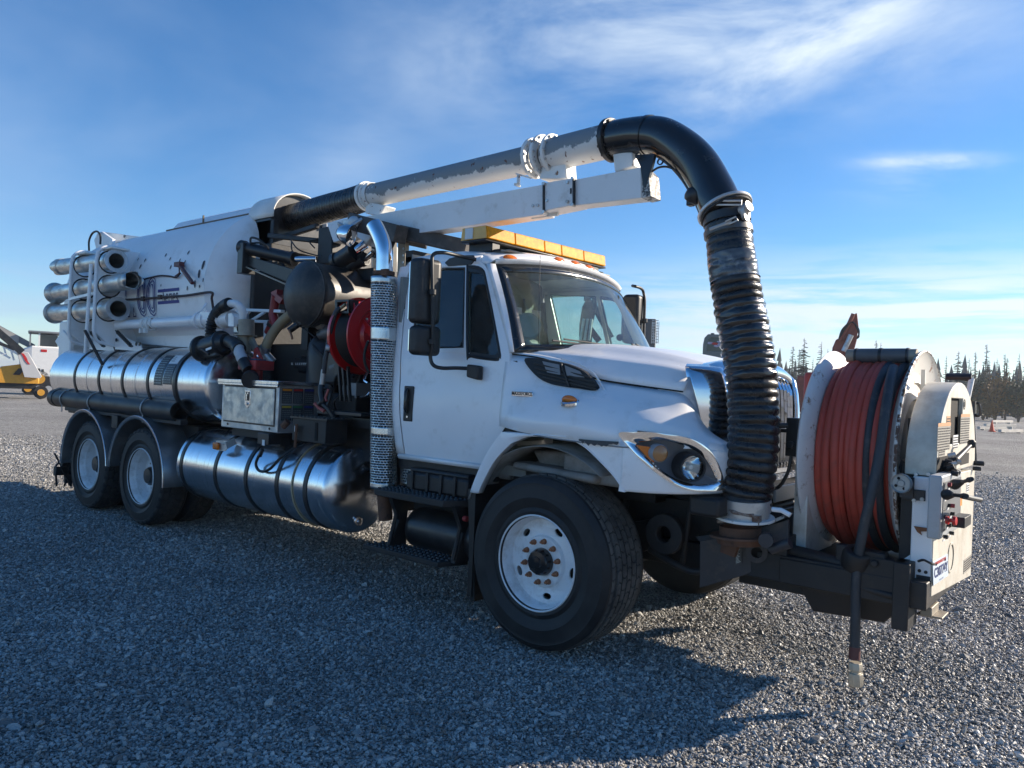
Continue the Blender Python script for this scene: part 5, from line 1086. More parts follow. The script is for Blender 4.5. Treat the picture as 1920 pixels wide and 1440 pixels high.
# front skirt from the shelf edge down, from the arch to the grille
O_ = [FS[i][-1] for i in (5, 6, 7, 8, 9, 10)]
def foot(p, z): return (p[0]-.0, p[1]*1.0, z)
Oc = catmull(O_, 10); Bc = []
for i, p in enumerate(Oc):
    t = i/(len(Oc)-1); Bc.append((p[0]-.012, p[1]+.006, 1.09+.02*t))
sk = [[(a[0]+(b[0]-a[0])*t+.010*math.sin(t*3.1), a[1]+(b[1]-a[1])*t-.010*math.sin(t*3.1), a[2]+(b[2]-a[2])*t) for a, b in zip(Oc, Bc)] for t in np.linspace(0, 1, 19)]
wing.grid(sk)
# wedge between the arch and the skirt, at Y=-1.2
arch_f = [(0.203, -1.208, 1.378), (0.340, -1.208, 1.327), (0.454, -1.207, 1.250), (0.549, -1.205, 1.175), (0.626, -1.200, 1.089)]
skx = [(q[0][0], q[0][1], q[0][2]) for q in sk]
arc = [Vector(p) for p in catmull(arch_f, 5)]
topx = Vector(FS[5][-1]); startx = Vector(FS[3][-1])
edge_r = [Vector(row[0]) for row in sk]                    # vertical edge x=.6 from top to bottom
poly = [Vector((FS[2][-1][0]+.10, -1.2, 1.366))]+[Vector((x, -1.2, z)) for x, z in ((.2, 1.362), (.3, 1.36), (.4, 1.357), (.5, 1.353))]+[Vector((.600, -1.2, 1.35))]+[Vector((p.x, -1.2, p.z)) for p in edge_r[1:]]+[Vector((p.x, -1.2, p.z)) for p in arc[::-1]]
poly = [p for i, p in enumerate(poly) if i == 0 or (p-poly[i-1]).length > .004]
wing.panel([poly], (0, .01, 0))
# rear lip of the arch
lipo = [(-0.610, -1.170, 0.936), (-0.540, -1.180, 1.079), (-0.439, -1.190, 1.240), (-0.324, -1.200, 1.367)]; lipi = [(-0.541, -1.170, 0.937), (-0.480, -1.180, 1.042), (-0.379, -1.190, 1.185), (-0.243, -1.200, 1.303)]
lo = catmull(lipo, 4); li = catmull(lipi, 4); topl = [Vector((-0.168, -1.203, 1.371)), Vector((-0.014, -1.206, 1.379)), Vector((0.203, -1.208, 1.381))]
botl = [Vector((-0.110, -1.203, 1.358)), Vector((0.021, -1.206, 1.369)), Vector((0.203, -1.208, 1.374))]
o1 = [Vector(p) for p in lo]+topl; i1 = [Vector(p) for p in li]+botl
while len(o1) < len(i1): o1.append(o1[-1])
wing.grid([[tuple(a+Vector((0, .045, .004))) for a in o1], [tuple(a+Vector((0, .0, 0))) for a in o1], [tuple((a+b)/2+Vector((0, -.006, 0))) for a, b in zip(o1, i1)], [tuple(b) for b in i1], [tuple(b+Vector((0, .05, .0))) for b in i1]])
wing.grid([[tuple(p) for p in arc], [tuple(p+Vector((0, .06, 0))) for p in arc]])
HIq = [(0.681, -1.188, 1.372), (0.752, -1.174, 1.393), (0.831, -1.132, 1.401), (0.899, -1.087, 1.387), (0.957, -1.029, 1.359), (1.003, -0.983, 1.321), (1.028, -0.935, 1.263), (1.046, -0.903, 1.199), (1.053, -0.889, 1.171), (1.018, -0.953, 1.160), (0.968, -1.018, 1.158), (0.905, -1.081, 1.180), (0.851, -1.121, 1.213), (0.796, -1.150, 1.258), (0.746, -1.175, 1.307), (0.701, -1.184, 1.343)]
tg = Vector((.78, .62, 0)).normalized(); h2 = [(Vector(p).dot(tg), p[2]) for p in HIq]; hx0 = sum(a for a, b in h2)/len(h2); hy0 = sum(b for a, b in h2)/len(h2); h2 = [(hx0+(a-hx0)*1.07, hy0+(b-hy0)*1.2) for a, b in h2]
def inpoly(x, y, P_):
    c = False
    for i in range(len(P_)):
        (x0, y0), (x1, y1) = P_[i], P_[i-1]
        if (y0 > y) != (y1 > y) and x < (x1-x0)*(y-y0)/(y1-y0)+x0: c = not c
    return c
def fkeep(f):
    c = sum((Vector(wing.v[i]) for i in f), Vector())/len(f)
    return not (len(f) == 4 and c.x > .5 and c.z < 1.44 and inpoly(c.dot(tg), c.z, h2))
wing.f = [f for f in wing.f if fkeep(f)]
for k, nm in ((wing, 'front_wing'), (wing.mirror(), 'front_wing')): wg = B(k, nm, PAINT, solid=.007, angle=50); 
RW = [c for c in TRUCK.children if c.name.startswith('front_wing')][0]
# shelf line under the wing, flaked paint, wheel house
mb = MB(); mb.tube([(p[0], p[1]-.006, p[2]-.003) for p in catmull([FS[i][-1] for i in range(1, 7)], 5)], .004, 5); B(mb, 'wing_seam', pm('seam_grey', (.22, .23, .24), .7), RW)
r = random.Random(9); top = [Vector(p) for p in catmull([(0.305, -1.222, 1.373), (0.439, -1.222, 1.373), (0.586, -1.222, 1.378)], 10)]; low_ = [p+Vector((0, -.0005, -.004-.034*math.sin(math.pi*min(1, (i+.5)/len(top)))**.6*r.uniform(.35, 1.15))) for i, p in enumerate(top)]
mb = MB(); mb.grid([[tuple(p) for p in top], [tuple(p) for p in low_]]); B(mb, 'bare_patch', pm('bare_primer', (.05, .055, .06), .6), RW, smooth=False)
mb = MB(); n = 18
for s in (-1, 1):
    rows = []
    for i in range(n+1):
        a = rad(52+104*i/n); rows.append([(0+.70*math.cos(a), s*1.16, .60+.70*math.sin(a)*1.0), (0+.71*math.cos(a), s*.62, .60+.72*math.sin(a))])
    mb.grid(rows)
LIN = pm('wheelhouse_liner', (.26, .255, .24), .7, var=.15, dirt=(.10, .09, .08), dirt_at=(.45, .75), dirt_scale=5)
B(mb, 'wheel_house', LIN, solid=.006)
mb = MB(); mb.beam((-.35, -.95, 1.14), (.35, -1.0, 1.12), .18, .05); mb.box((.05, -1.02, 1.08), (.5, -.72, 1.26)); mb.box((-.66, -.95, 1.02), (-.45, -.7, 1.2)); mb.hexa([(-.2, -.9, 1.1), (.05, -.9, 1.08), (.05, -.7, 1.08), (-.2, -.7, 1.1), (-.3, -.9, 1.24), (.1, -.9, 1.26), (.1, -.7, 1.26), (-.3, -.7, 1.24)]); B(mb, 'inner_bracket', LIN, bevel=.02)
mb = MB(); mb.panel([[(-.60, -1.14, .95), (-.56, -1.14, .14+.05), (-.60, -1.14, .19), (-.66, -1.14, .95)]], (0, .5, 0)); mb.box((-.62, -1.15, .22), (-.58, -.68, .98)); B(mb, 'splash_guard', RUBBER)
mb = MB()
for s in (-1, 1): mb.grid([[(p[0], -s*p[1], p[2]) for p in [FS[i][0] for i in (5, 6, 7, 8, 9, 10)]], [(a+.02, -s*(-b), z) for a, b, z in ((.745, .72, 1.78), (.77, .705, 1.70), (.79, .695, 1.62), (.81, .68, 1.53), (.835, .665, 1.45), (.86, .64, 1.40))]])
B(mb, 'cheek_filler', PAINT, solid=.006)
# hood seams and vent
mb = MB(); mb.tube(catmull([(x+.0, -HE[i][0]-.004, HE[i][1]-.0) for i, x in enumerate(HX)][1:], 5), .0045, 5); B(mb, 'bonnet_seam', pm('deep_black', (.004, .004, .004), .9), hood)
VS = [(-0.308, -1.000, 1.867), (-0.075, -0.985, 1.853), (0.091, -0.975, 1.817), (0.190, -0.965, 1.764), (0.259, -0.970, 1.674), (0.136, -1.000, 1.679), (-0.067, -1.015, 1.700), (-0.203, -1.015, 1.757)]
def flatY(pts, f): return [(p[0], f(p), p[2]) for p in pts]
# the vent follows the wing: a shallow black scoop standing 3 mm proud of it
vq = [Vector(p) for p in catmull(VS, 5, True)]
mb = MB(); mb.panel([[tuple(p+Vector((0, -.012, 0))) for p in vq]], (0, .04, 0)); vent = B(mb, 'bonnet_vent', pm('deep_plastic', (.012, .013, .014), .6), bevel=.004)
A_ = Vector(VS[0]); C_ = Vector(VS[4]); 
mb = MB()
for (a, b) in ((Vector((-0.226, -1.020, 1.838)), Vector((0.217, -0.985, 1.750))), (Vector((-0.207, -1.025, 1.806)), Vector((0.240, -0.987, 1.724))), (Vector((-0.179, -1.030, 1.775)), Vector((0.259, -0.990, 1.697))), (Vector((-0.133, -1.030, 1.744)), Vector((0.268, -0.990, 1.677)))): mb.beam(a, b, .012, .010)
mb.beam(Vector((-0.004, -1.010, 1.838)), Vector((0.079, -1.020, 1.684)), .012, .009)
B(mb, 'louvre', PLAST, vent, bevel=.002)
for a, b, c, d in (((-0.158, -1.016, 1.850), (-0.022, -1.008, 1.828), (-0.002, -1.020, 1.761), (-0.105, -1.028, 1.776)), ((0.019, -1.006, 1.825), (0.131, -0.995, 1.789), (0.170, -0.995, 1.749), (0.046, -1.015, 1.759))):
    mb = MB(); mb.panel([[Vector(q)+Vector((0, .004, 0)) for q in (a, b, c, d)]], (0, .004, 0)); B(mb, 'vent_mesh', pm('vent_grey', (.22, .23, .24), .6), vent)
# vent surround moulding
mb = MB(); mb.tube(catmull([Vector((-0.024, -0.985, 1.871)), Vector((0.104, -0.965, 1.838)), Vector((0.200, -0.950, 1.789)), Vector((0.258, -0.935, 1.719)), Vector((0.306, -0.950, 1.669))], 6), .007, 6); B(mb, 'vent_moulding', PAINT, hood)
# badge
bp_ = Vector((-0.253, -1.092, 1.625)); mb = MB(); mb.box(bp_+Vector((-.088, -.003, -.016)), bp_+Vector((.088, .004, .016))); bd = B(mb, 'badge', CHROME, RW, bevel=.002)
textmesh('MAXXFORCE', .032, 'badge_lettering', pm('badge_black', (.01, .01, .01), .4), RW, planar(bp_+Vector((0, -.0045, .002)), (1, 0, 0), (0, 0, 1)), bold=.0008, sx=.92)
# amber wing marker
c_ = Vector((0.161, -1.130, 1.600))+Vector((0, -.0, -.01)); mb = MB(); rows = []
for i in range(8):
    t = i/7*math.pi/2; rows.append([c_+Vector((.056*math.cos(a)*math.cos(t), .035*math.sin(a)*math.cos(t)-.03*math.sin(t)*.4, .034*math.sin(t)+.01)) for a in np.linspace(0, 6.283, 25)[:-1]])
mb.grid(rows, closed=True); B(mb, 'wing_marker_lamp', AMBER, RW)
mb = MB(); mb.lathe([(-.012, .05), (-.012, .066), (.004, .064), (.012, .054), (.012, .0)], c_+Vector((0, .01, .0)), (0, -.25, 1), 28); B(mb, 'marker_bezel', CHROME, RW)

# ================================================================== grille surround
def gside(s):   # chrome side cheek from the hood seam round to the front
    sec = []
    for z, wf, xb, xm, xfz in ((1.86, .50, .70, .80, .845), (1.84, .56, .72, .84, .89), (1.80, .585, .74, .86, .925), (1.70, .58, .765, .885, .95), (1.60, .57, .79, .90, .965), (1.50, .555, .81, .915, .975), (1.40, .54, .83, .93, .98), (1.30, .52, .85, .94, .985), (1.20, .50, .87, .95, .985)):
        sd = wf+.12*(1.86-1.2)/(1.9-1.2)
        sec.append([(xb, s*(wf+.13), z), (xb+.03, s*(wf+.115), z), (xm, s*(wf+.045), z), (xfz-.012, s*(wf+.005), z), (xfz, s*(wf-.012), z), (xfz+.004, s*(wf-.03), z), (xfz-.004, s*(wf-.05), z), (xfz-.03, s*(wf-.055), z)])
    return sec
mb = MB(); mb.grid(gside(-1)); mb.grid([[(x+.03, y*1.05, z) for x, y, z in rw_] for rw_ in gside(1)])
rows = []
for y in np.linspace(-1, 1, 25):
    a = abs(y); w_ = (.60 if y < 0 else .63)*y; e = (1-a**3.2); zt = 1.84+.065*e; xf_ = .90+.05*(1-a*a)+.015*(y+1)
    rows.append([(xf_-.19, w_*1.08, zt-.002-.02*a**4), (xf_-.10, w_*1.04, zt+.012-.03*a**4), (xf_-.03, w_, zt-.005-.03*a**5), (xf_+.004, w_*.985, zt-.03-.02*a**4), (xf_+.01, w_*.975, zt-.07), (xf_-.0, w_*.965, zt-.085), (xf_-.03, w_*.96, zt-.088)])
mb.grid(rows); gs = B(mb, 'grille_surround', CHROME, solid=.006, angle=60)
mb = MB(); mb.box((.80, -.53, 1.16), (.84, .57, 1.83)); B(mb, 'grille_backing', pm('deep_black', (.004, .004, .004), .9), gs)
for i in range(14):
    y = -.49+i*.98/13; w_ = .015; mb = MB(); rows = []
    for z in np.linspace(1.19, 1.80, 9):
        t = (1.80-z)/.61; yy = y*(1-.10*t); yy += .02*(y > 0)*y/.5; x = .935+.045*(1-(y/.55)**2)-.02+.03*math.sin(t*1.9)-.035*max(0, (z-1.72)/.08)+.03*(y+.5)
        rows.append([(x-.022, yy-w_*.5, z), (x-.004, yy-w_, z), (x+.008, yy, z), (x-.004, yy+w_, z), (x-.022, yy+w_*.5, z)])
    mb.grid(rows); B(mb, 'grille_bar', CHROME, gs, angle=50, solid=.002)
mb = MB(); mb.box((.84, -.52, 1.14), (.99, .52, 1.19)); B(mb, 'grille_base', CHROME, gs, bevel=.01)
# bumper behind the hose: bright bar and black valance
mb = MB(); mb.box((.93, -1.0, .98), (1.12, 1.12, 1.09)); mb.box((.98, -.6, .80), (1.1, 1.1, .975)); B(mb, 'bumper', BLACKS, bevel=.02)
mb = MB(); mb.box((1.121, -.2, 1.0), (1.14, .5, 1.10)); B(mb, 'bumper_plate', pm('bumper_white', (.7, .7, .68), .4), bevel=.006)

# ================================================================== headlamp, both sides
HL = [(0.578, -1.217, 1.424), (0.663, -1.205, 1.439), (0.756, -1.186, 1.445), (0.836, -1.144, 1.441), (0.922, -1.083, 1.428), (0.989, -1.016, 1.401), (1.032, -0.951, 1.350), (1.060, -0.899, 1.277), (1.078, -0.865, 1.194), (1.079, -0.856, 1.135), (1.043, -0.932, 1.121), (0.975, -1.029, 1.124), (0.903, -1.101, 1.151), (0.818, -1.154, 1.206), (0.732, -1.191, 1.273), (0.651, -1.207, 1.346)]
HI = [(0.681, -1.188, 1.372), (0.752, -1.174, 1.393), (0.831, -1.132, 1.401), (0.899, -1.087, 1.387), (0.957, -1.029, 1.359), (1.003, -0.983, 1.321), (1.028, -0.935, 1.263), (1.046, -0.903, 1.199), (1.053, -0.889, 1.171), (1.018, -0.953, 1.160), (0.968, -1.018, 1.158), (0.905, -1.081, 1.180), (0.851, -1.121, 1.213), (0.796, -1.150, 1.258), (0.746, -1.175, 1.307), (0.701, -1.184, 1.343)]
for s in (1, -1):
    mm = (lambda k: k) if s == 1 else (lambda k: k.mirror())
    ho = [Vector(p) for p in catmull(HL, 4, True)]; hi = [Vector(p) for p in catmull(HI, 4, True)]; cen = sum(ho, Vector())/len(ho); outn = Vector((.62, -.78, 0)).normalized()
    mid = [(a*.45+b*.55)+outn*.016 for a, b in zip(ho, hi)]
    back = [b-outn*.03 for b in hi]
    k = MB(); k.grid([[tuple(p-outn*.012) for p in ho]+[tuple(ho[0]-outn*.012)], [tuple(p+outn*.006) for p in ho]+[tuple(ho[0]+outn*.006)], [tuple(p) for p in mid]+[tuple(mid[0])], [tuple(p+outn*.004) for p in hi]+[tuple(hi[0]+outn*.004)], [tuple(p) for p in back]+[tuple(back[0])]])
    hp = B(mm(k), 'headlamp', CHROME, angle=60)
    k = MB(); cc_ = sum(back, Vector())/len(back); k.grid([[tuple(p) for p in back]+[tuple(back[0])], [tuple(p*.6+cc_*.4-outn*.035) for p in back]+[tuple(back[0]*.6+cc_*.4-outn*.035)], [tuple(p*.2+cc_*.8-outn*.05) for p in back]+[tuple(back[0]*.2+cc_*.8-outn*.05)]]); k.add([tuple(p*.2+cc_*.8-outn*.05) for p in back], [tuple(range(len(back)))])
    B(mm(k), 'headlamp_bucket', pm('bucket_grey', (.27, .28, .30), .42, .3), hp)
    lc = Vector((0.984, -1.068, 1.257)); d_ = Vector((.80, -.60, 0)).normalized()
    k = MB(); k.lathe([(-.10, .084), (-.01, .080), (.008, .080), (.014, .076), (.012, .070), (-.004, .066)], lc, d_, 36); B(mm(k), 'lamp_ring', PLAST, hp)
    k = MB(); k.lathe([(-.07, .0), (-.065, .02), (-.04, .045), (.0, .066)], lc, d_, 36); B(mm(k), 'reflector', CHROME, hp)
    k = MB(); k.lathe([(-.06, .0), (-.06, .012), (-.02, .012), (-.018, 0)], lc, d_, 14); B(mm(k), 'bulb', pm('bulb_white', (.8, .8, .78), .2), hp)
    k = MB(); k.lathe([(-.002, .067), (.008, .058), (.015, .03), (.017, .0)], lc, d_, 36)
    B(mm(k), 'lamp_glass', CLEAR, hp)
    tc_ = Vector((0.836, -1.185, 1.330)); k = MB(); k.lathe([(-.05, .052), (.004, .052), (.010, .047)], tc_, d_, 28); B(mm(k), 'indicator_ring', pm('bucket_grey', (.27, .28, .30), .42, .3), hp)
    k = MB(); k.lathe([(.006, .047), (.012, .034), (.017, .0)], tc_, d_, 28); k.lathe([(-.0, .047), (-.0, 0)], tc_, d_, 20); B(mm(k), 'indicator_lens', pm('smoked_amber', (.36, .17, .06), .25, coat=.5), hp)
    q4 = [(0.692, -1.208, 1.368), (0.787, -1.191, 1.363), (0.801, -1.183, 1.273), (0.757, -1.195, 1.303)]; k = MB(); k.panel([[Vector(p) for p in q4]], outn*.008); B(mm(k), 'side_indicator', AMBER, hp, bevel=.003)
# ================================================================== boom
T_ = lambda *p: [Vector(q) for q in p]
def pipe(a, b, R_, name, mat, parent=TRUCK, n=48, wall=.006, segs=1):
    a = Vector(a); b = Vector(b); L_ = (b-a).length; mb = MB(); mb.lathe([(0, R_-wall), (0, R_)]+[(L_*i/segs, R_) for i in range(1, segs+1)]+[(L_, R_-wall)], a, b-a, n, closed=True); return B(mb, name, mat, parent, angle=30)
def flange(c, d, R_, w_, name, mat, parent=TRUCK, bolts=0, inner=.10, bmat=None):
    mb = MB(); mb.lathe([(-w_/2, inner), (-w_/2, R_-.003), (-w_/2+.003, R_), (w_/2-.003, R_), (w_/2, R_-.003), (w_/2, inner)], c, d, 56, closed=True); f = B(mb, name, mat, parent, angle=30)
    if bolts:
        d = Vector(d).normalized(); u = d.orthogonal().normalized(); v = d.cross(u); mb = MB()
        for k in range(bolts): t = 2*math.pi*(k+.5)/bolts; mb.lathe([(-w_/2-.012, 0), (-w_/2-.012, .010), (w_/2+.012, .010), (w_/2+.012, 0)], Vector(c)+(u*math.cos(t)+v*math.sin(t))*(R_-.018), d, 6)
        B(mb, 'flange_bolts', bmat or ALUD, f, smooth=False)
    return f
# boom tube paint: white, worn through to grey primer along the crown
def worn_tube():
    mt = bpy.data.materials.new('worn_boom_paint'); mt.use_nodes = True; t = mt.node_tree; b = t.nodes['Principled BSDF']; nn = t.nodes.new; lk = t.links.new
    co = nn('ShaderNodeTexCoord'); sp = nn('ShaderNodeSeparateXYZ'); lk(co.outputs['Object'], sp.inputs[0])
    no = nn('ShaderNodeTexNoise'); no.inputs['Scale'].default_value = 4.5; no.inputs['Detail'].default_value = 12; no.inputs['Roughness'].default_value = .72; lk(co.outputs['Object'], no.inputs[0])
    mr = nn('ShaderNodeMapRange'); mr.inputs[1].default_value = 3.32; mr.inputs[2].default_value = 3.44; mr.inputs[3].default_value = -.26; mr.inputs[4].default_value = .21; lk(sp.outputs['Z'], mr.inputs[0])
    mt_band = nn('ShaderNodeMapRange'); mt_band.inputs[1].default_value = 3.50; mt_band.inputs[2].default_value = 3.545; mt_band.inputs[3].default_value = 0; mt_band.inputs[4].default_value = -.05; lk(sp.outputs['Z'], mt_band.inputs[0])
    ad = nn('ShaderNodeMath'); ad.operation = 'ADD'; lk(no.outputs[0], ad.inputs[0]); lk(mr.outputs[0], ad.inputs[1])
    a2 = nn('ShaderNodeMath'); a2.operation = 'ADD'; lk(ad.outputs[0], a2.inputs[0]); lk(mt_band.outputs[0], a2.inputs[1])
    th = nn('ShaderNodeMapRange'); th.inputs[1].default_value = .57; th.inputs[2].default_value = .605; lk(a2.outputs[0], th.inputs[0])
    mx = nn('ShaderNodeMix'); mx.data_type = 'RGBA'; lk(th.outputs[0], mx.inputs[0]); mx.inputs[6].default_value = (.70, .69, .66, 1); mx.inputs[7].default_value = (.21, .235, .25, 1)
    n2 = nn('ShaderNodeTexNoise'); n2.inputs['Scale'].default_value = 18; n2.inputs['Detail'].default_value = 8; lk(co.outputs['Object'], n2.inputs[0])
    r2 = nn('ShaderNodeMapRange'); r2.inputs[1].default_value = .66; r2.inputs[2].default_value = .70; lk(n2.outputs[0], r2.inputs[0])
    m2 = nn('ShaderNodeMix'); m2.data_type = 'RGBA'; lk(r2.outputs[0], m2.inputs[0]); lk(mx.outputs[2], m2.inputs[6]); m2.inputs[7].default_value = (.13, .05, .03, 1); lk(m2.outputs[2], b.inputs['Base Color'])
    rr = nn('ShaderNodeMapRange'); rr.inputs[3].default_value = .45; rr.inputs[4].default_value = .6; lk(th.outputs[0], rr.inputs[0]); lk(rr.outputs[0], b.inputs['Roughness'])
    bp = nn('ShaderNodeBump'); bp.invert = True; bp.inputs['Strength'].default_value = .3; bp.inputs['Distance'].default_value = .003; lk(th.outputs[0], bp.inputs['Height']); lk(bp.outputs[0], b.inputs['Normal'])
    return mt
WORN = worn_tube()
bs, bm_, bf, be = T_((-2.843, -0.320, 3.438), (-0.722, -0.440, 3.440), (-0.601, -0.450, 3.439), (0.001, -0.530, 3.426))
bt = pipe(bs, bm_, .108, 'boom_tube', WORN, segs=20); pipe(bf, be, .121, 'boom_tube', WORN, segs=8)
d_ = (bm_-bs).normalized()
flange(bs, d_, .135, .02, 'boom_flange', OLDW, bolts=8, inner=.1); pipe(bs-d_*.02, bs+d_*.07, .121, 'flange_neck', OLDW)
flange(Vector((-0.748, -0.440, 3.440)), d_, .155, .03, 'boom_flange', OLDW, bolts=12); flange(Vector((-0.656, -0.445, 3.441)), d_, .162, .028, 'boom_flange', OLDW, bolts=12); flange(Vector((-0.557, -0.455, 3.439)), d_, .150, .024, 'boom_flange', OLDW, bolts=12)
flange(be, d_, .152, .035, 'elbow_flange', BLACKP, bolts=12, bmat=BLACKS)
# tube saddles
for a, b, c, e in (((-0.655, -0.500, 3.256), (-0.381, -0.520, 3.213), (-0.398, -0.520, 3.353), (-0.622, -0.500, 3.393)), ((0.070, -0.580, 3.183), (0.227, -0.590, 3.194), (0.214, -0.590, 3.293), (0.046, -0.580, 3.324)), ((-2.838, -0.380, 3.262), (-2.596, -0.400, 3.211), (-2.527, -0.400, 3.297), (-2.829, -0.380, 3.373))):
    mb = MB(); mb.panel([T_(a, b, c, e)], (0, .14, 0)); B(mb, 'tube_saddle', OLDW, bevel=.01)
# box beam
def beamseg(tl_, tr_, br, bl_, nm, mat, wd=.15, par=TRUCK, bev=.008):
    mb = MB(); mb.panel([T_(tl_, tr_, br, bl_)], (0, wd, 0)); return B(mb, nm, mat, par, bevel=bev)
BM = pm('boom_white', (.76, .76, .75), .42, var=.04, scale=3, dirt=(.50, .46, .40), dirt_at=(.55, .85), dirt_scale=7, dirt_rough=.7, coat=.1)
beamseg((-3.016, -0.420, 3.217), (-0.550, -0.580, 3.179), (-0.538, -0.580, 2.956), (-2.307, -0.460, 2.975), 'boom_beam', BM)
beamseg((-0.249, -0.610, 3.165), (0.331, -0.660, 3.157), (0.341, -0.660, 2.951), (-0.239, -0.610, 2.978), 'boom_beam', BM, .13)
beamseg((-0.530, -0.600, 3.184), (-0.238, -0.620, 3.177), (-0.228, -0.620, 2.982), (-0.519, -0.600, 2.973), 'beam_collar', BM, .17)
mb = MB()
for p in ((-0.505, -0.605, 2.963), (-0.516, -0.605, 3.173), (-0.234, -0.625, 2.981), (-0.243, -0.625, 3.169)): mb.lathe([(-.02, 0), (-.02, .013), (.02, .013), (.02, 0)], p, (0, 1, 0), 8)
for p in ((-0.488, -0.600, 3.048), (-0.290, -0.620, 3.012), (-0.297, -0.620, 3.151), (-0.640, -0.570, 3.033), (-0.591, -0.575, 3.030)): mb.lathe([(-.012, 0), (-.012, .012), (.01, .012)], p, (0, 1, 0), 8)
B(mb, 'beam_bolts', ALUD); mb = MB(); mb.beam(Vector((-0.521, -0.605, 3.181)), Vector((-0.510, -0.605, 2.967)), .012, .02, up=(0, 1, 0)); mb.beam(Vector((-0.237, -0.627, 3.171)), Vector((-0.227, -0.627, 2.976)), .012, .02, up=(0, 1, 0)); mb.box(Vector((-0.263, -0.624, 3.084))-Vector((.006, 0, .02)), Vector((-0.263, -0.624, 3.084))+Vector((.006, .003, .02))); B(mb, 'collar_strip', BLACKS)
mb = MB(); mb.panel([T_((0.338, -0.665, 3.158), (0.388, -0.665, 3.109), (0.411, -0.665, 2.952), (0.344, -0.665, 2.946))], (0, .14, 0)); B(mb, 'beam_end_cap', pm('flaked_end', (.05, .05, .05), .6, dirt=(.5, .5, .48), dirt_at=(.48, .52), dirt_scale=30), bevel=.004)
mb = MB(); mb.panel([T_((0.271, -0.655, 3.249), (0.424, -0.655, 3.232), (0.418, -0.668, 3.170), (0.374, -0.668, 3.012), (0.354, -0.668, 3.015), (0.324, -0.668, 3.160))], (0, .03, 0)); B(mb, 'elbow_bracket', BLACKP, bevel=.004)
mb = MB(); mb.tube([(-0.803, -0.560, 3.226), (-0.840, -0.520, 3.298)], .014, 7); mb.beam(Vector((-0.854, -0.530, 3.314)), Vector((-0.704, -0.530, 3.260)), .02, .012); mb.lathe([(-.03, 0), (-.03, .012), (.03, .012), (.03, 0)], (-0.805, -0.570, 3.212), (0, 1, 0), 8); mb.box(Vector((-0.694, -0.500, 3.005)), Vector((-0.450, -0.520, 2.962))+Vector((0, 0, -.012))); B(mb, 'boom_latch', OLDW, bevel=.002)
# elbow
ep = catmull([tuple(be), (0.145, -0.540, 3.421), (0.285, -0.550, 3.404), (0.436, -0.565, 3.356), (0.598, -0.585, 3.242), (0.719, -0.600, 3.114), (0.814, -0.620, 2.971), (0.873, -0.640, 2.866), (0.909, -0.650, 2.787)], 6)
mb = MB(); mb.tube(ep, [.128+.001*math.sin(i*.5) for i in range(len(ep))], 36); elb = B(mb, 'boom_elbow', GLOSSB, angle=60)
iw = [j for j in range(len(ep)) if j > 12]
def ring_on(path, i, R_, w_, nm, mat, par=TRUCK, n=40):
    c = Vector(path[i]); d = (Vector(path[min(i+1, len(path)-1)])-Vector(path[max(i-1, 0)])).normalized(); mb = MB(); mb.lathe([(-w_/2, R_-.02), (-w_/2, R_), (w_/2, R_), (w_/2, R_-.02)], c, d, n, closed=True); return B(mb, nm, mat, par, angle=30)
ring_on(ep, 13, .134, .03, 'elbow_band', GLOSSB)
mb = MB(); wl = [Vector(p)+(Vector((-.75, -.25, -.62)).normalized()*.128) for p in ep[14:]]; mb.tube(wl, .012, 7); B(mb, 'wear_strip', BLACKP, elb)
mb = MB()
mb.tube(catmull([(0.409, -0.660, 3.114), (0.459, -0.660, 3.134), (0.524, -0.660, 3.128), (0.594, -0.660, 3.087), (0.665, -0.660, 3.009), (0.705, -0.670, 2.954)], 6), .007, 6)
mb.lathe([(-.006, .016), (-.006, .022), (.006, .022), (.006, .016)], (0.315, -0.680, 3.229), (0, 1, 0), 16, closed=True); mb.lathe([(-.006, .016), (-.006, .022), (.006, .022), (.006, .016)], (0.480, -0.680, 3.164), (0, 1, 0), 16, closed=True)
B(mb, 'control_cable', RUBBER)
mb = MB(); c_ = Vector((0.734, -0.680, 2.911)); ax_ = Vector((.55, -.1, .8)); mb.lathe([(-.045, 0), (-.045, .05), (-.02, .062), (.02, .062), (.045, .045), (.045, 0)], c_, ax_, 20); mb.box(c_-Vector((.05, .02, .06)), c_+Vector((-.01, .03, .02)))
B(mb, 'cleanout_cap', BLACKP, elb, bevel=.006); mb = MB(); mb.tube([c_+Vector((.03, -.03, .07)), c_+Vector((.06, -.02, .09)), c_+Vector((.05, -.03, .0))], .014, 7); B(mb, 'cap_clamp', ALUD, elb)
# coupling between elbow and hose
cd2 = (Vector((0.909, -0.650, 2.787))-Vector((0.842, -0.630, 2.915))).normalized()
cc0 = Vector((0.922, -0.650, 2.806))
flange(cc0, cd2, .170, .02, 'coupling_flange', ALUD, inner=.11); flange(cc0+cd2*.022, cd2, .160, .016, 'coupling_flange', BLACKS, inner=.11)
mb = MB(); q_ = Vector((0.965, -0.800, 2.821)); mb.tube([q_+Vector((-.06, 0, .012)), q_+Vector((.12, .02, -.006)), q_+Vector((.12, .02, -.03)), q_+Vector((-.06, 0, -.012)), q_+Vector((-.06, 0, .012))], .007, 6); k_ = Vector((1.075, -0.720, 2.780)); mb.lathe([(-.04, 0), (-.04, .03), (.04, .035), (.04, 0)], k_, (.8, -.2, .3), 12); mb.lathe([(-.01, .02), (-.01, .05), (.01, .05), (.01, .02)], k_+Vector((.01, 0, -.02)), (1, 0, 0), 20, closed=True); B(mb, 'clamp_lever', ALUD)
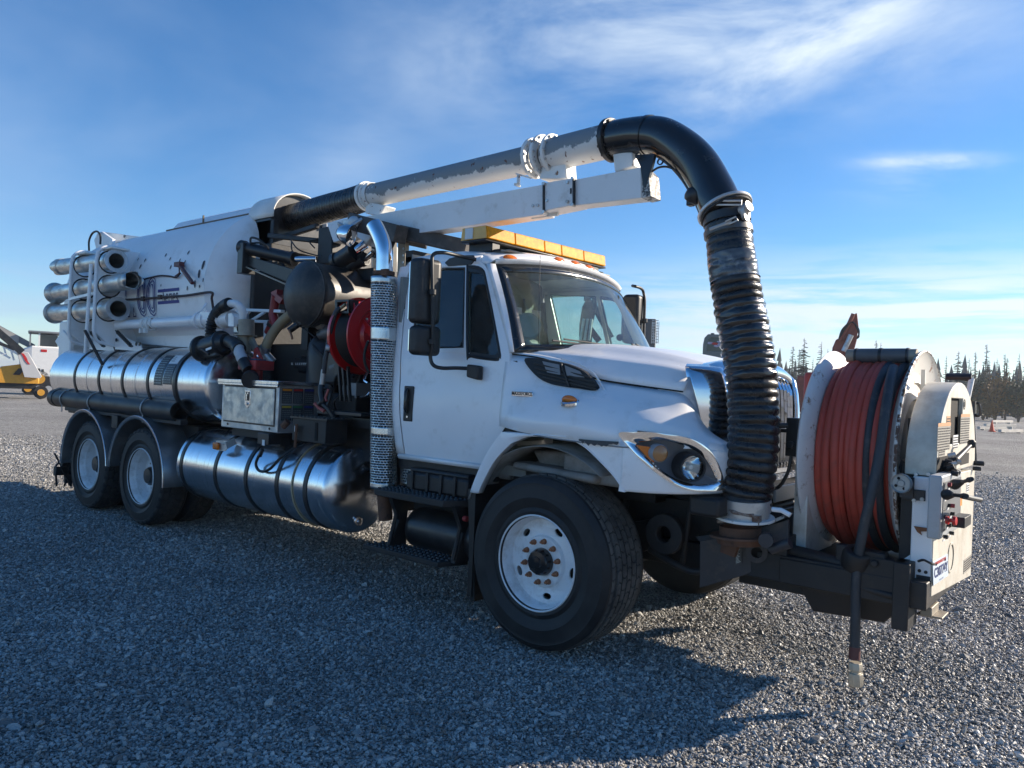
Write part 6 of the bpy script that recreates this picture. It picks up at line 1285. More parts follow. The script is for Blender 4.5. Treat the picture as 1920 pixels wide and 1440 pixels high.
# the big corrugated hose hanging in front of the grille
hp_ = [(0.932, -0.655, 2.777), (0.957, -0.660, 2.650), (0.984, -0.670, 2.517), (1.027, -0.680, 2.319), (1.076, -0.690, 2.125), (1.115, -0.695, 1.966), (1.149, -0.700, 1.809), (1.170, -0.710, 1.652), (1.187, -0.720, 1.498), (1.190, -0.730, 1.358), (1.184, -0.740, 1.219), (1.171, -0.745, 1.109), (1.167, -0.750, 1.032)]
cp = catmull(hp_, 24); L_ = 0; S = [0]
for a, b in zip(cp[:-1], cp[1:]): L_ += np.linalg.norm(b-a); S.append(L_)
pitch = .052; r = random.Random(3); jit = [r.uniform(-.08, .08) for _ in range(80)]; amp = [r.uniform(.7, 1.25) for _ in range(80)]
def hose_r(s):
    tot_ = L_; k = int(s/pitch); f = (s/pitch) % 1; f = min(max(f+jit[k]*.5*math.sin(f*math.pi), 0), 1); base = .131+.010*min(1, s/.3)
    a = .016*amp[k]*(1 if s > .42 else .4)
    return base+a*(abs(math.sin(math.pi*f))**.55-.6)
mb = MB(); rs = [hose_r(s) for s in S]; mb.tube(cp, rs, 48); k = MB(); k.f = mb.f
k.v = [(x+.004*noise.noise(Vector((x*9, y*9, z*22))), y+.004*noise.noise(Vector((x*9+5, y*9, z*22))), z+.006*noise.noise(Vector((x*6, y*6+9, z*6)))) for x, y, z in mb.v]
hz = B(k, 'vacuum_hose', WRAPR, angle=80)
# wrinkled film taped round the middle of it
def film(i0, i1, dr, nm, mat, sc=1.):
    seg_ = cp[i0:i1]; rr = [max(hose_r(S[i]), .136)+dr for i in range(i0, i1)]; m_ = MB(); m_.tube(seg_, rr, 64, caps=False)
    q = MB(); q.f = m_.f; q.v = []
    for x, y, z in m_.v:
        n1 = noise.noise(Vector((x*14*sc, y*14*sc, z*48)))+.6*noise.noise(Vector((x*40, y*40, z*110))); c_ = Vector((1.05, -.7, z)); o_ = Vector((x, y, z))-c_; q.v.append(tuple(Vector((x, y, z))+o_.normalized()*.006*n1))
    return B(q, nm, mat, hz, angle=80)
film(84, 152, .004, 'wrap_film', pm('wrap_film', (.013, .013, .014), .16, coat=.6, var=.2, bump=.4, bscale=60)); 
film(48, 68, .003, 'clear_tape', pm('grey_tape', (.07, .075, .08), .25, coat=.5, var=.4, scale=12, dirt=(.20, .21, .22), dirt_at=(.55, .7), dirt_scale=14))
def hband(i, R_, w_, nm, mat): c = Vector(cp[i]); d = Vector(cp[i+1])-Vector(cp[i-1]); mb = MB(); mb.lathe([(-w_/2, R_-.02), (-w_/2, R_), (w_/2, R_), (w_/2, R_-.02)], c, d, 48, closed=True); B(mb, nm, mat, hz, angle=30)
hband(8, .142, .05, 'hose_band', BLACKP); hband(22, .146, .035, 'hose_band', pm('worn_band', (.12, .12, .115), .4, .6, var=.3)); c_ = Vector((0.971, -0.800, 2.681)); mb = MB(); mb.tube([c_+Vector((-.07, 0, -.02)), c_+Vector((.06, .01, .015))], .013, 8); mb.tube([c_+Vector((.03, -.01, .015)), c_+Vector((.09, 0, .04)), c_+Vector((.10, .01, .02)), c_+Vector((.05, 0, .0))], .006, 6); B(mb, 'band_bolt', ALUD, hz)
# lower end: clamp, aluminium ring, rusty stowing flange
n_ = len(cp); le = Vector((1.166, -0.750, 0.994)); dn = Vector((0, 0, -1)); dn = (Vector((1.163, -0.740, 0.875))-le).normalized()
mb = MB(); mb.lathe([(-.06, .12), (-.06, .146), (-.02, .148), (.01, .146), (.01, .138), (.05, .138), (.05, .12)], le-dn*.03, dn, 48, closed=True); B(mb, 'hose_clamp', pm('galvanised', (.55, .56, .55), .45, .7, var=.15, dirt=(.3, .28, .25), dirt_at=(.5, .75), dirt_scale=9, dirt_rough=.7), hz, angle=30)
mb = MB(); mb.lathe([(.015, .11), (.015, .168), (.028, .170), (.034, .155), (.034, .11)], le, dn, 48, closed=True); B(mb, 'hose_end_ring', OLDW, hz, angle=30)
mb = MB(); b0 = le+Vector((-.0, -.0, -.055)); s0 = b0+Vector((.11, -.09, .035)); mb.tube([b0+Vector((-.12, -.10, 0)), s0], .011, 7); mb.box(s0-Vector((.02, .02, .02)), s0+Vector((.02, .02, .03))); mb.tube([le+Vector((-.1, -.105, .05)), le+Vector((.0, -.15, .02)), le+Vector((.1, -.11, .01))], .012, 7); B(mb, 'clamp_bolt', pm('rusty_bolt', (.28, .25, .22), .6, .4, dirt=(.13, .06, .035), dirt_at=(.45, .6), dirt_scale=20), hz)
mb = MB(); sf = Vector((1.141, -0.740, 0.862)); mb.lathe([(-.0, .10), (-.0, .172), (.012, .174), (.018, .10)], sf-Vector((0, 0, 0)), (0.05, 0, -1), 48, closed=True); mb.lathe([(-.05, .10), (-.05, .118), (.05, .118), (.05, .10)], sf, (.05, 0, -1), 40, closed=True); mb.lathe([(.01, .10), (.01, .14), (.05, .13), (.055, .10)], sf, (.05, 0, -1), 40, closed=True); mb.panel([T_((1.024, -0.720, 0.835), (1.125, -0.720, 0.819), (1.099, -0.720, 0.721), (1.012, -0.720, 0.738))], (0, .04, 0)); B(mb, 'stowing_flange', RUST, angle=30)

# ---- rear flexible piece, tank inlet and its hood
rp = catmull([(-2.887, -0.310, 3.446), (-3.153, -0.290, 3.431), (-3.532, -0.260, 3.424), (-3.903, -0.220, 3.419), (-4.297, -0.180, 3.419), (-4.596, -0.150, 3.433)], 30); Lr = 0; Sr = [0]
for a, b in zip(rp[:-1], rp[1:]): Lr += np.linalg.norm(b-a); Sr.append(Lr)
mb = MB(); mb.tube(rp, [.128+.010*(abs(math.sin(math.pi*s/.045))**.6-.5)+.012*min(1, s/1.) for s in Sr], 40); B(mb, 'flexible_joint', WRAPR, angle=80)
for i, R_ in ((2, .142), (125, .152), (131, .152)): c = Vector(rp[i]); d = Vector(rp[i+1])-Vector(rp[i-1]); mb = MB(); mb.lathe([(-.02, R_-.03), (-.02, R_), (.02, R_), (.02, R_-.03)], c, d, 40, closed=True); B(mb, 'joint_band', ALU if R_ > .15 else OLDW, angle=30)
X_ = (-4.422, -0.300, 3.455)[0]
def hood_arch(x0, x1, R_, th, nm, mat, zc=3.40, yc=-.12, n=16, low=3.0):
    mb = MB(); o_ = [(yc-R_, low)]+[(yc-R_*math.cos(a), zc+R_*.78*math.sin(a)) for a in np.linspace(0, math.pi, n)]+[(yc+R_, low)]
    mb.panel([[(x0, y, z) for y, z in o_]], (x1-x0, 0, 0)); return B(mb, nm, mat, bevel=.01)
hood_arch(-4.66, -4.30, .33, 0, 'inlet_hood', BLACKP, low=2.9); 
mb = MB(); rows = []
for x in (-4.72, -4.24):
    rows.append([(x-.0*k, -.12-.345*math.cos(a), 3.40+.345*.80*math.sin(a)) for k, a in enumerate(np.linspace(-.1, math.pi+.1, 20))])
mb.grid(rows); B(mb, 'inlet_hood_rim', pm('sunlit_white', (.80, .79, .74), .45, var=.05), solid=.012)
mb = MB(); mb.box((-4.7, -.45, 2.75), (-4.25, -.38, 3.35)); mb.box((-4.66, -.5, 3.02), (-4.2, .3, 3.08)); B(mb, 'inlet_bracket', BLACKS, bevel=.006)

# ---- boom pedestal, cylinders, cradle over the cab
mb = MB()
mb.panel([T_((-3.391, -0.500, 3.152), (-3.222, -0.500, 3.156), (-3.172, -0.500, 3.043), (-3.154, -0.500, 2.783), (-3.393, -0.500, 2.800))], (0, .5, 0))
mb.beam((-4.243, -0.500, 3.158), (-3.426, -0.450, 3.038), .06, .05); mb.beam((-3.480, -0.450, 3.192), (-4.401, -0.300, 3.174), .05, .05)
mb.box((-3.7, -.45, 2.60), (-2.6, .5, 2.72)); mb.box((-3.55, -.3, 1.0), (-2.75, .35, 2.6))
B(mb, 'boom_pedestal', BLACKS, bevel=.01)
mb = MB(); mb.panel([T_((-3.266, -0.500, 3.192), (-2.979, -0.450, 3.223), (-2.620, -0.450, 3.100), (-2.435, -0.450, 2.998), (-2.561, -0.450, 2.882), (-2.661, -0.470, 2.926), (-2.800, -0.500, 3.013), (-2.902, -0.500, 3.018), (-3.143, -0.500, 2.988))], (0, .14, 0)); mb.panel([T_((-2.710, -0.520, 2.962), (-2.531, -0.520, 3.004), (-2.704, -0.520, 2.882), (-2.810, -0.520, 2.841), (-2.852, -0.520, 2.884))], (0, .05, 0)); B(mb, 'boom_knuckle', BM, bevel=.008)
mb = MB(); mb.beam((-2.704, -0.620, 3.120), (-2.043, -0.620, 2.940), .14, .15); mb.beam((-2.179, -0.500, 2.994), (-1.545, -0.300, 2.841), .10, .12); mb.beam((-2.375, -0.400, 2.987), (-2.162, -0.200, 2.939), .2, .06); B(mb, 'boom_cradle', pm('weathered_grey_steel', (.055, .05, .045), .6, var=.3, dirt=(.16, .14, .12), dirt_at=(.5, .8), dirt_scale=8), bevel=.006)
mb = MB(); mb.beam((-2.309, -0.350, 2.999), (-2.300, -0.350, 2.624), .10, .05, up=(0, 1, 0)); po = B(mb, 'cradle_post', TANM, bevel=.004)
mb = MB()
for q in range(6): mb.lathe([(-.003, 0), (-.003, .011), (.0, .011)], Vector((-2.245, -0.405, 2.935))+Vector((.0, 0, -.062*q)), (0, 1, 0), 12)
B(mb, 'post_sky_discs', pm('sky_seen_hole', (.45, .52, .58), .9), po)  # pale discs in sky colour stand for light seen through the post
mb = MB(); mb.beam((-2.479, -0.340, 2.982), (-2.457, -0.340, 2.635), .07, .06, up=(0, 1, 0)); mb.box((-2.0, -.6, 1.4), (-1.9, -.5, 2.75)); mb.box((-2.0, .5, 1.4), (-1.9, .6, 2.75)); mb.box((-2.0, -.6, 2.7), (-1.9, .6, 2.8)); B(mb, 'cradle_frame', BLACKS, bevel=.004)
def cylram(a, b, c, R_, nm='hydraulic_cylinder'):
    mb = MB(); a, b, c = Vector(a), Vector(b), Vector(c); mb.cyl(a, b, R_, 20); mb.cyl(a, a+(b-a).normalized()*.05, R_*1.15, 20); mb.cyl(b-(b-a).normalized()*.05, b, R_*1.15, 20); o = B(mb, nm, BLACKP)
    m2 = MB(); m2.cyl(b, c, R_*.5, 14); B(m2, 'piston_rod', CHROME, o)
cylram((-4.193, -0.850, 2.977), (-3.544, -0.650, 2.835), (-3.414, -0.500, 2.849), .062)
cylram((-3.007, -0.550, 2.780), (-2.728, -0.550, 2.869), (-2.656, -0.500, 2.931), .085); cylram((-2.923, -0.500, 2.726), (-2.654, -0.500, 2.797), (-2.544, -0.500, 2.843), .055)
mb = MB(); mb.hexa(T_((-4.180, -0.850, 2.813), (-3.450, -0.750, 2.575), (-3.553, -0.680, 2.590), (-4.299, -0.780, 2.832), (-4.188, -0.850, 2.906), (-3.398, -0.750, 2.711), (-3.501, -0.680, 2.728), (-4.306, -0.780, 2.926))); mb.box(Vector((-4.123, -0.870, 2.887))-Vector((.05, .03, .19)), Vector((-4.123, -0.870, 2.887))+Vector((.05, .12, .12))); B(mb, 'outrigger_arm', BLACKP, bevel=.006)
mb = MB(); mb.beam((-4.110, -0.855, 2.775), (-3.433, -0.760, 2.548), .02, .012); B(mb, 'arm_edge', TANM)
for pts, r_ in (([(-4.017, -0.850, 2.989), (-4.013, -0.850, 3.053), (-3.909, -0.830, 3.031), (-3.810, -0.800, 2.958), (-3.809, -0.750, 2.903)], .011), ([(-4.032, -0.830, 3.004), (-3.907, -0.800, 2.999), (-3.839, -0.750, 2.937)], .010),
                ([(-3.704, -0.600, 3.047), (-3.561, -0.600, 2.939), (-3.434, -0.500, 2.892), (-3.321, -0.500, 2.873)], .007), ([(-3.685, -0.600, 3.046), (-3.669, -0.600, 2.937), (-3.580, -0.550, 2.832), (-3.532, -0.550, 2.775)], .007),
                ([(-3.827, -0.650, 2.845), (-3.674, -0.700, 2.789), (-3.624, -0.700, 2.733)], .012), ([(-2.588, -0.500, 2.827), (-2.512, -0.500, 2.801), (-2.516, -0.500, 2.870), (-2.563, -0.500, 2.893)], .010), ([(-3.439, -0.500, 2.961), (-3.532, -0.500, 3.038), (-3.401, -0.500, 3.048)], .007),
                ([(-2.871, -0.550, 3.141), (-2.904, -0.550, 3.165), (-2.870, -0.550, 3.121), (-2.805, -0.550, 3.100)], .006)): mb = MB(); mb.tube(catmull(pts, 6), r_, 7); B(mb, 'hydraulic_line', RUBBER)
mb = MB(); c_ = Vector((-2.560, -0.780, 2.961)); d_ = Vector((.35, -.45, -.35)).normalized(); d_ = Vector((.72, .35, -.25)).normalized()
mb.lathe([(-.11, 0), (-.105, .035), (-.08, .062), (-.03, .086), (.01, .096), (.03, .100), (.036, .098), (.036, .085), (.0, .07)], c_, d_, 40); wl_ = B(mb, 'work_lamp', CHROME, angle=50); mb = MB(); mb.lathe([(.032, .085), (.036, .0)], c_, d_, 30); B(mb, 'lamp_glass', CLEAR, wl_)
mb = MB(); mb.lathe([(0, 0), (0, .03), (.02, .03), (.03, .012), (.05, .012), (.05, 0)], c_+Vector((-.10, -.01, .11)), (-.5, 0, -.8), 14); mb.tube([c_+Vector((.02, .02, .08)), c_+Vector((.06, .1, .15))], .02, 8); c3 = Vector((-2.561, -0.720, 3.081)); mb.lathe([(-.03, 0), (-.03, .055), (.02, .055), (.03, .03), (.03, 0)], c3, (.5, -.8, 0), 18); mb.box(c3+Vector((-.14, -.03, -.03)), c3+Vector((-.03, .03, .03))); B(mb, 'lamp_swivel', ALUD, wl_, bevel=.003)
mb = MB(); mb.tube(catmull([(-3.582, 0.550, 2.704), (-3.595, 0.550, 2.912), (-3.635, 0.500, 3.043), (-3.716, 0.400, 3.069), (-3.766, 0.300, 2.916)], 6), .22, 28); B(mb, 'air_duct', pm('cream_duct', (.62, .60, .52), .45, var=.05), angle=60)

# ---- blower silencer lying across the truck
mc = Vector((-2.969, -0.930, 2.434)); Rm = .30; mb = MB()
mb.lathe([(-.13, 0), (-.125, .08), (-.10, .16), (-.06, .23), (-.02, .275), (0, .293), (.002, .300), (.03, .303), (.05, .300), (.06, Rm-.004), (.5, Rm-.004), (1.3, Rm-.004), (1.35, .28), (1.45, .16), (1.47, 0)], mc, (0, 1, 0), 64); si = B(mb, 'silencer', MUFF, angle=30)
mb = MB(); mb.lathe([(0, Rm-.01), (0, Rm+.008), (.02, Rm+.008), (.02, Rm-.01)], mc+Vector((0, .02, 0)), (0, 1, 0), 64, closed=True); B(mb, 'silencer_seam', MUFF, si)
mb = MB(); mb.box((mc.x-.2, -.8, mc.z-.5), (mc.x-.1, .4, mc.z-.22)); mb.box((mc.x+.2, -.4, 1.5), (mc.x+.28, .4, mc.z-.1)); B(mb, 'silencer_bracket', BLACKS)
# ---- dark pump bay between the tank and the cab
mb = MB(); mb.box((-4.6, -.40, 1.0), (-3.2, .75, 2.02)); mb.box((-4.38, -.62, 1.9), (-4.3, .8, 2.78)); mb.box((-3.5, -.2, 2.0), (-3.3, .7, 2.6)); mb.box((-2.1, -.2, 1.7), (-1.8, .8, 2.3)); mb.box((-3.3, -.5, 1.0), (-1.75, .75, 1.75)); mb.box((-3.1, -.35, 1.7), (-2.3, .6, 2.25)); mb.box((-2.75, -.85, .98), (-1.75, -.4, 1.33)); mb.box((-2.9, -.75, 1.30), (-2.4, -.45, 1.55)); B(mb, 'pump_and_dark_backing', BLACKS, bevel=.015)  # pump blocks, with black plates added to stand for the bay's darkness
r = random.Random(21); mb = MB(); m2 = MB(); m3 = MB()
for q in range(26):
    c_ = Vector((r.uniform(-3.2, -2.3), r.uniform(-.75, -.5), r.uniform(1.6, 2.2))); s = r.uniform(.03, .09)
    (mb if q % 3 else m2).lathe([(0, 0), (0, s), (s*1.5, s), (s*1.5, s*.6), (s*2.2, s*.6), (s*2.2, 0)], c_, (r.uniform(-1, 1), r.uniform(-1, 0), r.uniform(-1, 1)), 12)
for q in range(16):
    a = Vector((r.uniform(-3.2, -2.0), r.uniform(-.8, -.5), r.uniform(1.4, 2.1))); b = a+Vector((r.uniform(-.4, .4), r.uniform(-.1, .2), r.uniform(-.4, .3))); m3 = MB(); m3.tube(catmull([a, (a+b)/2+Vector((0, -.08, r.uniform(-.15, .1))), b], 8), r.uniform(.008, .018), 6); B(m3, 'pump_hose', RUBBER)
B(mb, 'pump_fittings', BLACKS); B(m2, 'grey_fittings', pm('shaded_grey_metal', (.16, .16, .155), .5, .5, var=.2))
mb = MB(); mb.box((-2.86, -.80, 1.62), (-2.50, -.62, 1.93)); B(mb, 'engine_cover', BLACKP, bevel=.03); mb = MB(); mb.box(Vector((-3.298, -0.810, 1.812)), Vector((-3.011, -0.810, 1.791))+Vector((0, .004, 0))); B(mb, 'cover_nameplate', ALUD)
r = random.Random(3); mb = MB(); x_ = -.0
na, nb_ = Vector((-3.278, -0.812, 1.807)), Vector((-3.017, -0.812, 1.795))
for q in range(9): c_ = na.lerp(nb_, (q+.5)/9); mb.box(c_-Vector((.007, .001, .009)), c_+Vector((.007, .0, .009)))
B(mb, 'nameplate_print', BLACKP)
c_ = Vector((-2.953, -0.720, 1.623)); mb = MB(); mb.lathe([(0, .0), (0, .13), (.35, .135), (.47, .12), (.54, .07), (.56, .04), (.62, .035), (.62, 0)], c_-Vector((0, 0, .1)), (0, 0, 1), 32); B(mb, 'accumulator', BLACKP, angle=50)
# control levers + grey block
mb = MB(); mb.box(Vector((-2.630, -0.750, 1.512)), Vector((-2.400, -0.750, 1.648))+Vector((0, .2, 0))); B(mb, 'valve_block', pm('block_grey', (.30, .31, .32), .5, .3), bevel=.005)
mb = MB()
for q in range(3): a = Vector((-2.405, -0.900, 1.486))+Vector((.06*q, 0, 0)); mb = MB(); mb.beam(a, a+Vector((-.05, 0, .30)), .03, .02); B(mb, 'control_lever', BLACKP, bevel=.004)
mb = MB(); mb.beam((-2.541, -0.950, 1.387), (-1.951, -0.950, 1.392), .2, .03); mb.box(Vector((-2.246, -0.950, 1.357)), Vector((-1.910, -0.950, 1.276))); B(mb, 'control_bracket', BLACKP, bevel=.004)
# small bright metal parts
mb = MB(); mb.cyl((-2.875, -0.550, 1.775), (-2.702, -0.550, 1.773), .03, 14); mb.tube(catmull([(-2.208, -0.800, 1.734), (-2.172, -0.850, 1.678), (-2.122, -0.850, 1.653)], 5), .012, 7); mb.tube(catmull([(-2.212, -0.850, 1.527), (-2.069, -0.900, 1.546), (-2.030, -0.900, 1.578)], 5), .010, 7); B(mb, 'bright_fitting', ALU)
mb = MB(); mb.tube([(-2.920, -0.800, 2.149), (-2.841, -0.800, 2.153)], .03, 10); mb.hexa(T_((-3.303, -0.500, 2.245), (-2.888, -0.500, 2.205), (-3.016, -0.400, 2.217), (-3.440, -0.400, 2.257), (-3.324, -0.500, 2.298), (-2.893, -0.500, 2.276), (-3.020, -0.400, 2.289), (-3.461, -0.400, 2.311))); B(mb, 'tan_crossmember', TANM)
mb = MB(); mb.hexa(T_((-3.276, -0.620, 2.146), (-2.560, -0.620, 2.081), (-2.708, -0.500, 2.092), (-3.444, -0.500, 2.158), (-3.280, -0.620, 2.207), (-2.564, -0.620, 2.149), (-2.713, -0.500, 2.162), (-3.448, -0.500, 2.222))); B(mb, 'cream_panel', TANM, bevel=.004)
# tan discharge hose, drain cock
mb = MB(); mb.tube(catmull([(-3.411, -0.750, 2.286), (-3.512, -0.780, 2.213), (-3.579, -0.820, 2.118), (-3.618, -0.860, 2.012), (-3.635, -0.880, 1.933)], 7), .048, 16); B(mb, 'tan_hose', TANH)
mb = MB(); mb.tube([(-3.628, -0.880, 1.959), (-3.660, -0.880, 1.897)], .055, 16); mb.tube([(-3.660, -0.880, 1.897), (-3.601, -0.820, 1.807)], .05, 14); B(mb, 'hose_elbow', ALUD)
mb = MB(); a = Vector((-3.030, -0.920, 2.170)); mb.tube([a, (-3.103, -0.980, 2.098)], .030, 12); mb.tube([(-3.005, -0.950, 2.196), (-2.982, -0.930, 2.159)], .036, 12); mb.tube(catmull([(-3.003, -0.950, 2.167), (-2.948, -0.900, 2.102), (-2.851, -0.880, 2.045)], 5), .006, 5); B(mb, 'drain_cock', BLACKP); mb = MB(); mb.tube(catmull([(-3.098, -0.990, 2.112), (-3.037, -1.000, 2.057), (-3.018, -1.000, 2.018)], 4), .011, 7); B(mb, 'copper_handle', COPPER)
# red boom prop beside the tank
mb = MB(); mb.tube([(-3.585, -0.800, 2.161), (-3.648, -0.800, 2.277), (-3.621, -0.800, 2.406), (-3.598, -0.800, 2.457)], [.05, .045, .045, .055], 14); mb.panel([T_((-3.648, -0.840, 2.491), (-3.542, -0.840, 2.517), (-3.538, -0.840, 2.466), (-3.437, -0.840, 2.420), (-3.486, -0.840, 2.371), (-3.579, -0.840, 2.416))], (0, .07, 0)); B(mb, 'red_prop', pm('dull_red', (.25, .02, .022), .4, var=.1), bevel=.003)
mb = MB(); mb.tube([(-3.607, -0.800, 2.208), (-3.690, -0.800, 2.095)], .058, 14); B(mb, 'red_prop_socket', pm('dull_red', (.25, .02, .022), .4, var=.1)); mb = MB(); mb.tube([(-3.624, -0.800, 2.193), (-3.640, -0.800, 2.162)], .066, 14); B(mb, 'prop_collar', BLACKP)
# ---- white framing and bonnet under the tank dome
mb = MB(); mb.beam((-4.197, -0.800, 2.341), (-3.488, -0.800, 2.304), .05, .03); mb.beam((-4.522, -0.600, 2.253), (-3.801, -0.600, 2.226), .05, .03); mb.beam((-4.335, -0.620, 2.247), (-4.064, -0.620, 2.339), .02, .03); mb.beam((-4.067, -0.600, 2.231), (-4.052, -0.600, 2.033), .06, .04, up=(0, 1, 0)); mb.panel([T_((-4.866, -0.700, 2.391), (-4.213, -0.700, 2.358), (-4.289, -0.700, 2.305), (-4.861, -0.700, 2.321))], (0, .03, 0))
B(mb, 'tank_frame', TANKP, bevel=.005)
mb = MB(); mb.lathe([(0, 0), (0, .30), (.02, .31), (.05, .30), (.06, 0)], (-4.697, -0.450, 1.989), (.8, -.6, 0), 40); B(mb, 'pump_bell', TANKP, angle=40)
# side water pipe with its grooved couplings
a = Vector((-6.641, -1.020, 2.210)); b = Vector((-5.816, -1.020, 2.213)); mb = MB(); mb.tube([a, b], .055, 20); B(mb, 'water_pipe', PAINT); mb = MB(); mb.tube([(-5.624, -1.020, 2.215), (-4.632, -1.020, 2.222)], .058, 20); B(mb, 'water_pipe', PAINT)
mb = MB(); mb.tube([(-5.855, -1.020, 2.213), (-5.599, -1.020, 2.214)], .070, 20)
for px in (0, 1): c_ = Vector((-5.790, -1.020, 2.212))+Vector((.11*px, 0, 0)); mb.lathe([(-.018, .05), (-.018, .082), (.018, .082), (.018, .05)], c_, (1, 0, 0), 28, closed=True); mb.box(c_+Vector((-.015, -.09, -.11)), c_+Vector((.015, -.05, -.06)))
B(mb, 'pipe_coupling', OLDW, angle=30)
mb = MB(); mb.tube([(-4.664, -1.020, 2.223), (-4.005, -1.020, 2.229)], .080, 24)
for p in ((-4.599, -1.020, 2.221), (-4.472, -1.020, 2.224), (-4.244, -1.020, 2.224), (-4.163, -1.020, 2.227)): mb.lathe([(-.012, .05), (-.012, .095), (.012, .095), (.012, .05)], p, (1, 0, 0), 30, closed=True)
mb.panel([T_((-3.949, -1.100, 2.266), (-3.891, -1.100, 2.270), (-3.850, -1.100, 2.233), (-3.843, -1.100, 2.140), (-3.939, -1.100, 2.142))], (0, .10, 0)); mb.panel([T_((-4.538, -1.100, 2.240), (-4.539, -1.020, 2.401), (-4.507, -1.020, 2.394), (-4.479, -1.100, 2.303), (-4.290, -1.100, 2.287), (-4.307, -1.100, 2.244))], (0, .012, 0)); B(mb, 'pipe_union', PAINT, angle=30)
# black strainer with ribbed hose, bent white pipe, perforated sleeve
mb = MB(); a = Vector((-4.389, -1.120, 1.917)); b = Vector((-3.962, -1.080, 1.998)); d_ = (b-a).normalized(); L2 = (b-a).length
mb.lathe([(-.02, 0), (-.02, .12), (.0, .135), (.03, .135), (.04, .10), (L2*.5, .105), (L2*.72, .10), (L2*.75, .125), (L2*.80, .125), (L2*.82, .10), (L2*.95, .08), (L2, 0)], a, d_, 28); mb.tube([(-4.366, -1.200, 1.928), (-4.219, -1.200, 1.907), (-4.094, -1.200, 1.865)], .014, 6); st = B(mb, 'strainer', BLACKP, angle=30)
mb = MB(); q_ = Vector((-4.044, -1.235, 1.910)); mb.beam(q_-Vector((.05, 0, .005)), q_+Vector((.05, 0, .015)), .004, .022); B(mb, 'strainer_label', WHITEV, st)
rp2 = catmull([(-4.249, -1.100, 2.041), (-4.265, -1.100, 2.116), (-4.232, -1.100, 2.211), (-4.148, -1.100, 2.293), (-4.033, -1.100, 2.347), (-3.976, -1.100, 2.361)], 16); s = 0; rr = [.05]
for u_, v_ in zip(rp2[:-1], rp2[1:]): s += np.linalg.norm(v_-u_); rr.append(.050+.006*math.sin(2*math.pi*s/.028))
mb = MB(); mb.tube(rp2, rr, 18); B(mb, 'ribbed_hose', RUBBER, angle=80); mb = MB(); mb.tube([(-4.246, -1.100, 1.998), (-4.251, -1.100, 2.062)], .062, 16); mb.tube([(-4.014, -1.100, 2.346), (-3.937, -1.100, 2.364)], .060, 16); B(mb, 'ribbed_hose_cuff', RUBBER)
mb = MB(); mb.tube(catmull([(-3.994, -1.100, 2.351), (-3.914, -1.080, 2.366), (-3.848, -1.050, 2.346), (-3.827, -1.020, 2.286), (-3.853, -1.000, 2.190)], 8), .038, 18); B(mb, 'bent_white_pipe', TANKP)
mb = MB(); c_ = Vector((-3.834, -1.000, 2.190)); mb.box(Vector((-3.942, -1.050, 2.198)), Vector((-3.751, -1.050, 2.071))+Vector((0, .1, 0))); B(mb, 'sleeve_plate', pm('dull_zinc', (.60, .61, .60), .4, .6), bevel=.02, seg=3)
mb = MB(); mb.tube([(-3.755, -1.020, 2.207), (-3.743, -1.020, 2.053)], .075, 22); mb.lathe([(0, .075), (0, .11), (.01, .11), (.01, .075)], (-3.795, -1.000, 2.055), (0, 0, 1), 20, closed=True); mb.tube([(-3.814, -1.000, 2.055), (-3.802, -1.000, 1.899)], .065, 20); B(mb, 'sleeve', TANM, angle=40)
mb = MB(); mb.lathe([(-.003, 0), (-.003, .045), (0, .045)], (-3.811, -1.056, 2.128), (0, 1, 0), 24); B(mb, 'sleeve_hole', pm('deep_black', (.004, .004, .004), .9))
mb = MB(); mb.tube([(-3.908, -1.100, 1.996), (-3.815, -1.120, 1.984), (-3.667, -1.150, 1.941)], .06, 16); mb.tube([(-3.686, -1.150, 1.951), (-3.621, -1.160, 1.915)], .066, 16); B(mb, 'rubber_elbow', RUBBER); mb = MB(); mb.tube(catmull([(-3.641, -1.160, 1.935), (-3.591, -1.170, 1.870), (-3.512, -1.170, 1.791)], 6), [.050+.003*math.sin(i*1.7) for i in range(13)], 16); B(mb, 'white_hose_piece', pm('wrapped_white', (.52, .54, .56), .6, var=.15, bump=.4, bscale=40)); mb = MB(); mb.tube([(-3.531, -1.170, 1.806), (-3.435, -1.170, 1.723)], .055, 16); B(mb, 'rubber_elbow', RUBBER)
mb = MB(); mb.lathe([(-.13, 0), (-.13, .06), (.13, .06), (.13, 0)], (-3.494, -1.050, 1.712), (0, 0, 1), 8); 
q_ = Vector((-3.497, -1.050, 1.747)); mb.box(q_+Vector((-.16, -.1, -.02)), q_+Vector((.14, .1, .07))); mb.tube([q_+Vector((.0, -.05, -.08)), q_+Vector((.16, -.16, -.10))], .062, 18); rv = B(mb, 'red_valve', REDV, bevel=.008); mb = MB(); mb.tube([q_+Vector((.12, -.13, -.095)), q_+Vector((.22, -.20, -.115))], .074, 20); B(mb, 'valve_coupling', BLACKS, rv); mb = MB(); mb.box(q_+Vector((-.08, -.06, .071)), q_+Vector((.08, .05, .085))); B(mb, 'valve_cap', pm('blue_tag', (.06, .12, .2), .6), rv, bevel=.004)
mb = MB(); mb.panel([[q_+Vector(v) for v in ((-.07, .0, .07), (-.06, 0, .18), (-.01, 0, .20), (.07, 0, .11), (.09, 0, .08), (.05, 0, .08), (.0, 0, .13), (-.03, 0, .12), (-.03, 0, .07))]], (0, .015, 0)); B(mb, 'valve_handle', REDV, rv, bevel=.003); mb = MB(); mb.beam((-3.753, -0.980, 2.056), (-3.580, -1.000, 1.900), .03, .07); B(mb, 'valve_strut', TANM)

